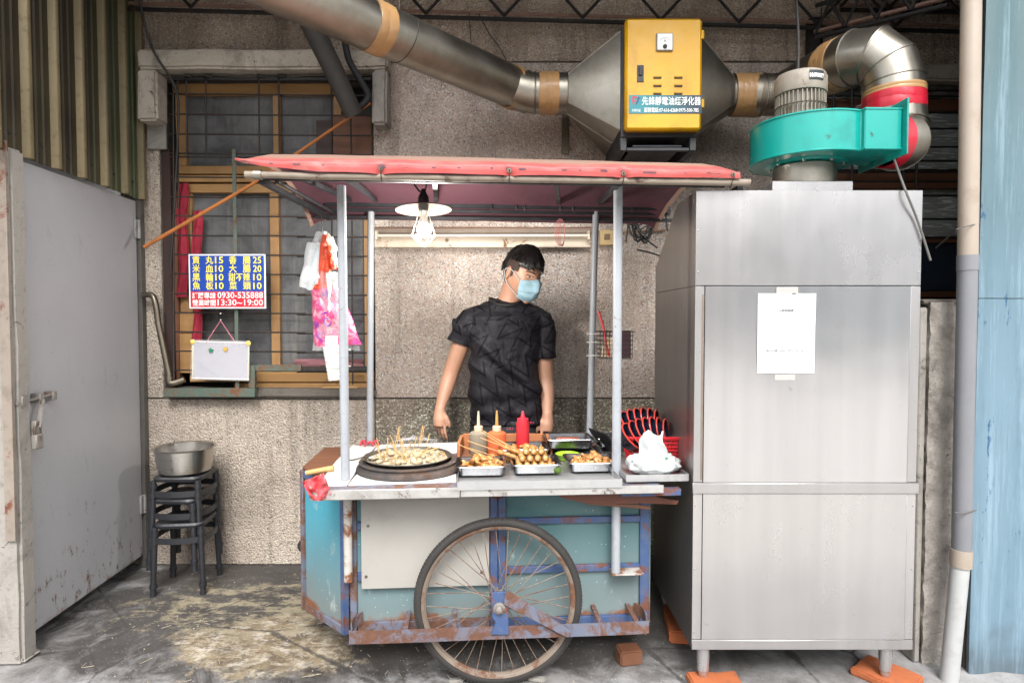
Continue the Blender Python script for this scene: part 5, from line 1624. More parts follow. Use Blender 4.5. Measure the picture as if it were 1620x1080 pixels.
# conduit at the left of the window
cj = thing('grey_conduit', 'old grey conduit with an elbow running down left of the window', 'conduit', P(255, 605, 3.36))
MB().tube(smooth_path([P(226, 467, 3.37), P(240, 467, 3.36), P(246, 480, 3.35), P(250, 510, 3.35)], 5) + [P(269, 600, 3.35)], .0155, 14).build('conduit_pipe', M_GALV_SOOT, cj)
MB().tube(smooth_path([P(267, 592, 3.35), P(270, 606, 3.35), P(292, 600, 3.37)], 5), .018, 14).build('elbow', M_GALV_SOOT, cj)
# loose wires on the wall
wires = [([P(742, 20, 3.3), P(744, 50, 3.38), P(746, 78, 3.40)], 'thin wire hanging from the roof truss left of the purifier'),
         ([P(757, 22, 3.3), P(775, 55, 3.38), P(790, 75, 3.40), P(801, 96, 3.40)], 'curved thin wire drooping down the wall towards the long duct'),
         ([P(218, -10, 3.2), P(240, 75, 3.27), P(272, 128, 3.31), P(282, 170, 3.34), P(277, 300, 3.34), P(270, 420, 3.36)], 'black cable dropping over the left corner of the window hood')]
for i, (pts, lb) in enumerate(wires):
    tag(MB().tube(smooth_path(pts, 6), .0026 if i < 2 else .006, 6).build('hanging_wire', M_WIRE), lb, 'wire')
tag(MB().tube(smooth_path([P(1481, 392, 2.6), P(1500, 375, 2.5), P(1512, 362, 2.4), P(1516, 352, 2.35)], 6), .004, 6).build('stray_cable', M_GREYWIRE), 'loose grey cable ends between the cabinet and the drainpipe', 'cable')

# ================================================================== WALL FIXTURES
fx = thing('tube_light_fitting', 'stained cream fluorescent tube fitting, unlit, on the wall behind the man', 'light fitting', P(764, 392, 3.38))
M_CREAM = painted('stained_cream_enamel', C('#cfc0ab'), C('#a48a72'), .4, 5, C('#80553a'), .22, 14, .5, .1)
Yx = 3.385
box_px(592, 359, 935, 391, 3.405, .012, .002).build('back_plate', M_BOARD, fx)
box_px(592, 375, 935, 391.5, Yx, .019, .003).build('reflector_tray', M_CREAM, fx)
box_px(592, 361, 935, 369, Yx + .004, .015, .002).build('ballast_rail', painted('dusty_brown_rail', C('#7d6c5c'), C('#54483c'), .5, 8), fx)
MB().tube([P(598, 373, 3.365), P(930, 373, 3.365)], .0095, 14).build('tube', plain('unlit_tube', C('#c9bcae'), .3), fx)
for x in (596, 931):
    MB().box(P(x, 373, 3.37).x - .008, P(x, 373, 3.37).x + .008, 3.352, 3.404, P(x, 380, 3.37).z, P(x, 366, 3.37).z, .003).build('lamp_holder', M_CREAM, fx)
sw = thing('switch_box', 'small yellowed switch box on the wall right of the tube fitting', 'switch', P(960, 387, 3.39))
box_px(949, 363, 971, 388, 3.39, .029, .004).build('box', plain('yellowed_plastic', C('#b39a6d'), .45, 0, .2), sw)
box_px(956, 370, 965, 379, 3.386, .004, .001).build('rocker', plain('brown_rocker', C('#6b5638'), .5), sw)
MB().tube([P(972, 368, 3.405), P(1052, 364, 3.405)], .006, 8).build('conduit', plain('brownish_conduit', C('#8a6a4f'), .6), sw)
bun = MB()
random.seed(5)
for i in range(9):
    c0 = P(1017 + random.uniform(-4, 4), 362, 3.2)
    w_, h2 = random.uniform(.03, .06), random.uniform(.06, .12)
    pts = [c0 + Vector((w_ * math.sin(a), random.uniform(-.02, .02), -h2 * (1 - math.cos(a)) * .6 + .04 + .05 * random.random())) for a in [2 * math.pi * k / 9 for k in range(9)]]
    bun.tube(smooth_path(pts, 4, True), .0042, 6, closed=True)
for pts in ([(955, 336), (985, 350), (1010, 357), (1030, 340), (1035, 332)], [(962, 340), (1000, 346), (1015, 372), (1040, 392)], [(1000, 335), (995, 348), (1000, 372), (1022, 378)], [(1008, 395), (1030, 400), (1044, 405)], [(995, 333), (993, 360), (990, 383)], [(1052, 330), (1054, 350), (1056, 366)]):
    bun.tube(smooth_path([P(a, b, 3.2) for a, b in pts], 6), .0045, 6)
tag(bun.build('cable_bundle', M_WIRE), 'tangled bundle of black cable hanging by the right back canopy post', 'cable')
lp = MB()
for k in range(4):
    c0 = P(886, 346, 2.98)
    pts = [c0 + Vector((.024 * math.sin(a) * (1 - .18 * k) + .004 * k, .004 * k, -.065 + .063 * math.cos(a))) for a in [2 * math.pi * j / 12 for j in range(12)]]
    lp.tube(smooth_path(pts, 3, True), .0017, 5, closed=True)
tag(lp.build('string_loops', plain('pink_string', C('#c97f80'), .7)), 'loops of thin pink string hanging from the canopy hook', 'string')

# hanging caged lamp
LY = 2.50
lc = P(670, 340, LY)
lamp = thing('cage_lamp', 'lit bulb in a wire cage under a flat shade, hanging from the canopy', 'lamp', lc)
rs_ = .112
zsh = P(670, 329, LY).z
M_SHI = painted('cream_shade', C('#6a6056'), C('#4c433a'), .4, 8, rough=.4)
prof_s = [(.018, zsh + .020), (.035, zsh + .016), (.075, zsh + .006), (rs_, zsh - .006), (rs_, zsh - .009), (.074, zsh + .002), (.034, zsh + .011), (.018, zsh + .015)]
MB().lathe(prof_s, (lc.x, LY, 0), 44, closed=True, M=Matrix.Translation(Vector((lc.x, LY, zsh))) @ Matrix.Rotation(R(-3), 4, 'X') @ Matrix.Rotation(R(-2), 4, 'Y') @ Matrix.Translation(-Vector((lc.x, LY, zsh)))).build('lamp_shade', M_SHI, lamp)
MB().lathe([(0, zsh + .075), (.008, zsh + .075), (.012, zsh + .06), (.02, zsh + .045), (.022, zsh + .03), (.02, zsh - .01), (.016, zsh - .012), (0, zsh - .012)], (lc.x, LY, 0), 20).build('lamp_holder', M_BLACKPL, lamp)
MB().tube(smooth_path([Vector((lc.x, LY, zsh + .07)), P(664, 303, LY), P(655, 291, LY)], 4), .0035, 6).build('cord', M_WIRE, lamp)
MB().tube(smooth_path([Vector((lc.x + .003, LY, zsh + .07)), P(673, 300, LY), P(675, 290, LY)], 4), .0025, 6).build('cord', M_WIRE, lamp)
zb0 = P(672, 363, LY).z
t = NT('glowing_bulb'); t.set(col=(1, 1, 1, 1), emis=(1, .96, .9, 1), es=5.0); M_BULB = t.m
MB().ell((lc.x + .002, LY, zb0), (.030, .030, .029), 24, 16).build('bulb', M_BULB, lamp)
MB().lathe([(.013, zsh - .012), (.013, zb0 + .045), (.02, zb0 + .024), (.0, zb0 + .02)], (lc.x + .002, LY, 0), 20).build('bulb_neck', M_WHITE, lamp)
M_CAGE = plain('white_wire', C('#c9c6c0'), .4)
zc1, zc2 = P(672, 373, LY).z, P(672, 388, LY).z
for k in range(6):
    a = R(60) * k + .2
    cs, sn = math.cos(a), math.sin(a)
    pts = [Vector((lc.x + r_ * cs, LY + r_ * sn, z_)) for r_, z_ in ((.012, zsh + .005), (.030, zb0 + .03), (.047, zc1), (.012, zc2))]
    MB().tube(pts, .0021, 5).build('cage_wire', M_CAGE, lamp)
MB().tube([(lc.x + .047 * math.cos(R(15) * k), LY + .047 * math.sin(R(15) * k), zc1) for k in range(24)], .002, 5, closed=True).build('cage_ring', M_CAGE, lamp)
MB().tube([(lc.x + .012 * math.cos(R(30) * k), LY + .012 * math.sin(R(30) * k), zc2) for k in range(12)], .002, 5, closed=True).build('cage_ring', M_CAGE, lamp)

bl = bpy.data.lights.new('bulb_light', 'POINT')
bl.energy = 15.0; bl.shadow_soft_size = .05; bl.color = (1.0, .95, .88)
blo = bpy.data.objects.new('bulb_light', bl); COL.objects.link(blo)
blo.location = (lc.x + .002, LY, zb0 - .045); 

# ================================================================== PRICE BOARD and WHITEBOARD
YB_ = 3.33
sg = thing('price_board', 'blue and red price board with yellow writing tied to the window bars', 'sign', P(360, 488, YB_))
q0, q1 = P(298, 402, YB_), P(421, 488, YB_)
MB().box(q0.x, q1.x, YB_, YB_ + .004, q1.z, q0.z, .0008).build('board', plain('white_board_edge', C('#e2e2e6'), .4), sg)
zsp = P(360, 461, YB_).z
MB().box(q0.x + .008, q1.x - .008, YB_ - .0012, YB_ - .0002, zsp + .0005, q0.z - .008).build('blue_field', plain('sign_blue', C('#173f97'), .35, 0, .15, 4), sg)
MB().box(q0.x + .008, q1.x - .008, YB_ - .0012, YB_ - .0002, q1.z + .008, zsp - .0005).build('red_field', plain('sign_red', C('#c42335'), .35, 0, .12, 4), sg)
M_YP = plain('yellow_print', C('#f2dd3a'), .5, 0, .05)
ys_ = YB_ - .0016
Wp = P(421, 450, YB_).x - P(298, 450, YB_).x
for row, (a1, a2, p1, b1_, b2_, p2) in enumerate((('貢', '丸', '15', '香', '腸', '25'), ('米', '血', '10', '大', '腸', '20'), ('黑', '輪', '10', '甜不辣', '', '10'), ('魚', '板', '10', '菜', '頭', '10'))):
    z_ = P(360, 416.5 + 13.5 * row, YB_).z
    def tx(s_, X0, X1, sz=.046): text(s_, sz, MX((P(X0, 450, YB_).x + P(X1, 450, YB_).x) / 2, ys_, z_), M_YP, sg, off=.0004, width=abs(P(X1, 450, YB_).x - P(X0, 450, YB_).x))
    tx(a1, 305, 317); tx(a2, 326, 338); tx(p1, 341, 354, .05)
    if b2_: tx(b1_, 363, 375); tx(b2_, 385, 397)
    else: tx(b1_, 362, 396)
    tx(p2, 401, 414, .05)
for s_, y_, X0, X1, sz in (('訂購專線', 471.5, 304, 341, .036), ('0930-535888', 471.5, 344, 416, .046), ('營業時間', 483, 304, 341, .036), ('13:30~19:00', 483, 344, 416, .046)):
    text(s_, sz, MX((P(X0, 450, YB_).x + P(X1, 450, YB_).x) / 2, ys_, P(360, y_, YB_).z), M_INKW, sg, off=.0004, width=P(X1, 450, YB_).x - P(X0, 450, YB_).x)
wb = thing('hanging_whiteboard', 'small blank whiteboard in a clear bag hanging from a pink cord', 'whiteboard', P(350, 598, YB_))
MBo = Matrix.Translation(P(349, 570, YB_)) @ Matrix.Rotation(R(1.5), 4, 'Y')
ww, wh_ = (P(392, 570, YB_).x - P(304, 570, YB_).x) / 2, (P(1, 540, YB_).z - P(1, 598, YB_).z) / 2
MB().box(-ww, ww, 0, .006, -wh_, wh_, .0015, MBo).build('board', painted('greyish_whiteboard', C('#a19fa8'), C('#a98595'), .35, 3, rough=.3), wb)
for (a, b_, c_, d_) in ((-ww - .004, ww + .004, wh_ - .003, wh_ + .003), (-ww - .004, ww + .004, -wh_ - .003, -wh_ + .003)):
    MB().box(a, b_, -.003, .009, c_, d_, .001, MBo).build('frame_edge', M_WHITE, wb)
for x_ in (-ww, ww):
    MB().box(x_ - .003, x_ + .003, -.002, .008, -wh_ + .0035, wh_ - .0035, .001, MBo).build('frame_edge', plain('cream_edge', C('#cfc9a8'), .4), wb)
M_BAG = NT('clear_film'); M_BAG.set(col=C('#f2f2f4'), rough=.15, alpha=.18); M_BAG.bump(M_BAG.noise(14, 5, .7, dist=1.0), .6, .02); M_BAG = M_BAG.m
mb = MB(); mb.grid(lambda u, v: MBo @ Vector((-ww - .008 + (2 * ww + .016) * u, -.006 - .004 * mnoise.noise(Vector((u * 6, v * 5, 0))), -wh_ - .008 + (2 * wh_ + .02) * v)), 20, 14)
mb.build('clear_bag', M_BAG, wb)
for x_ in (-ww, ww):
    MB().ell(MBo @ Vector((x_, -.004, wh_ - .003)), (.014, .006, .014), 12, 8).build('corner_magnet', plain('yellow_magnet', C('#d6bf62'), .4), wb)
def star(c_, r_, m):
    pts = [(c_.x + (r_ if i % 2 == 0 else r_ * .5) * math.sin(i * R(36)), c_.z + (r_ if i % 2 == 0 else r_ * .5) * math.cos(i * R(36))) for i in range(10)]
    MB().prism(pts, c_.y - .006, c_.y, Matrix(((1, 0, 0, 0), (0, 0, 1, 0), (0, 1, 0, 0), (0, 0, 0, 1)))).build('star_magnet', m, wb)
star(P(334, 554, YB_ - .004), .015, plain('green_magnet', C('#1f7a55'), .4)); star(P(357, 552, YB_ - .004), .015, plain('ochre_magnet', C('#c9a036'), .4))
pk = P(349, 507, YB_ - .004)
MB().tube([P(326, 542, YB_), pk, P(371, 540, YB_)], .0032, 6).build('cord', plain('pink_cord', C('#b5707a'), .7), wb)
for y_ in (506, 496): MB().ell(P(349, y_, YB_ - .008), .004, 8, 6).build('pin', M_WHITE, wb)
# ================================================================== THINGS ON THE CART
M_TRAY = metal('tray_stainless', C('#9c9da0'), .2, None, .2, 9)
def rrect(w, d, r, n=5):
    pts = []
    for cx_2, cy_2, a0 in ((w - r, d - r, 0), (-w + r, d - r, 90), (-w + r, -d + r, 180), (w - r, -d + r, 270)):
        for i in range(n + 1):
            a = R(a0 + 90 * i / n)
            pts.append((cx_2 + r * math.cos(a), cy_2 + r * math.sin(a)))
    return pts
def tray_mesh(w, d, h):
    rings = []
    for (s, z_, r) in ((-.010, .001, .012), (-.004, .004, .016), (.0, h - .002, .018), (.007, h, .02), (.0085, h - .003, .02), (.002, h - .004, .019), (-.0015, h - .004, .018), (-.007, .0, .012), (-.014, -.0005, .01)):
        rings.append([Vector((x, y, z_)) for x, y in rrect(w / 2 + s, d / 2 + s, max(.006, r))])
    n_ = len(rings[0])
    mb = MB(); mb.loft(rings, cap=False)
    mb.f.append(tuple(range(n_))); mb.f.append(tuple(len(mb.v) - n_ + i for i in range(n_)))
    return mb
def place_tray(px, py, z, w, d, h, label, rz=CART_YAW, Y=None, group='small steel trays on the counter'):
    p = PZ(px, py, z)
    me = tray_mesh(w, d, h).mesh('steel_tray', angle=50); me.materials.append(M_TRAY)
    o = link('steel_tray', me, None, Matrix.Translation(p) @ Matrix.Rotation(rz, 4, 'Z'))
    tag(o, label, 'tray', group)
    return p
CZ0 = .7710
def fried_mat(name, a, b, c3):
    t = NT(name)
    c = t.mix(t.ramp(t.noise(45, 6, .7), [(.35, 0.0), (.65, 1.0)]), a, b)
    c = t.mix(t.ramp(t.noise(28, 5, .7, vec=t.mapping((1, 1, 1), (3, 1, 2))), [(.56, 0.0), (.68, .85)]), c, c3)
    t.set(col=c, rough=.38, sss=.08)
    t.b.inputs['Subsurface Radius'].default_value = (.01, .005, .002)
    t.bump(t.noise(110, 5), .6, .003)
    return t.m
M_FRY = fried_mat('fried_fritter', C('#b57f45'), C('#8a5a2a'), C('#c9a878'))
M_BALL = fried_mat('browned_fish_ball', C('#a87a42'), C('#86592a'), C('#c4a878'))
M_SAUS = fried_mat('browned_sausage', C('#8a4630'), C('#6b2f22'), C('#a96248'))
def lump(c, r, seed, M=None, nu=12, nv=8):
    s = Vector((seed * 3.1, seed * 1.7, seed * .9))
    return MB().ell(c, r, nu, nv, M, fn=lambda p: p * (1 + .28 * mnoise.noise(p * 1.4 + s) + .10 * mnoise.noise(p * 4 + s)))
random.seed(21)
fry_meshes = []
for i in range(7):
    mb = MB()
    M_ = Matrix.Rotation(random.uniform(-.4, .4), 4, 'Y')
    r_ = (random.uniform(.018, .026), random.uniform(.009, .013), random.uniform(.007, .011))
    s_ = random.uniform(0, 50)
    mb.ell((0, 0, 0), r_, 14, 9, M_, fn=lambda p: Vector((p.x, p.y + .35 * p.x * p.x, p.z)) * (1 + .30 * mnoise.noise(p * 1.6 + Vector((s_, 0, 0))) + .14 * mnoise.noise(p * 4.5 + Vector((0, s_, 0)))))
    me = mb.mesh('fritter', angle=80); me.materials.append(M_FRY); fry_meshes.append(me)
def heap(p, w, d, n, h, where, group, rz=CART_YAW, base=.006, sc=1.0):
    for i in range(n):
        a = random.uniform(0, 6.28); q = math.sqrt(random.random())
        x, y = q * math.cos(a) * (w / 2 - .02), q * math.sin(a) * (d / 2 - .018)
        z_ = base + .008 + h * (1 - q * q) * random.uniform(.25, 1.0)
        M_ = Matrix.Translation(p) @ Matrix.Rotation(rz, 4, 'Z') @ Matrix.Translation((x, y, z_)) @ Matrix.Rotation(random.uniform(0, 6.28), 4, 'Z') @ Matrix.Rotation(random.uniform(-.7, .7), 4, 'X') @ Matrix.Rotation(random.uniform(-.6, .6), 4, 'Y') @ Matrix.Scale(sc * random.uniform(.85, 1.15), 4)
        tag(link('fritter', random.choice(fry_meshes), None, M_), where, 'fritter', group)
p1 = place_tray(761, 744, CZ0 + .010, .178, .165, .036, 'small steel tray of golden fritters nearest the white pan')
heap(Vector((p1.x, p1.y, p1.z)), .178, .160, 58, .042, 'curled golden fritter in the tray nearest the pan', 'fritters in the tray nearest the pan')
p2 = place_tray(846, 741, CZ0 + .010, .180, .165, .036, 'steel tray of skewered fish balls, middle of the front row')
p3 = place_tray(934, 738, CZ0 + .010, .190, .165, .036, 'steel tray of pale brown slices beside the right canopy post')
heap(Vector((p3.x, p3.y, p3.z)), .190, .160, 62, .040, 'pale brown fried slice in the tray beside the right post', 'fried slices in the right tray', sc=1.0)
p4 = place_tray(828, 718, CZ0 + .018, .20, .16, .038, 'steel tray heaped with meat skewers behind the fish balls')
# skewers of fish balls
ORD = ('leftmost', 'second from left', 'third from left', 'fourth from left', 'fifth from left', 'sixth from left', 'rightmost')
def skewer(M_, n_, kind, label, group, stick=.19, r=.0135):
    t = tag(link('food_skewer', None, None, M_), label, 'skewer', group)
    MB().tube([(-.02, 0, 0), (stick, 0, 0)], [.0019, .0016], 6).build('bamboo_stick', M_LIGHTWOOD, t, local=True)
    for k in range(n_):
        s_ = random.uniform(0, 90)
        if kind == 'ball':
            mb = MB().ell((k * r * 1.9, 0, 0), (r * random.uniform(.95, 1.1), r * random.uniform(.9, 1.05), r), 16, 11, fn=lambda p: p * (1 + .07 * mnoise.noise(p * 2 + Vector((s_, 0, 0)))))
            mb.build('fish_ball', M_BALL, t, local=True, angle=80)
        else:
            mb = MB().ell((k * .026, 0, 0), (.019, .013, .010), 14, 9, fn=lambda p: p * (1 + .30 * mnoise.noise(p * 1.7 + Vector((s_, 0, 0))) + .12 * mnoise.noise(p * 5 + Vector((s_, 3, 0)))))
            mb.build('meat_piece', M_FRY, t, local=True, angle=80)
    return t
base2 = Matrix.Translation(p2) @ Matrix.Rotation(CART_YAW, 4, 'Z')
for i in range(5):
    skewer(base2 @ Matrix.Translation((-.065 + .0295 * i, -.055 + .006 * (i % 2), .026)) @ Matrix.Rotation(R(96 + random.uniform(-8, 8)), 4, 'Z') @ Matrix.Rotation(R(-9), 4, 'Y'), 3 , 'ball', ('bottom-layer fish ball skewer in the middle front tray, ' + (ORD[i] if i < 4 else 'rightmost')), 'fish ball skewers in the middle tray', .10)
for i in range(3):
    skewer(base2 @ Matrix.Translation((-.035 + .030 * i, -.02, .071)) @ Matrix.Rotation(R(92 + random.uniform(-10, 10)), 4, 'Z') @ Matrix.Rotation(R(-9), 4, 'Y'), 2, 'ball', ('top-layer fish ball skewer in the middle front tray, ' + (ORD[i] if i < 2 else 'rightmost')), 'fish ball skewers in the middle tray', .08)
for i in range(4):
    skewer(base2 @ Matrix.Translation((-.052 + .030 * i, -.040, .049)) @ Matrix.Rotation(R(92 + random.uniform(-10, 10)), 4, 'Z') @ Matrix.Rotation(R(-9), 4, 'Y'), 3, 'ball', ('mid-layer fish ball skewer in the middle front tray, ' + (ORD[i] if i < 3 else 'rightmost')), 'fish ball skewers in the middle tray', .10)
heap(Vector((p2.x + .045, p2.y - .02, p2.z + .0)), .09, .10, 14, .022, 'fried slice at the right end of the fish ball tray', 'slices beside the fish balls')
# meat skewers pointing left over the bottles' front
for i, (x0_, y0_, x1_, y1_) in enumerate(((726, 703, 795, 733), (740, 697, 812, 722), (760, 692, 822, 716), (757, 681, 826, 722), (764, 681, 835, 724), (742, 708, 800, 728), (778, 690, 850, 727))):
    a_, b_ = P(x0_, y0_, 2.50 + .01 * i), P(x1_, y1_, 2.46 + .012 * i)
    d_ = (a_ - b_)
    M_ = Matrix.Translation(b_ + Vector((0, 0, .0))) @ d_.to_track_quat('X', 'Z').to_matrix().to_4x4()
    skewer(M_, 3, 'meat', 'browned meat skewer on the rear tray, its stick ' + ('ending lowest, nearest the pan', 'crossing just behind the lowest one', 'ending before the grey sauce bottle', 'reaching highest, before the grey bottle', 'reaching highest, before the orange bottle', 'shortest, beside the wooden box side', 'ending before the orange bottle')[i], 'meat skewers on the rear tray', d_.length)
heap(Vector((p4.x, p4.y, p4.z)), .19, .15, 22, .028, 'browned meat piece under the skewers in the rear tray', 'meat pieces in the rear tray')

# back trays with sausage, green bowl
p5 = place_tray(899, 705, CZ0 + .012, .205, .15, .03, 'lower of the two stacked steel trays at the back of the counter', group='stacked trays behind the green bowl')
p6 = place_tray(898, 703, CZ0 + .045, .195, .15, .038, 'upper stacked steel tray holding one sausage', group='stacked trays behind the green bowl')
tag(MB().tube(smooth_path([p6 + Vector((-.05, -.01, .022)), p6 + Vector((0, -.016, .026)), p6 + Vector((.05, -.012, .022))], 6), [.009] + [.0125] * 11 + [.009], 12).build('sausage', M_SAUS), 'dark red sausage lying in the upper stacked tray', 'sausage')
p7 = place_tray(961, 702, CZ0 + .030, .11, .14, .04, 'small steel tray half hidden behind the right canopy post', group='stacked trays behind the green bowl')
tag(lump((p7.x + .0, p7.y - .03, p7.z + .02), (.03, .02, .014), 4).build('meat_piece', M_SAUS), 'reddish piece of meat in the tray behind the right canopy post', 'meat')
pb = PZ(898, 720, CZ0 + .02)
gb = MB().lathe([(.0, .0), (.03, .0), (.040, .012), (.050, .026), (.053, .028), (.050, .029), (.038, .016), (.038, .004), (0, .003)], (pb.x, pb.y, CZ0), 36)
tag(gb.build('green_bowl', plain('lime_plastic', C('#9cc832'), .4, 0, .1)), 'shallow lime green plastic bowl on the steel counter', 'bowl')
pg = PZ(893, 742, CZ0 + .02)
tag(lump((pg.x - .03, pg.y - .02, CZ0 + .022), (.014, .010, .014), 9).build('green_pepper', plain('green_veg', C('#4f6a1c'), .5, 0, .4, 30)), 'green vegetable piece between the middle and right front trays', 'vegetable')
# black lid leaning
a_ = P(956, 699, 2.72)
M_ = Matrix.Translation(a_) @ Matrix.Rotation(R(20), 4, 'Z') @ Matrix.Rotation(R(52), 4, 'Y')
mb = MB(); mb.loft([[Vector((x, y, z_)) for x, y in rrect(w_, d_, .015)] for w_, d_, z_ in ((.062, .085, 0), (.065, .088, .004), (.060, .083, .007), (.052, .075, .005))]); 
mb.v = [tuple(M_ @ Vector(v)) for v in mb.v]
tag(mb.build('container_lid', M_BLACKPL), 'black plastic lid leaning behind the right canopy post', 'lid')

# wooden bottle box and bottles
wbx = thing('wooden_box', 'open reddish wooden box holding the sauce bottles', 'box', PZ(800, 715, CZ0))
YBX = 2.80
x0_, x1_ = P(733, 700, YBX).x, P(868, 700, YBX).x
M_BOXW = wood('box_wood', C('#b5764d'), C('#8a5231'), 1.2, 0, .3)
MB().box(x0_, x1_, YBX, YBX + .014, CZ0, P(1, 686, YBX).z, .002).build('back_board', M_BOXW, wbx)
MB().box(x0_ - .014, x0_ - .0005, YBX - .17, YBX + .014, CZ0, P(1, 688, YBX).z, .002).build('side_board', M_BOXW, wbx)
MB().box(x0_, x1_, YBX - .165, YBX - .0005, CZ0, CZ0 + .010, .002).build('bottom_board', M_BOARD, wbx)
MB().box(x1_ + .0005, x1_ + .012, YBX - .10, YBX + .012, CZ0, P(1, 690, YBX).z - .01, .002).build('side_board', M_BOXW, wbx)
zB = CZ0 + .0105
def clearish(name, col, rough=.2, tr=.35):
    t = NT(name); t.set(col=t.mix(t.noise(14, 4), col, tuple(x * .7 for x in col[:3]) + (1,)), rough=rough, trans=tr, ior=1.3); return t.m
def bottle(px, Y, r, zsh_, ztip, mb_, mc, mn, name, label, liquid=None):
    p = P(px, 690, Y)
    t = thing(name, label, 'bottle', (p.x, Y, zB), group=None)
    H_ = zsh_ - zB
    MB().lathe([(0, 0), (r * .96, 0), (r, .004), (r, H_ * .80), (r * .96, H_ * .90), (r * .75, H_ * .97), (r * .42, H_), (0, H_)], (p.x, Y, zB), 32).build('bottle_body', mb_, t)
    MB().lathe([(0, 0), (r * .46, 0), (r * .46, .018), (r * .40, .021), (0, .021)], (p.x, Y, zsh_ + .0005), 24).build('cap', mc, t)
    z0_ = zsh_ + .022
    MB().lathe([(0, 0), (r * .17, 0), (r * .14, (ztip - z0_) * .6), (r * .08, ztip - z0_), (0, ztip - z0_)], (p.x, Y, z0_), 12).build('nozzle', mn, t)
M_NOZ = plain('cloudy_nozzle', C('#cdb79a'), .35, 0, .2)
bottle(757, 2.71, .042, P(1, 681, 2.71).z, P(1, 650, 2.71).z, clearish('soy_paste_bottle', C('#8f8474'), .25, .15), M_NOZ, M_NOZ, 'sauce_bottle', 'squat cloudy grey-brown sauce bottle with a tall pale nozzle')
bottle(786, 2.70, .042, P(1, 681, 2.70).z, P(1, 649, 2.70).z, clearish('orange_sauce_bottle', C('#cf6a43'), .3, .1), M_NOZ, plain('amber_nozzle', C('#c98a4e'), .35), 'sauce_bottle', 'squat orange sauce bottle with an amber nozzle')
M_REDB = clearish('red_sauce_bottle', C('#c8323a'), .3, .1); M_REDC = plain('red_cap', C('#d3303f'), .35)
p = P(827, 690, 2.68)
t_ = thing('squeeze_bottle', 'slim red squeeze bottle with a pointed red cap', 'bottle', (p.x, 2.68, zB))
zt2, zc3 = P(1, 666, 2.68).z, P(1, 650, 2.68).z
MB().lathe([(0, 0), (.027, 0), (.0285, .004), (.0285, (zt2 - zB) * .93), (.026, zt2 - zB), (0, zt2 - zB)], (p.x, 2.68, zB), 28).build('bottle_body', M_REDB, t_)
MB().lathe([(0, 0), (.0245, 0), (.0245, .012), (.010, .016), (.0075, .03), (.0035, zc3 - zt2), (0, zc3 - zt2)], (p.x, 2.68, zt2 + .0005), 24).build('cap', M_REDC, t_)

# ---------------- pan of skewers on the burner
pc = PZ(645, 720, .825)
bn = thing('burner_ring', 'blackened iron burner ring under the pan', 'burner', (pc.x, pc.y, CZ0))
M_SOOTIRON = painted('burnt_iron', C('#3a3634'), C('#6b5548'), .6, 9, C('#5c4436'), .35, 14, .8, .5)
MB().lathe([(.13, .0), (.200, .0), (.212, .006), (.208, .018), (.19, .03), (.178, .03), (.165, .018), (.14, .014)], (pc.x + .008, pc.y, CZ0 - .0008), 48, closed=True).build('ring', M_SOOTIRON, bn)
MB().lathe([(.165, .031), (.195, .0305), (.197, .036), (.17, .038)], (pc.x + .004, pc.y, CZ0), 48, closed=True).build('upper_ring', M_SOOTIRON, bn)
pan = thing('wide_pan', 'wide steel pan of pale simmering skewers on the left of the cart', 'pan', (pc.x, pc.y, .79))
RP = .1715
MB().lathe([(0, .785), (.09, .785), (.135, .797), (RP - .004, .822), (RP + .004, .826), (RP + .0045, .823), (RP - .002, .817), (.137, .790), (.09, .779), (0, .779)], (pc.x, pc.y, 0), 64, closed=False).build('pan_body', metal('pan_steel', C('#a9a49c'), .3, C('#4f4741'), .5, 8), pan)
t = NT('pale_simmering_broth')
c = t.mix(t.ramp(t.noise(16, 6, .7), [(.4, 0.0), (.6, 1.0)]), C('#84735a'), C('#aaa18f'))
t.set(col=c, rough=.18, sss=.1); t.bump(t.noise(26, 4), .5, .01)
mb = MB()
def brothf(u, v):
    a = 2 * math.pi * u; r_ = (RP - .012) * v
    x, y = r_ * math.cos(a), r_ * math.sin(a)
    z_ = .815 + .006 * mnoise.noise(Vector((x * 30, y * 30, 0))) * (1 - v ** 4) + .004 * mnoise.noise(Vector((x * 80, y * 80, 5))) * (1 - v ** 4)
    return (pc.x + x, pc.y + y, z_)
mb.grid(brothf, 72, 24); mb.build('broth', t.m, pan, angle=80)
random.seed(8)
M_PALEF = fried_mat('pale_tofu', C('#a89c84'), C('#8d7a58'), C('#bdb5a5'))
for i in range(46):
    a, q = random.uniform(0, 6.28), math.sqrt(random.random()) * (RP - .035)
    c_ = (pc.x + q * math.cos(a), pc.y + q * math.sin(a), .817 + random.uniform(-.002, .006))
    o = lump((0, 0, 0), (random.uniform(.012, .024), random.uniform(.009, .015), .009), i, nu=10, nv=7)
    M_ = Matrix.Translation(c_) @ Matrix.Rotation(random.uniform(0, 3), 4, 'Z')
    o.v = [tuple(M_ @ Vector(v)) for v in o.v]
    tag(o.build('simmered_piece', M_PALEF, angle=80), 'pale simmered piece floating in the wide pan', 'simmered food', 'simmered pieces in the pan')
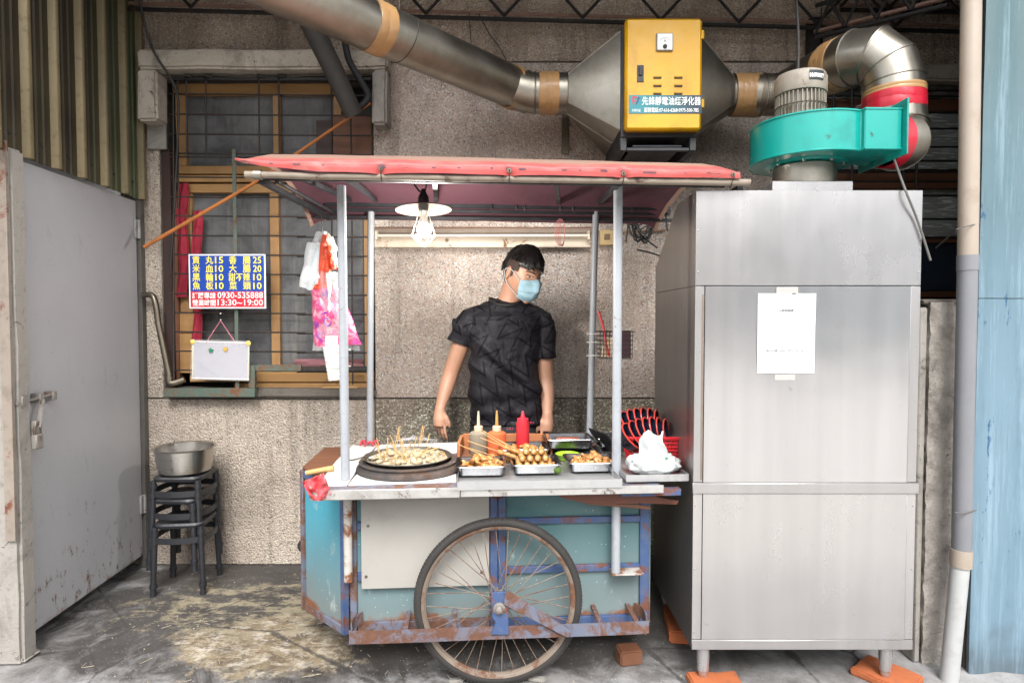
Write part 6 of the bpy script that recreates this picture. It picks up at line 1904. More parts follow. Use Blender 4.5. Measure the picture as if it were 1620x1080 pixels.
sticks = [(596, 692, 604, 735), (594, 700, 601, 720), (612, 705, 610, 728), (617, 688, 632, 722), (613, 691, 614, 718), (607, 712, 609, 730), (631, 675, 624, 710), (633, 673, 628, 705), (630, 678, 634, 708),
          (617, 700, 641, 728), (625, 716, 628, 730), (634, 693, 638, 716), (637, 697, 640, 716), (646, 705, 643, 729), (640, 712, 636, 730), (669, 672, 664, 702), (671, 674, 666, 704), (667, 680, 662, 706),
          (680, 685, 674, 707), (660, 690, 652, 714), (690, 708, 655, 722), (696, 707, 648, 726), (684, 706, 662, 716), (650, 700, 646, 715), (692, 711, 694, 718), (700, 713, 699, 720), (702, 715, 705, 721), (655, 714, 640, 724), (621, 697, 626, 717), (622, 722, 619, 731)]
for i, (x0_, y0_, x1_, y1_) in enumerate(sticks):
    b_ = PZ(x1_, min(y1_, 731), .815)
    a_ = P(x0_, y0_, b_.y + random.uniform(-.02, .03))
    tag(MB().tube([b_, a_], [.0019, .0019], 6).build('bamboo_stick', M_LIGHTWOOD), 'thin bamboo stick standing up out of the wide pan', 'skewer stick', 'sticks standing in the pan')
# spoon
sp = thing('steel_ladle', 'steel ladle resting over the left rim of the pan', 'ladle', PZ(583, 720, .83))
a_ = PZ(590, 724, .826)
MB().ell((a_.x, a_.y, .826), (.028, .020, .006), 16, 8, fn=lambda p: Vector((p.x, p.y, -abs(p.z)))).build('ladle_bowl', M_TRAY, sp)
MB().tube(smooth_path([a_ + Vector((-.024, 0, .002)), PZ(574, 723, .84), PZ(560, 727, .833), PZ(545, 728, .826)], 5), .003, 6).build('ladle_handle', M_GALV_SOOT, sp)
# clear plastic bag lying behind the pan
t_ = MB(); pcb = PZ(655, 702, TZ)
t_.grid(lambda u, v: (pcb.x - .11 + .22 * u, pcb.y - .01 + .07 * v, TZ + .008 + .03 * math.sin(u * 3.14) * (.5 + .6 * mnoise.noise(Vector((u * 7, v * 5, 1)))) ), 30, 12)
tag(t_.build('clear_bag', M_BAG, angle=80), 'clear plastic bag lying on the white table behind the pan', 'plastic bag')

# ---------------- red basket of bowls
pr2 = PZ(1027, 722, TZ + .01)
bk = thing('red_basket', 'red plastic basket packed with black bowls beside the steel cabinet', 'basket', (pr2.x, 2.56, TZ))
bxc, byc = P(1030, 700, 2.56).x, 2.56
M_REDPL = plain('red_plastic', C('#d22b35'), .35, 0, .12)
M_REDRIM = plain('pale_pink_rim', C('#e6b3b5'), .4)
W0, W1_, D0, D1, HB = .092, .115, .075, .095, .118
ZB0 = TZ + .0065
mb = MB()
mb.loft([[Vector((bxc + x, byc + y, ZB0 + z_)) for x, y in rrect(w_, d_, .02)] for w_, d_, z_ in ((W0, D0, 0), (W0 + .002, D0 + .002, .012), (W0 - .002, D0 - .002, .012), (W0 - .004, D0 - .004, .003))]); mb.build('basket_base', M_REDPL, bk)
mb = MB()
nseg = 24 * 4
outer = lambda w_, d_: rrect(w_, d_, .02, 5)
def perim(w_, d_, n_):
    pts = [Vector((x, y, 0)) for x, y in rrect(w_, d_, .02, 5)]
    L_ = [0]
    for i in range(len(pts)): L_.append(L_[-1] + (pts[(i + 1) % len(pts)] - pts[i]).length)
    out = []
    j = 0
    for k in range(n_):
        s_ = L_[-1] * k / n_
        while L_[j + 1] < s_: j += 1
        f_ = (s_ - L_[j]) / (L_[j + 1] - L_[j])
        out.append(pts[j].lerp(pts[(j + 1) % len(pts)], f_))
    return out
lo, hi = perim(W0, D0, 84), perim(W1_, D1, 84)
for k in range(84):
    a_, b_ = lo[k], hi[k]
    mb.tube([(bxc + a_.x, byc + a_.y, ZB0 + .010), (bxc + b_.x, byc + b_.y, ZB0 + HB - .006)], .0024, 4, cap=False)
for f_ in (.25, .4, .55, .7, .85):
    mb.tube([(bxc + lo[k].lerp(hi[k], f_).x, byc + lo[k].lerp(hi[k], f_).y, ZB0 + .01 + (HB - .016) * f_) for k in range(84)], .0028, 4, closed=True)
mb.build('basket_lattice', M_REDPL, bk)
mb = MB(); rings = [[Vector((bxc + x, byc + y, ZB0 + z_)) for x, y in rrect(W1_ + s_, D1 + s_, .025)] for s_, z_ in ((-.002, HB - .010), (.003, HB - .010), (.010, HB), (.010, HB + .006), (.0, HB + .006), (-.004, HB - .004), (-.002, HB - .010))]
mb.loft(rings, cap=False); mb.build('basket_rim', M_REDPL, bk)
M_BOWLK = plain('black_bowl_plastic', C('#1b2130'), .22, 0, .1)
M_BOWLR = plain('red_bowl_rim', C('#c9453a'), .3)
def bowl_proto():
    t = link('black_bowl', None, None)
    MB().lathe([(0, -.048), (.026, -.048), (.028, -.044), (.045, -.030), (.056, -.004), (.0575, .0), (.0555, -.002), (.043, -.028), (.024, -.043), (0, -.044)], n=36).build('bowl_shell', M_BOWLK, t, local=True)
    MB().lathe([(.0555, -.003), (.0600, -.003), (.0605, .0005), (.056, .001)], n=36, closed=True).build('bowl_rim', M_BOWLR, t, local=True)
    return t
first = None
k = 0
for row, (x0_, y0_, Y_, n_, dx, r_) in enumerate(((990, 674, 2.62, 7, 8.5, 0), (1004, 690, 2.50, 7, 8.5, 0))):
    for i in range(n_):
        f_ = i / (n_ - 1)
        c_ = P(x0_ + dx * i, y0_ - 10 * math.sin(f_ * 2.2) + 6 * f_, Y_ + .01 * i)
        e_ = R(48 - 40 * f_)
        ax_ = Vector((math.cos(e_), -.42, math.sin(e_))).normalized()
        M_ = Matrix.Translation(c_) @ ax_.to_track_quat('Z', 'Y').to_matrix().to_4x4() @ Matrix.Scale(1.15, 4)
        lb = ('black bowl with red rim in the rear row of the red basket, ', 'black bowl with red rim in the front row of the red basket, ')[row] + ORD[i]
        gp = ('bowls in the rear row', 'bowls in the front row')[row]
        if first is None:
            first = bowl_proto(); o = first; o.matrix_local = M_; WM[o.name] = M_
        else: o = copy_tree(first, None, M_)
        tag(o, lb, 'bowl', gp)
# pack of white plastic bags on the side tray
wp = thing('bag_pack', 'crumpled white plastic bag pack on the small right tray before the red basket', 'plastic bags', PZ(1035, 744, TZ + .006))
M_WBAG = NT('white_film'); M_WBAG.set(col=M_WBAG.mix(M_WBAG.noise(9, 5), C('#d6d8d8'), C('#b9bebe')), rough=.3, sss=.15); M_WBAG.bump(M_WBAG.noise(24, 6, .7, dist=1.5), .7, .012); M_WBAG = M_WBAG.m
c_ = P(1034, 730, 2.37)
mb = MB().ell((c_.x, 2.38, TZ + .044), (.100, .062, .037), 48, 28, fn=lambda p: Vector((math.copysign(abs(p.x) ** .7, p.x), math.copysign(abs(p.y) ** .75, p.y), math.copysign(abs(p.z) ** .8, p.z))) * (1 + .14 * mnoise.noise(p * 2.2) + .09 * mnoise.noise(p * 5.5) + .04 * mnoise.noise(p * 13)))
mb.build('bag_bundle', M_WBAG, wp, angle=80)
def flapf(u, v):
    w_ = .055 - .018 * v
    return (c_.x - .006 - w_ + 2 * w_ * u + .006 * math.sin(v * 7), 2.372 + .012 * math.sin(u * 9 + v * 3) - .006 * v, TZ + .06 + (.105 + .012 * math.sin(u * 7)) * v)
mb = MB(); mb.grid(flapf, 24, 20, .006); mb.build('bag_flap', M_WBAG, wp, angle=80)
q = P(1055, 725, 2.315)
mb = MB().ell((q.x, 2.318, q.z), (.007, .002, .005), 8, 6); mb.build('green_print', plain('green_print', C('#2d8a55'), .5), wp)

# ---------------- wire basket on the back right post
wbk = thing('wire_caddy', 'small wire caddy with a red packet tied to the right rear post', 'caddy', P(970, 570, 2.88))
Y_ = 2.88
a_, b_ = P(947, 527, Y_), P(975, 569, Y_)
mb = MB()
xx0, xx1, zz1, zz0 = a_.x, P(997, 545, Y_).x, P(1, 524, Y_).z, P(1, 566, Y_).z
yy0, yy1 = Y_ - .05, Y_ + .05
for i in range(7):
    z_ = zz0 + (zz1 - zz0) * i / 6
    s_ = .006 * i / 6
    mb.tube([(xx0 - s_, yy0 - s_, z_), (xx1 + s_, yy0 - s_, z_), (xx1 + s_, yy1 + s_, z_), (xx0 - s_, yy1 + s_, z_)], .0015 if i < 6 else .0024, 4, closed=True)
for i in range(11):
    x_ = xx0 + (xx1 - xx0) * i / 10
    for y_ in (yy0, yy1): mb.tube([(x_, y_, zz0), (x_, y_ + (-.006 if y_ == yy0 else .006), zz1)], .0013, 4)
    mb.tube([(x_, yy0, zz0), (x_, yy1, zz0)], .0013, 4)
mb.build('wire_basket', M_WIRE, wbk)
a2 = P(985, 545, Y_)
tb = MB(); tb.box(a2.x - .045 + .02, xx1 - .004, Y_ - .04, Y_ + .03, zz0 + .004, zz1 - .004, .002); tb.build('mesh_cup', plain('dark_mesh_cup', C('#53333a'), .6, 0, .5, 60), wbk)
mb = MB(); mb.grid(lambda u, v: (xx0 + .012 + .05 * u + .01 * v, Y_ - .03 + .01 * math.sin(u * 6), zz0 + .006 + .09 * v), 8, 8, .003); mb.build('paper_packet', plain('cream_packet', C('#d8c3a5'), .6, 0, .3, 30), wbk)
mb = MB(); mb.tube([(xx0 + .04, Y_ - .045, zz0 + .01), (xx0 + .02, Y_ - .03, zz1 + .01), (P(946, 495, Y_).x, Y_ - .02, P(1, 492, Y_).z)], .006, 6); mb.build('red_handle', plain('red_handle', C('#b82f35'), .4), wbk)
for y_ in (528, 541, 562):
    q = P(935, y_, 2.95); mb = MB().tube([(q.x - .025, 2.93, q.z), (q.x + .03, 2.93, q.z)], .0025, 5); mb.build('zip_tie', M_CAGE, wbk)

# ---------------- hanging plastic bags at the left front
YH = 2.42
hb = thing('white_bag_bundle', 'folded bundle of white plastic bags hanging from the canopy frame', 'plastic bags', P(500, 455, YH))
hookc = P(510, 356, YH)
MB().tube(smooth_path([hookc + Vector((-.006, 0, .04)), hookc, hookc + Vector((-.003, 0, -.03))], 4), .002, 5).build('wire_hook', M_WIRE, hb)
def bagf(x0t, x1t, x0b, x1b, yt, yb, Y, th, seed, amp=.010):
    def f(u, v):
        xa_, xb2 = x0t + (x0b - x0t) * v, x1t + (x1b - x1t) * v
        p = P(xa_ + (xb2 - xa_) * u, yt + (yb - yt) * v, Y)
        k = math.sin(math.pi * u) ** .5 * (.35 + .65 * math.sin(math.pi * min(1, v + .12)) ** .5)
        p.y -= th * k
        p.y += amp * mnoise.noise(Vector((u * 5 + seed, v * 3, seed))) * 1.5 + amp * .6 * math.sin(u * 16 + seed + v * 2) * (1 - .5 * v)
        p.z += .006 * math.sin(u * 7 + seed) * v
        return p
    return f
mb = MB(); mb.grid(bagf(492, 520, 481, 512, 386, 456, YH, .02, 1), 26, 30, .018); mb.build('bag_stack', M_WBAG, hb, angle=80)
mb = MB(); mb.grid(bagf(503, 518, 490, 535, 368, 400, YH + .005, .012, 7), 22, 20, .008); mb.build('bag_handles', M_WBAG, hb, angle=80)
mb = MB(); mb.grid(bagf(515, 525, 522, 536, 375, 425, YH - .005, .01, 9), 12, 20, .006); mb.build('bag_handles', M_WBAG, hb, angle=80)
ob = thing('orange_bag', 'crumpled orange plastic bag hanging beside the white bag bundle', 'plastic bags', P(520, 460, YH))
M_OBAG = NT('orange_film'); M_OBAG.set(col=M_OBAG.mix(M_OBAG.noise(14, 5), C('#d9502a'), C('#bd3a1c')), rough=.35, sss=.1); M_OBAG.bump(M_OBAG.noise(20, 5, .7, dist=1.5), .6, .012); M_OBAG = M_OBAG.m
mb = MB(); mb.grid(bagf(512, 520, 505, 522, 372, 458, YH - .025, .016, 3, .012), 16, 34, .006); mb.build('bag_sheet', M_OBAG, ob, angle=80)
mb = MB(); mb.grid(bagf(516, 524, 524, 533, 390, 425, YH - .03, .01, 5, .010), 12, 20, .005); mb.build('bag_sheet', M_OBAG, ob, angle=80)
mb = MB(); mb.grid(bagf(498, 512, 494, 516, 450, 461, YH - .02, .01, 6, .008), 16, 8, .004); mb.build('bag_sheet', M_OBAG, ob, angle=80)
pk_ = thing('pink_printed_bag', 'clear bag full of pink printed bags with a purple swirl, hanging by the front post', 'plastic bags', P(530, 545, YH))
t = NT('pink_print')
v_ = t.ramp(t.noise(38, 5, .7, dist=1.2), [(.42, 0.0), (.5, 1.0)])
c = t.mix(v_, C('#b5808c'), C('#b02f62'))
c = t.mix(t.ramp(t.noise(15, 4, .6, vec=t.mapping((1, 1, 1), (5, 0, 2))), [(.58, 0.0), (.62, .9)]), c, C('#6f2480'))
t.set(col=c, rough=.3); t.bump(t.noise(20, 5, dist=1), .5, .01); M_PINKP = t.m
mb = MB(); mb.grid(bagf(500, 532, 506, 566, 458, 548, YH + .005, .03, 2, .014), 34, 34, .02); mb.build('printed_bags', M_PINKP, pk_, angle=80)
sw_ = P(517, 507, YH - .05)
spir = [sw_ + Vector(((.004 + .0036 * k * .5) * math.cos(k * .55) * .75, 0, (.004 + .0036 * k * .5) * math.sin(k * .55) * 1.05)) for k in range(24)]
spir = [q if k < 16 else q for k, q in enumerate(spir)][:17]
MB().tube(smooth_path(spir, 3), .0022, 5).build('purple_swirl', plain('purple_print', C('#6f1f9c'), .4), pk_)
M_CB = M_BAG
mb = MB(); mb.grid(bagf(503, 533, 494, 570, 430, 552, YH - .012, .045, 4, .012), 34, 34); mb.build('clear_bag', M_CB, pk_, angle=80)
mb = MB(); mb.grid(bagf(516, 527, 524, 518, 432, 492, YH - .05, .006, 8, .004), 8, 20, .003); mb.build('white_corner', M_WBAG, pk_, angle=80)
cu = thing('cup_sleeve', 'white stack of paper cups in clear sleeve strapped to the left front post', 'cups', P(532, 600, YH - .04))
a_, b_ = P(527, 546, 2.36), P(534, 600, 2.36)
M_CUP = plain('white_cup_paper', C('#e9e8de'), .5, 0, .1, 20)
mb = MB()
n_ = 9
for k in range(n_):
    q = b_.lerp(a_, k / n_); q2 = b_.lerp(a_, (k + 1) / n_ - .01)
    mb.tube([q, q.lerp(q2, .7), q2], [.033 + .0006 * k, .0345 + .0006 * k, .0355 + .0006 * k], 22)
mb.build('cup_stack', M_CUP, cu)
p_ = P(524, 540, 2.33)
MB().box(p_.x - .020, p_.x + .024, 2.323, 2.335, P(1, 572, 2.33).z, P(1, 531, 2.33).z, .002).build('card', M_WHITE, cu)
for y_ in (553, 579):
    q = P(535, y_, 2.33)
    MB().tube([(q.x - .040, 2.31, q.z), (q.x + .048, 2.325, q.z)], .0022, 5).build('strap', M_CAGE, cu)
# skewers on the window ledge
for i, (x0_, y0_, x1_, y1_) in enumerate(((505, 621, 562, 617), (506, 623, 563, 625))):
    a_, b_ = P(x0_, y0_, 3.35), P(x1_, y1_, 3.36)
    a_.z = b_.z = P(1, 614, 3.39).z + .003
    b_.x += .0; b_.y = 3.40 + .01 * i; a_.y = 3.395 + .03 * i
    tag(MB().tube([a_, b_], .0022, 5).build('bamboo_stick', M_LIGHTWOOD), 'loose bamboo stick lying on the window ledge', 'skewer stick', 'sticks on the window ledge')

# ================================================================== STOOLS and POT
def stool(loc, rz, label):
    t = thing('plastic_stool', label, 'stool', loc, rz, 'black stools stacked by the door')
    h, s = .36, .108
    mb = MB(); mb.loft([[Vector((x, y, z_)) for x, y in rrect(w_, w_, .05)] for w_, z_ in ((.104, h - .028), (.118, h - .026), (.122, h - .012), (.117, h - .002), (.10, h - .004), (.05, h - .008), (.01, h - .009))])
    mb.build('seat', M_STOOL, t, local=True)
    for sx_, sy_ in ((1, 1), (1, -1), (-1, 1), (-1, -1)):
        top = Vector((sx_ * s, sy_ * s, h - .02)); bot = Vector((sx_ * (s + .010), sy_ * (s + .010), 0))
        lg = MB().tube([bot, bot + Vector((0, 0, .03)), bot.lerp(top, .5), top], [.0155, .0135, .0140, .0145], 12)
        for z_ in (.28, h - .03, .05):
            q = bot.lerp(top, z_ / h); lg.tube([q - Vector((0, 0, .010)), q + Vector((0, 0, .010))], .0185, 12)
        lg.build('leg', M_STOOL, t, local=True)
    # curved aprons between the legs
    z_ = .275
    for k in range(4):
        M_ = Matrix.Rotation(R(90) * k, 4, 'Z')
        pts = [M_ @ Vector((-s + 2 * s * i / 8, -s - .006 - .020 * math.sin(math.pi * i / 8), z_)) for i in range(9)]
        mb = MB()
        mb.tube(pts, .011, 4, sq=(1.9, .45)); mb.build('apron', M_STOOL, t, local=True)
    return t
M_STOOL = plain('grey_black_stool_plastic', C('#26272b'), .42, 0, .3, 14, .25, 60)
sc_ = Vector((-1.69, 3.18, 0))
sl = stool((sc_.x + .012, sc_.y - .02, 0), R(7), 'bottom black plastic stool of the stack, standing on the floor')
stool((sc_.x - .008, sc_.y + .005, .115), R(-4), 'middle black plastic stool of the stack')
stool((sc_.x - .004, sc_.y + .01, .225), R(3), 'topmost black plastic stool, carrying the steel pot')
pot = thing('steel_pot', 'open stainless steel pot on the stack of black stools', 'pot', (sc_.x - .0, sc_.y, 0.586))
t = NT('spun_steel'); t.set(col=C('#b8b4ae'), metal=1.0, rough=t.ramp(t.noise(4, 4, vec=t.mapping((1, 1, 8))), [(.3, .24), (.7, .36)])); t.bump(t.noise(40, 3, vec=t.mapping((.5, .5, 12))), .1, .002)
MB().lathe([(0, .0), (.108, 0), (.122, .010), (.132, .05), (.138, .122), (.149, .127), (.151, .131), (.148, .133), (.136, .129), (.129, .052), (.119, .014), (.105, .004), (0, .004)], (sc_.x, sc_.y, 0.586), 64).build('pot_body', t.m, pot)
# ================================================================== THE VENDOR
PY = 3.17
man = thing('person', 'young man in black patterned t-shirt and pale blue face mask looking down to his left', 'person', (P(800, 700, PY).x, PY, 0))
K = PY / 980.0
def Q(px, py, dy=0.0): return P(px, py, PY + dy)
t = NT('skin')
c = t.mix(t.noise(7, 5, .6), C('#b38d76'), C('#a0775f'))
c = t.mix(t.ramp(t.noise(3, 3), [(.4, 0.0), (.7, .3)]), c, C('#d69a80'))
t.set(col=c, rough=.48, sss=.12)
t.b.inputs['Subsurface Radius'].default_value = (.012, .005, .003)
t.bump(t.noise(160, 4), .12, .002)
M_SKIN = t.m
t = NT('black_zigzag_jersey')
x_ = t.sep()
def stripe(rot, sc, loc, th):
    m = t.mapping((1, 1, 1), loc, (0, R(rot), 0))
    s = t.sep(m)
    tri = t.math('PINGPONG', s[0], .045)
    v = t.math('ADD', t.math('MULTIPLY', s[2], sc), t.math('MULTIPLY', tri, 2.2))
    w = t.math('PINGPONG', v, .06)
    return t.math('SUBTRACT', 1.0, t.lin(w, th * .03, th * .03 + .010), True)
base = t.mix(t.noise(5, 3), C('#1c1b20'), C('#28272d'))
m1, m2 = stripe(32, 1.0, (0, 0, 0), .20), stripe(-48, .8, (.3, 0, .1), .18)
mask1 = t.ramp(t.noise(4.5, 2, vec=t.mapping((1, 1, 1), (2, 0, 1))), [(.47, 0.0), (.50, 1.0)])
c = t.mix(t.math('MULTIPLY', m1, mask1), base, C('#131216'))
c = t.mix(t.math('MULTIPLY', m2, t.math('SUBTRACT', 1.0, mask1)), c, C('#131216'))
c = t.mix(t.ramp(t.noise(3.2, 3, dist=1.5, vec=t.mapping((1, 1, 2), (6, 0, 0))), [(.52, 0.0), (.54, .7)]), c, C('#0f0e12'))
lines = t.math('ADD', t.math('MULTIPLY', m1, mask1), t.math('MULTIPLY', m2, t.math('SUBTRACT', 1.0, mask1)), True)
t.set(col=c, rough=.62, spec=t.math('SUBTRACT', .22, t.math('MULTIPLY', lines, .12)))
h = t.bump(t.noise(5.5, 3, .5, dist=.8, vec=t.mapping((1, 1, .7))), .8, .05)
t.bump(t.noise(300, 2), .15, .001, h)
M_SHIRT = t.m
M_SHORTS = plain('black_shorts', C('#1a1a1d'), .7, 0, .2, 10, .3, 14)
M_HAIR = NT('black_hair')
M_HAIR.set(col=M_HAIR.mix(M_HAIR.noise(30, 3), C('#0d0c0d'), C('#1f1b1a')), rough=.45)
M_HAIR.bump(M_HAIR.noise(120, 3, vec=M_HAIR.mapping((1, 1, .25))), .5, .004)
M_HAIR = M_HAIR.m

# ---- head (local: -y forward, +x his left, z up, origin mid head)
HC = Q(826, 434, -.03)
HM = Matrix.Translation(HC) @ Matrix.Rotation(R(7), 4, 'Y') @ Matrix.Rotation(R(44), 4, 'Z') @ Matrix.Rotation(R(15), 4, 'X') @ Matrix.Scale(1.09, 4)
def headf(p):
    x, y, z = p.x, p.y, p.z
    w = 1.0
    if z < .1: w = 1 - .26 * ((.1 - z) / 1.1) ** 1.3
    X = x * .076 * w
    if y < 0:      # face
        Y = y * .098 * (1 - .05 * max(0, z))
        if z < -.2: Y = y * (.098 - .012 * (-z - .2)) - .004 * max(0, -z - .6) * 4
    else:
        Y = y * (.100 if z > -.15 else .100 * (1 - .55 * (-z - .15)))
    Z = z * (.118 if z > 0 else .122)
    v = Vector((X, Y, Z))
    for s_ in (-1, 1):     # eye sockets, cheekbones
        d_ = (v - Vector((s_ * .031, -.088, .010))).length
        v.y += .010 * math.exp(-(d_ / .016) ** 2)
        d_ = (v - Vector((s_ * .045, -.072, -.022))).length
        v.y -= .005 * math.exp(-(d_ / .022) ** 2); v.x += s_ * .003 * math.exp(-(d_ / .022) ** 2)
        d_ = (v - Vector((s_ * .028, -.09, .032))).length
        v.y -= .004 * math.exp(-(d_ / .014) ** 2)
    return v
body = MB()
body.ell((0, 0, 0), (1, 1, 1), 44, 32, HM, fn=headf)
body.tube([(0, -.090, .012), (0, -.098, -.008), (0, -.112, -.026), (0, -.100, -.034)], [.007, .009, .0125, .008], 10, M=HM)
for s_ in (-1, 1):
    body.ell((0, 0, 0), (.006, .018, .030), 12, 10, HM @ Matrix.Translation((s_ * .078, .014, -.006)) @ Matrix.Rotation(s_ * R(18), 4, 'Z'))
    body.ell((s_ * .010, -.100, -.030), (.008, .009, .007), 8, 6, HM)
body.ell((0, -.088, -.064), (.024, .010, .012), 10, 8, HM)      # lips
body.ell((0, -.078, -.100), (.022, .018, .018), 10, 8, HM)      # chin
# neck, shoulders
nk0, nk1 = Q(803, 486, .02), HM @ Vector((0, .025, -.06))
body.tube([Q(801, 500, .02), nk0, nk0.lerp(nk1, .5), nk1], [.075, .066, .060, .062], 20)
shL, shR = Q(743, 506, .01), Q(858, 507, .01)
body.tube([shL, Q(770, 494, .015), Q(801, 490, .02), Q(834, 493, .015), shR], [.040, .048, .060, .048, .040], 16)
body.tube([Q(801, 500, .02), Q(800, 560, .02), Q(799, 620, .02), Q(800, 680, .02)], [.10, .105, .105, .11], 20)
# arms
elL, wrL = Q(713, 590, .02), Q(696, 647, -.06)
elR, wrR = Q(863, 600, .03), Q(866, 655, -.04)
body.tube(smooth_path([shL, Q(729, 545, .015), elL, Q(703, 622, -.02), wrL], 4), [.040, .043, .045, .046, .046, .045, .044, .043, .041, .041, .041, .039, .036, .033, .030, .027, .0255], 16)
body.tube(smooth_path([shR, Q(861, 552, .015), elR, Q(866, 628, 0), wrR], 4), [.040, .043, .045, .046, .046, .045, .044, .043, .041, .041, .041, .039, .036, .033, .030, .027, .0255], 16)
# hands: palm, four curled fingers, thumb
def hand(w, down, side, fwd, s=1.0):
    """w wrist; down = direction of the fingers, side = towards the thumb, fwd = palm facing direction"""
    down, side = down.normalized(), side.normalized()
    fwd = fwd.normalized()
    def L_(a, b_, c_): return w + side * (a * s) + down * (b_ * s) + fwd * (c_ * s)
    body.tube([L_(0, -.01, 0), L_(0, .02, 0), L_(.003, .05, 0), L_(.004, .085, .002)], [.026 * s, .030 * s, .036 * s, .034 * s], 14, sq=(1.0, .55) if False else None)
    for i, (o_, l_, r_) in enumerate(((.034, .068, .0084), (.0115, .076, .0088), (-.0115, .070, .0084), (-.033, .054, .0076))):
        k_ = (.16, .22, .30, .40)[i]
        p0_ = L_(o_ * .9, .072, .002)
        p1_ = L_(o_, .088, .003)
        p2_ = L_(o_ * 1.02, .088 + l_ * .45 * math.cos(k_), l_ * .45 * math.sin(k_) + .003)
        p3_ = p2_ + (down * math.cos(k_ * 2.2) + fwd * math.sin(k_ * 2.2)) * l_ * .32 * s
        p4_ = p3_ + (down * math.cos(k_ * 3.2) + fwd * math.sin(k_ * 3.2)) * l_ * .24 * s
        body.tube([p0_, p1_, p2_, p3_, p4_], [r_ * s, r_ * s, r_ * .95 * s, r_ * .86 * s, r_ * .6 * s], 9)
    body.tube([L_(.012, .018, .004), L_(.034, .042, .012), L_(.044, .068, .022), L_(.042, .092, .030)], [.016 * s, .013 * s, .0108 * s, .007 * s], 9)
hand(wrL, Vector((-.02, -.08, -1)), Vector((.75, -.62, 0)), Vector((.6, .7, 0)), 1.0)
hand(wrR, Vector((-.04, -.05, -1)), Vector((-.7, -.7, 0)), Vector((-.7, .7, 0)), 1.0)
# legs and shoes area
hipz = Q(800, 690, .02).z
cxm = Q(800, 690, .02).x
for s_ in (-1, 1):
    body.tube([(cxm + s_ * .09, PY + .02, hipz), (cxm + s_ * .10, PY + .02, hipz - .2), (cxm + s_ * .10, PY + .0, .47), (cxm + s_ * .105, PY + .035, .30), (cxm + s_ * .11, PY + .04, .08), (cxm + s_ * .11, PY + .035, .05)], [.10, .085, .058, .058, .038, .042], 16)
    body.tube([(cxm + s_ * .11, PY + .06, .035), (cxm + s_ * .115, PY - .03, .035), (cxm + s_ * .12, PY - .13, .025)], [.036, .038, .024], 14)
bm_ = fuse(body, .0042, 4, .5)
bm_.name = 'body'
bm_.transform(WM[man.name].inverted())
bm_.materials.clear(); bm_.materials.append(M_SKIN)
bo = link('body', bm_, man)

# ---- t-shirt
sh = MB()
rings = []
for (y, cx2, hw, dp_, dy_) in ((668, 800, 59, .125, .015), (664, 800, 59.5, .128, .015), (640, 799, 58, .13, .012), (610, 798, 56, .132, .010), (580, 798, 55.5, .132, .008), (555, 799, 56, .130, .01), (530, 800, 59, .126, .012), (512, 800, 65, .118, .015), (501, 800, 64, .105, .017), (494, 800, 55, .092, .02), (487, 801, 42, .082, .02), (480, 801, 31, .078, .018), (474, 801, 25, .074, .016)):
    c_ = Q(cx2, y, dy_); w_ = hw * K
    ring_ = []
    for i in range(40):
        a = 2 * math.pi * i / 40
        ex = 2.4
        x2 = math.copysign(abs(math.cos(a)) ** (2 / ex), math.cos(a)) * w_
        y2 = math.copysign(abs(math.sin(a)) ** (2 / ex), math.sin(a)) * dp_
        zf = 0
        if y <= 494: zf = .006 * (math.cos(a) ** 2) * (500 - y) / 26 - .022 * max(0, -math.sin(a)) * (1 if y < 485 else .4)      # neckline dips in front
        ring_.append(c_ + Vector((x2, y2, zf)))
    rings.append(ring_)
sh.loft(rings)
slL = [Q(762, 500, .015), Q(745, 506, .012), Q(733, 522, .012), Q(725, 543, .012)]
slR = [Q(840, 500, .015), Q(855, 507, .012), Q(861, 530, .014), Q(863, 566, .016)]
sh.tube([Q(745, 508, .015), Q(770, 499, .015), Q(801, 494, .02), Q(832, 499, .015), Q(856, 508, .015)], [.056, .070, .086, .070, .056], 20)
sh.tube(slL, [.062, .066, .064, .064], 24)
sh.tube(slR, [.062, .064, .062, .064], 24)
sm = fuse(sh, .0055, 5, .6)
norms = [v.normal.copy() for v in sm.vertices]
for v, n_ in zip(sm.vertices, norms):      # folds: drag lines from the shoulders and a diagonal pull across the belly
    p = v.co
    q_ = p - Q(800, 580, 0)
    k = 1 if q_.z < .24 else .3
    f1 = math.sin(q_.x * 30 + q_.z * 34 + 3.0 * mnoise.noise(p * 4)) * .007 + .005 * math.sin(q_.x * 12 - q_.z * 70 + 5 * mnoise.noise(p * 3)) * max(0, min(1, (-.02 - q_.z) * 8))
    f2 = mnoise.noise(Vector((p.x * 7, p.y * 7, p.z * 3.2))) * .014
    d_ = q_.x * .62 + q_.z * .78 + .02
    f3 = -.010 * math.exp(-(d_ / .020) ** 2) * (1 if -.12 < q_.x < .17 else 0) + .008 * math.exp(-((d_ - .04) / .02) ** 2)
    v.co = p + n_ * (f1 + f2 + f3) * k * (1 if abs(n_.z) < .7 else .3)
sm.name = 't_shirt'
sm.transform(WM[man.name].inverted())
sm.materials.clear(); sm.materials.append(M_SHIRT)
link('t_shirt', sm, man)
# collar band
cr = []
for i in range(36):
    a = 2 * math.pi * i / 36
    c_ = Q(801, 475, .014)
    cr.append(c_ + Vector((math.cos(a) * 27 * K, math.sin(a) * .080, (.010 * math.cos(a) ** 2) - .030 * max(0, -math.sin(a)) + .0 )))
MB().tube(cr, .0055, 8, closed=True, sq=(1.5, .8)).build('collar', M_SHORTS, man)

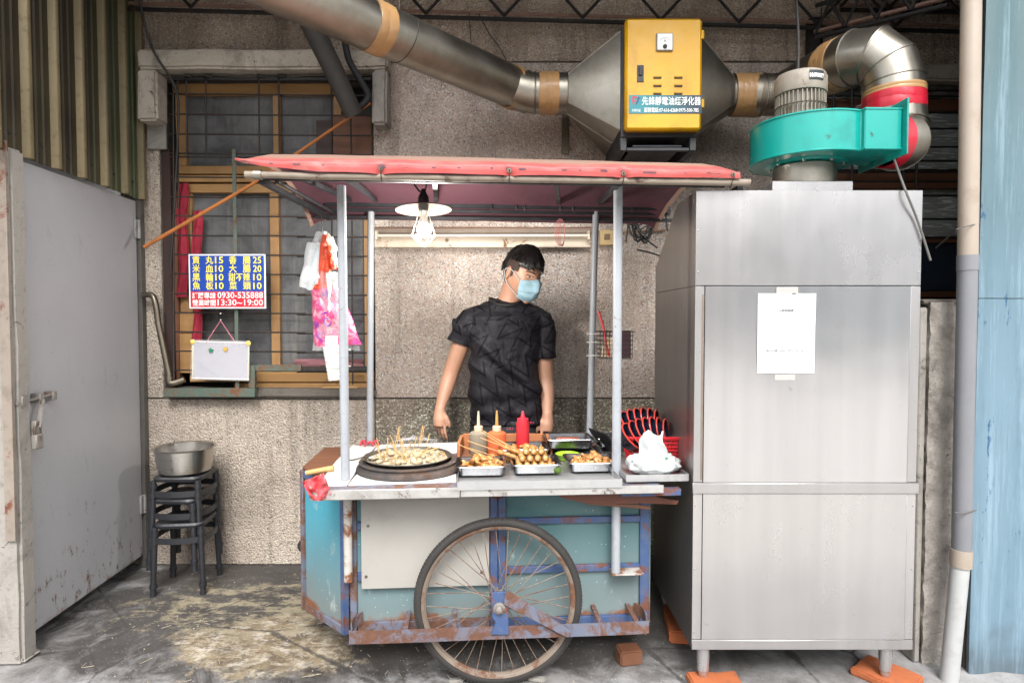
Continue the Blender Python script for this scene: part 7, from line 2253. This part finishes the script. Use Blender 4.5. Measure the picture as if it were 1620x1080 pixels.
# ---- shorts
so = MB()
so.loft([[Vector((cxm + math.cos(a) * w_, PY + .02 + math.sin(a) * d_, z_)) for a in [2 * math.pi * i / 32 for i in range(32)]] for w_, d_, z_ in ((.15, .12, hipz - .12), (.188, .138, hipz - .04), (.190, .135, hipz + .03), (.178, .12, hipz + .10))])
for s_ in (-1, 1):
    so.tube([(cxm + s_ * .085, PY + .02, hipz - .02), (cxm + s_ * .10, PY + .02, hipz - .2), (cxm + s_ * .105, PY + .01, hipz - .36)], [.105, .108, .100], 22)
sf = fuse(so, .008, 4)
sf.name = 'shorts'; sf.transform(WM[man.name].inverted()); sf.materials.clear(); sf.materials.append(M_SHORTS); link('shorts', sf, man)
for px, py in ((835, 669), (802, 679)):
    q_ = Q(px, py, -.14)
    for k in range(3): MB().box(q_.x + .012 * k, q_.x + .012 * k + .006, q_.y - .001, q_.y + .004, q_.z, q_.z + .005 + .003 * (k % 2)).build('red_print', plain('red_print', C('#c23052'), .5), man)
for s_ in (-1, 1):
    MB().loft([[Vector((cxm + s_ * .115 + x * 1.0, PY - .03 + y, z_)) for x, y in rrect(.048 + e, .135 + e, .045)] for e, z_ in ((0, .0), (.004, .012), (.0, .03), (-.012, .058), (-.025, .075))]).build('shoe', M_BLACKRUB, man)

# ---- hair: thick top swept over the forehead, short faded sides
hair = MB()
def hairf(p, base=1.085):
    v = headf(p) * base
    fr_ = max(0, -p.y)
    v += Vector((0, 0, .010 * max(0, p.z)))
    n_ = mnoise.noise(p * 5) * .0045 + mnoise.noise(p * 13) * .003
    return v + p.normalized() * n_
vs, fs = [], []
NU, NV = 72, 40
idx = {}
for j in range(NV + 1):
    th = math.pi * .52 * j / NV
    for i in range(NU):
        ph = 2 * math.pi * i / NU
        p = Vector((math.sin(th) * math.cos(ph), math.sin(th) * math.sin(ph), math.cos(th)))
        idx[(i, j)] = (p, len(vs)); vs.append(HM @ hairf(p, 1.09 - .05 * (j / NV) ** 3))
def keep(p):
    # hairline: front fringe ends above the brow, sides cut high over the ears (shaved below)
    front = -p.y
    side = abs(p.x)
    if p.y < -.35: lim = .40 + .10 * (p.x if p.x < 0 else -p.x) + .03 * math.sin(p.x * 22)
    elif p.y < .45: lim = .46 - .02 * math.sin(p.y * 9)
    else: lim = .05
    return p.z > lim
for j in range(NV):
    for i in range(NU):
        k = (i + 1) % NU
        pm = (idx[(i, j)][0] + idx[(k, j + 1)][0]) / 2
        if keep(pm): fs.append((idx[(i, j)][1], idx[(i, j + 1)][1], idx[(k, j + 1)][1], idx[(k, j)][1]))
hair.add(vs, fs)
me = hair.mesh('hair_tmp', angle=180)
bm = bmesh.new(); bm.from_mesh(me)
loose = [v for v in bm.verts if not v.link_faces]
bmesh.ops.delete(bm, geom=loose, context='VERTS')
bmesh.ops.solidify(bm, geom=bm.faces[:], thickness=.012)
hs_ = MB().addbm(bm)
random.seed(3)
for i in range(2600):      # locks
    ph, th = random.uniform(0, 2 * math.pi), random.uniform(0, math.pi * .48)
    p = Vector((math.sin(th) * math.cos(ph), math.sin(th) * math.sin(ph), math.cos(th)))
    if not keep(p): continue
    b0_ = hairf(p, 1.06)
    flow = Vector((.35 * random.uniform(-1, 1) - .15, -1.0 if p.y < .3 else .6, -.25 - .5 * (1 - p.z)))
    nrm = p.normalized()
    flow = (flow - nrm * flow.dot(nrm)).normalized()
    l_ = random.uniform(.018, .034)
    a1 = b0_ + nrm * .004 + flow * l_ * .5
    a2 = b0_ + nrm * random.uniform(.001, .006) + flow * l_
    if p.y < -.3 and p.z < .55: l_ *= .5; a2 = b0_ + nrm * .005 + flow * l_
    hs_.tube([HM @ b0_, HM @ a1, HM @ a2], [.0026, .0021, .0004], 4, cap=False)
hs_.build('hair', M_HAIR, man, angle=80)
# cropped sides and nape
vs, fs, idx = [], [], {}
for j in range(NV + 1):
    th = math.pi * (.25 + .50 * j / NV)
    for i in range(NU):
        ph = 2 * math.pi * i / NU
        p = Vector((math.sin(th) * math.cos(ph), math.sin(th) * math.sin(ph), math.cos(th)))
        idx[(i, j)] = (p, len(vs)); vs.append(HM @ (headf(p) * 1.018))
for j in range(NV):
    for i in range(NU):
        k = (i + 1) % NU
        p = (idx[(i, j)][0] + idx[(k, j + 1)][0]) / 2
        sb = p.y > -.42 - .0 * p.z if p.z > .12 else (p.y > .30 and p.z > -.62)
        if -.14 < p.z <= .12 and p.y > -.16 - .3 * p.z: sb = True if p.y > .30 or p.y < .08 else False
        if sb and p.y > -.5: fs.append((idx[(i, j)][1], idx[(i, j + 1)][1], idx[(k, j + 1)][1], idx[(k, j)][1]))
t = NT('cropped_hair')
t.set(col=t.mix(t.ramp(t.noise(420, 2), [(.40, 0.0), (.60, 1.0)]), C('#1e1917'), C('#4d3b32')), rough=.8)
hb_ = MB().add(vs, fs); hb_.build('cropped_hair', t.m, man, angle=180)

# ---- eyes, brows
M_EYE = plain('eye_white', C('#c9bdb4'), .3); M_IRIS = plain('dark_iris', C('#17100d'), .2)
def face_y(x, z):      # front surface of the head at x,z
    best = 0
    zz_ = z / (.118 if z > 0 else .122); w = 1 - .26 * ((.1 - zz_) / 1.1) ** 1.3 if zz_ < .1 else 1
    xx_ = x / (.076 * w); r2 = max(0, 1 - zz_ * zz_ - xx_ * xx_)
    return headf(Vector((xx_, -math.sqrt(r2), zz_))).y
for s_ in (-1, 1):
    ex_, ez_ = s_ * .031, .008
    ey_ = face_y(ex_, ez_)
    MB().ell((ex_, ey_ + .0045, ez_), (.0135, .008, .0052), 14, 10, HM).build('eye', M_EYE, man)
    MB().ell((ex_ + .002, ey_ - .001, ez_ - .0005), (.0056, .0035, .0048), 12, 8, HM).build('iris', M_IRIS, man)
    MB().tube(smooth_path([(ex_ + d * .0145, face_y(ex_ + d * .0145, ez_ + .006) - .0008, ez_ + .0045 + .0025 * (1 - d * d)) for d in (-1, -.5, 0, .5, 1)], 3), .0018, 6, M=HM).build('eyelid', M_HAIR, man)
    MB().tube(smooth_path([(ex_ + s_ * d * .018, face_y(ex_ + s_ * d * .018, ez_ + .02) - .001, ez_ + .019 + .004 * (1 - (d - .2) ** 2)) for d in (-1, -.4, .3, 1.1)], 4), [.002] * 4 + [.003] * 5 + [.0022] * 4, 6, M=HM).build('eyebrow', M_HAIR, man)

# ---- face mask
def maskf(u, v):
    a = R(-68 + 136 * u)
    z = -.006 - .108 * v
    edge = abs(2 * u - 1)
    z = z * 1 + (-.008 * edge if v < .5 else .020 * edge * (v - .5) * 2) + (.014 * (1 - edge) ** 2 * (1 - v) ** 2)
    x = math.sin(a) * .074
    y0_ = -.050 - math.cos(a) * .052
    bulge = .022 * math.exp(-(x / .020) ** 2) * math.exp(-((v - .28) / .30) ** 2) + .012 * (1 - edge ** 2) * math.sin(math.pi * min(1, v * 1.02))
    y = y0_ - bulge
    if v > .75: y += .030 * ((v - .75) / .25) ** 2 * (1 - .4 * edge)
    x *= 1 - .30 * v ** 2
    y -= .0022 * math.sin(v * 6.28 * 3.2) * (1 - edge ** 4)
    y -= .002 * mnoise.noise(Vector((u * 9, v * 6, 3)))
    return HM @ Vector((x, y, z))
t = NT('pale_blue_mask'); t.set(col=t.mix(t.noise(12, 4), C('#93b3c0'), C('#84a5b2')), rough=.75); t.bump(t.noise(60, 4), .25, .003); M_MASK = t.m
mk_ = link('face_mask', None, man)
WM[mk_.name] = WM[man.name].copy()
mb = MB(); mb.grid(maskf, 40, 34, .0015); mb.build('mask_sheet', M_MASK, mk_, angle=80)
M_EDGE = plain('mask_edge', C('#b9c2c6'), .7)
for v_ in (.01, .99): MB().tube([maskf(i / 24, v_) for i in range(25)], .0016, 5).build('mask_edge', M_EDGE, mk_)
for u_ in (0.0, 1.0):
    s_ = -1 if u_ == 0 else 1
    ear = HM @ Vector((s_ * .082, .022, .012)); ear2 = HM @ Vector((s_ * .083, .030, -.012))
    MB().tube(smooth_path([maskf(u_, .04), HM @ Vector((s_ * .079, -.015, .010)), ear, ear2, HM @ Vector((s_ * .074, .0, -.055)), maskf(u_, .93)], 6), .0018, 6).build('ear_loop', M_EDGE, mk_)
bpy.data.scenes.remove(TMP)
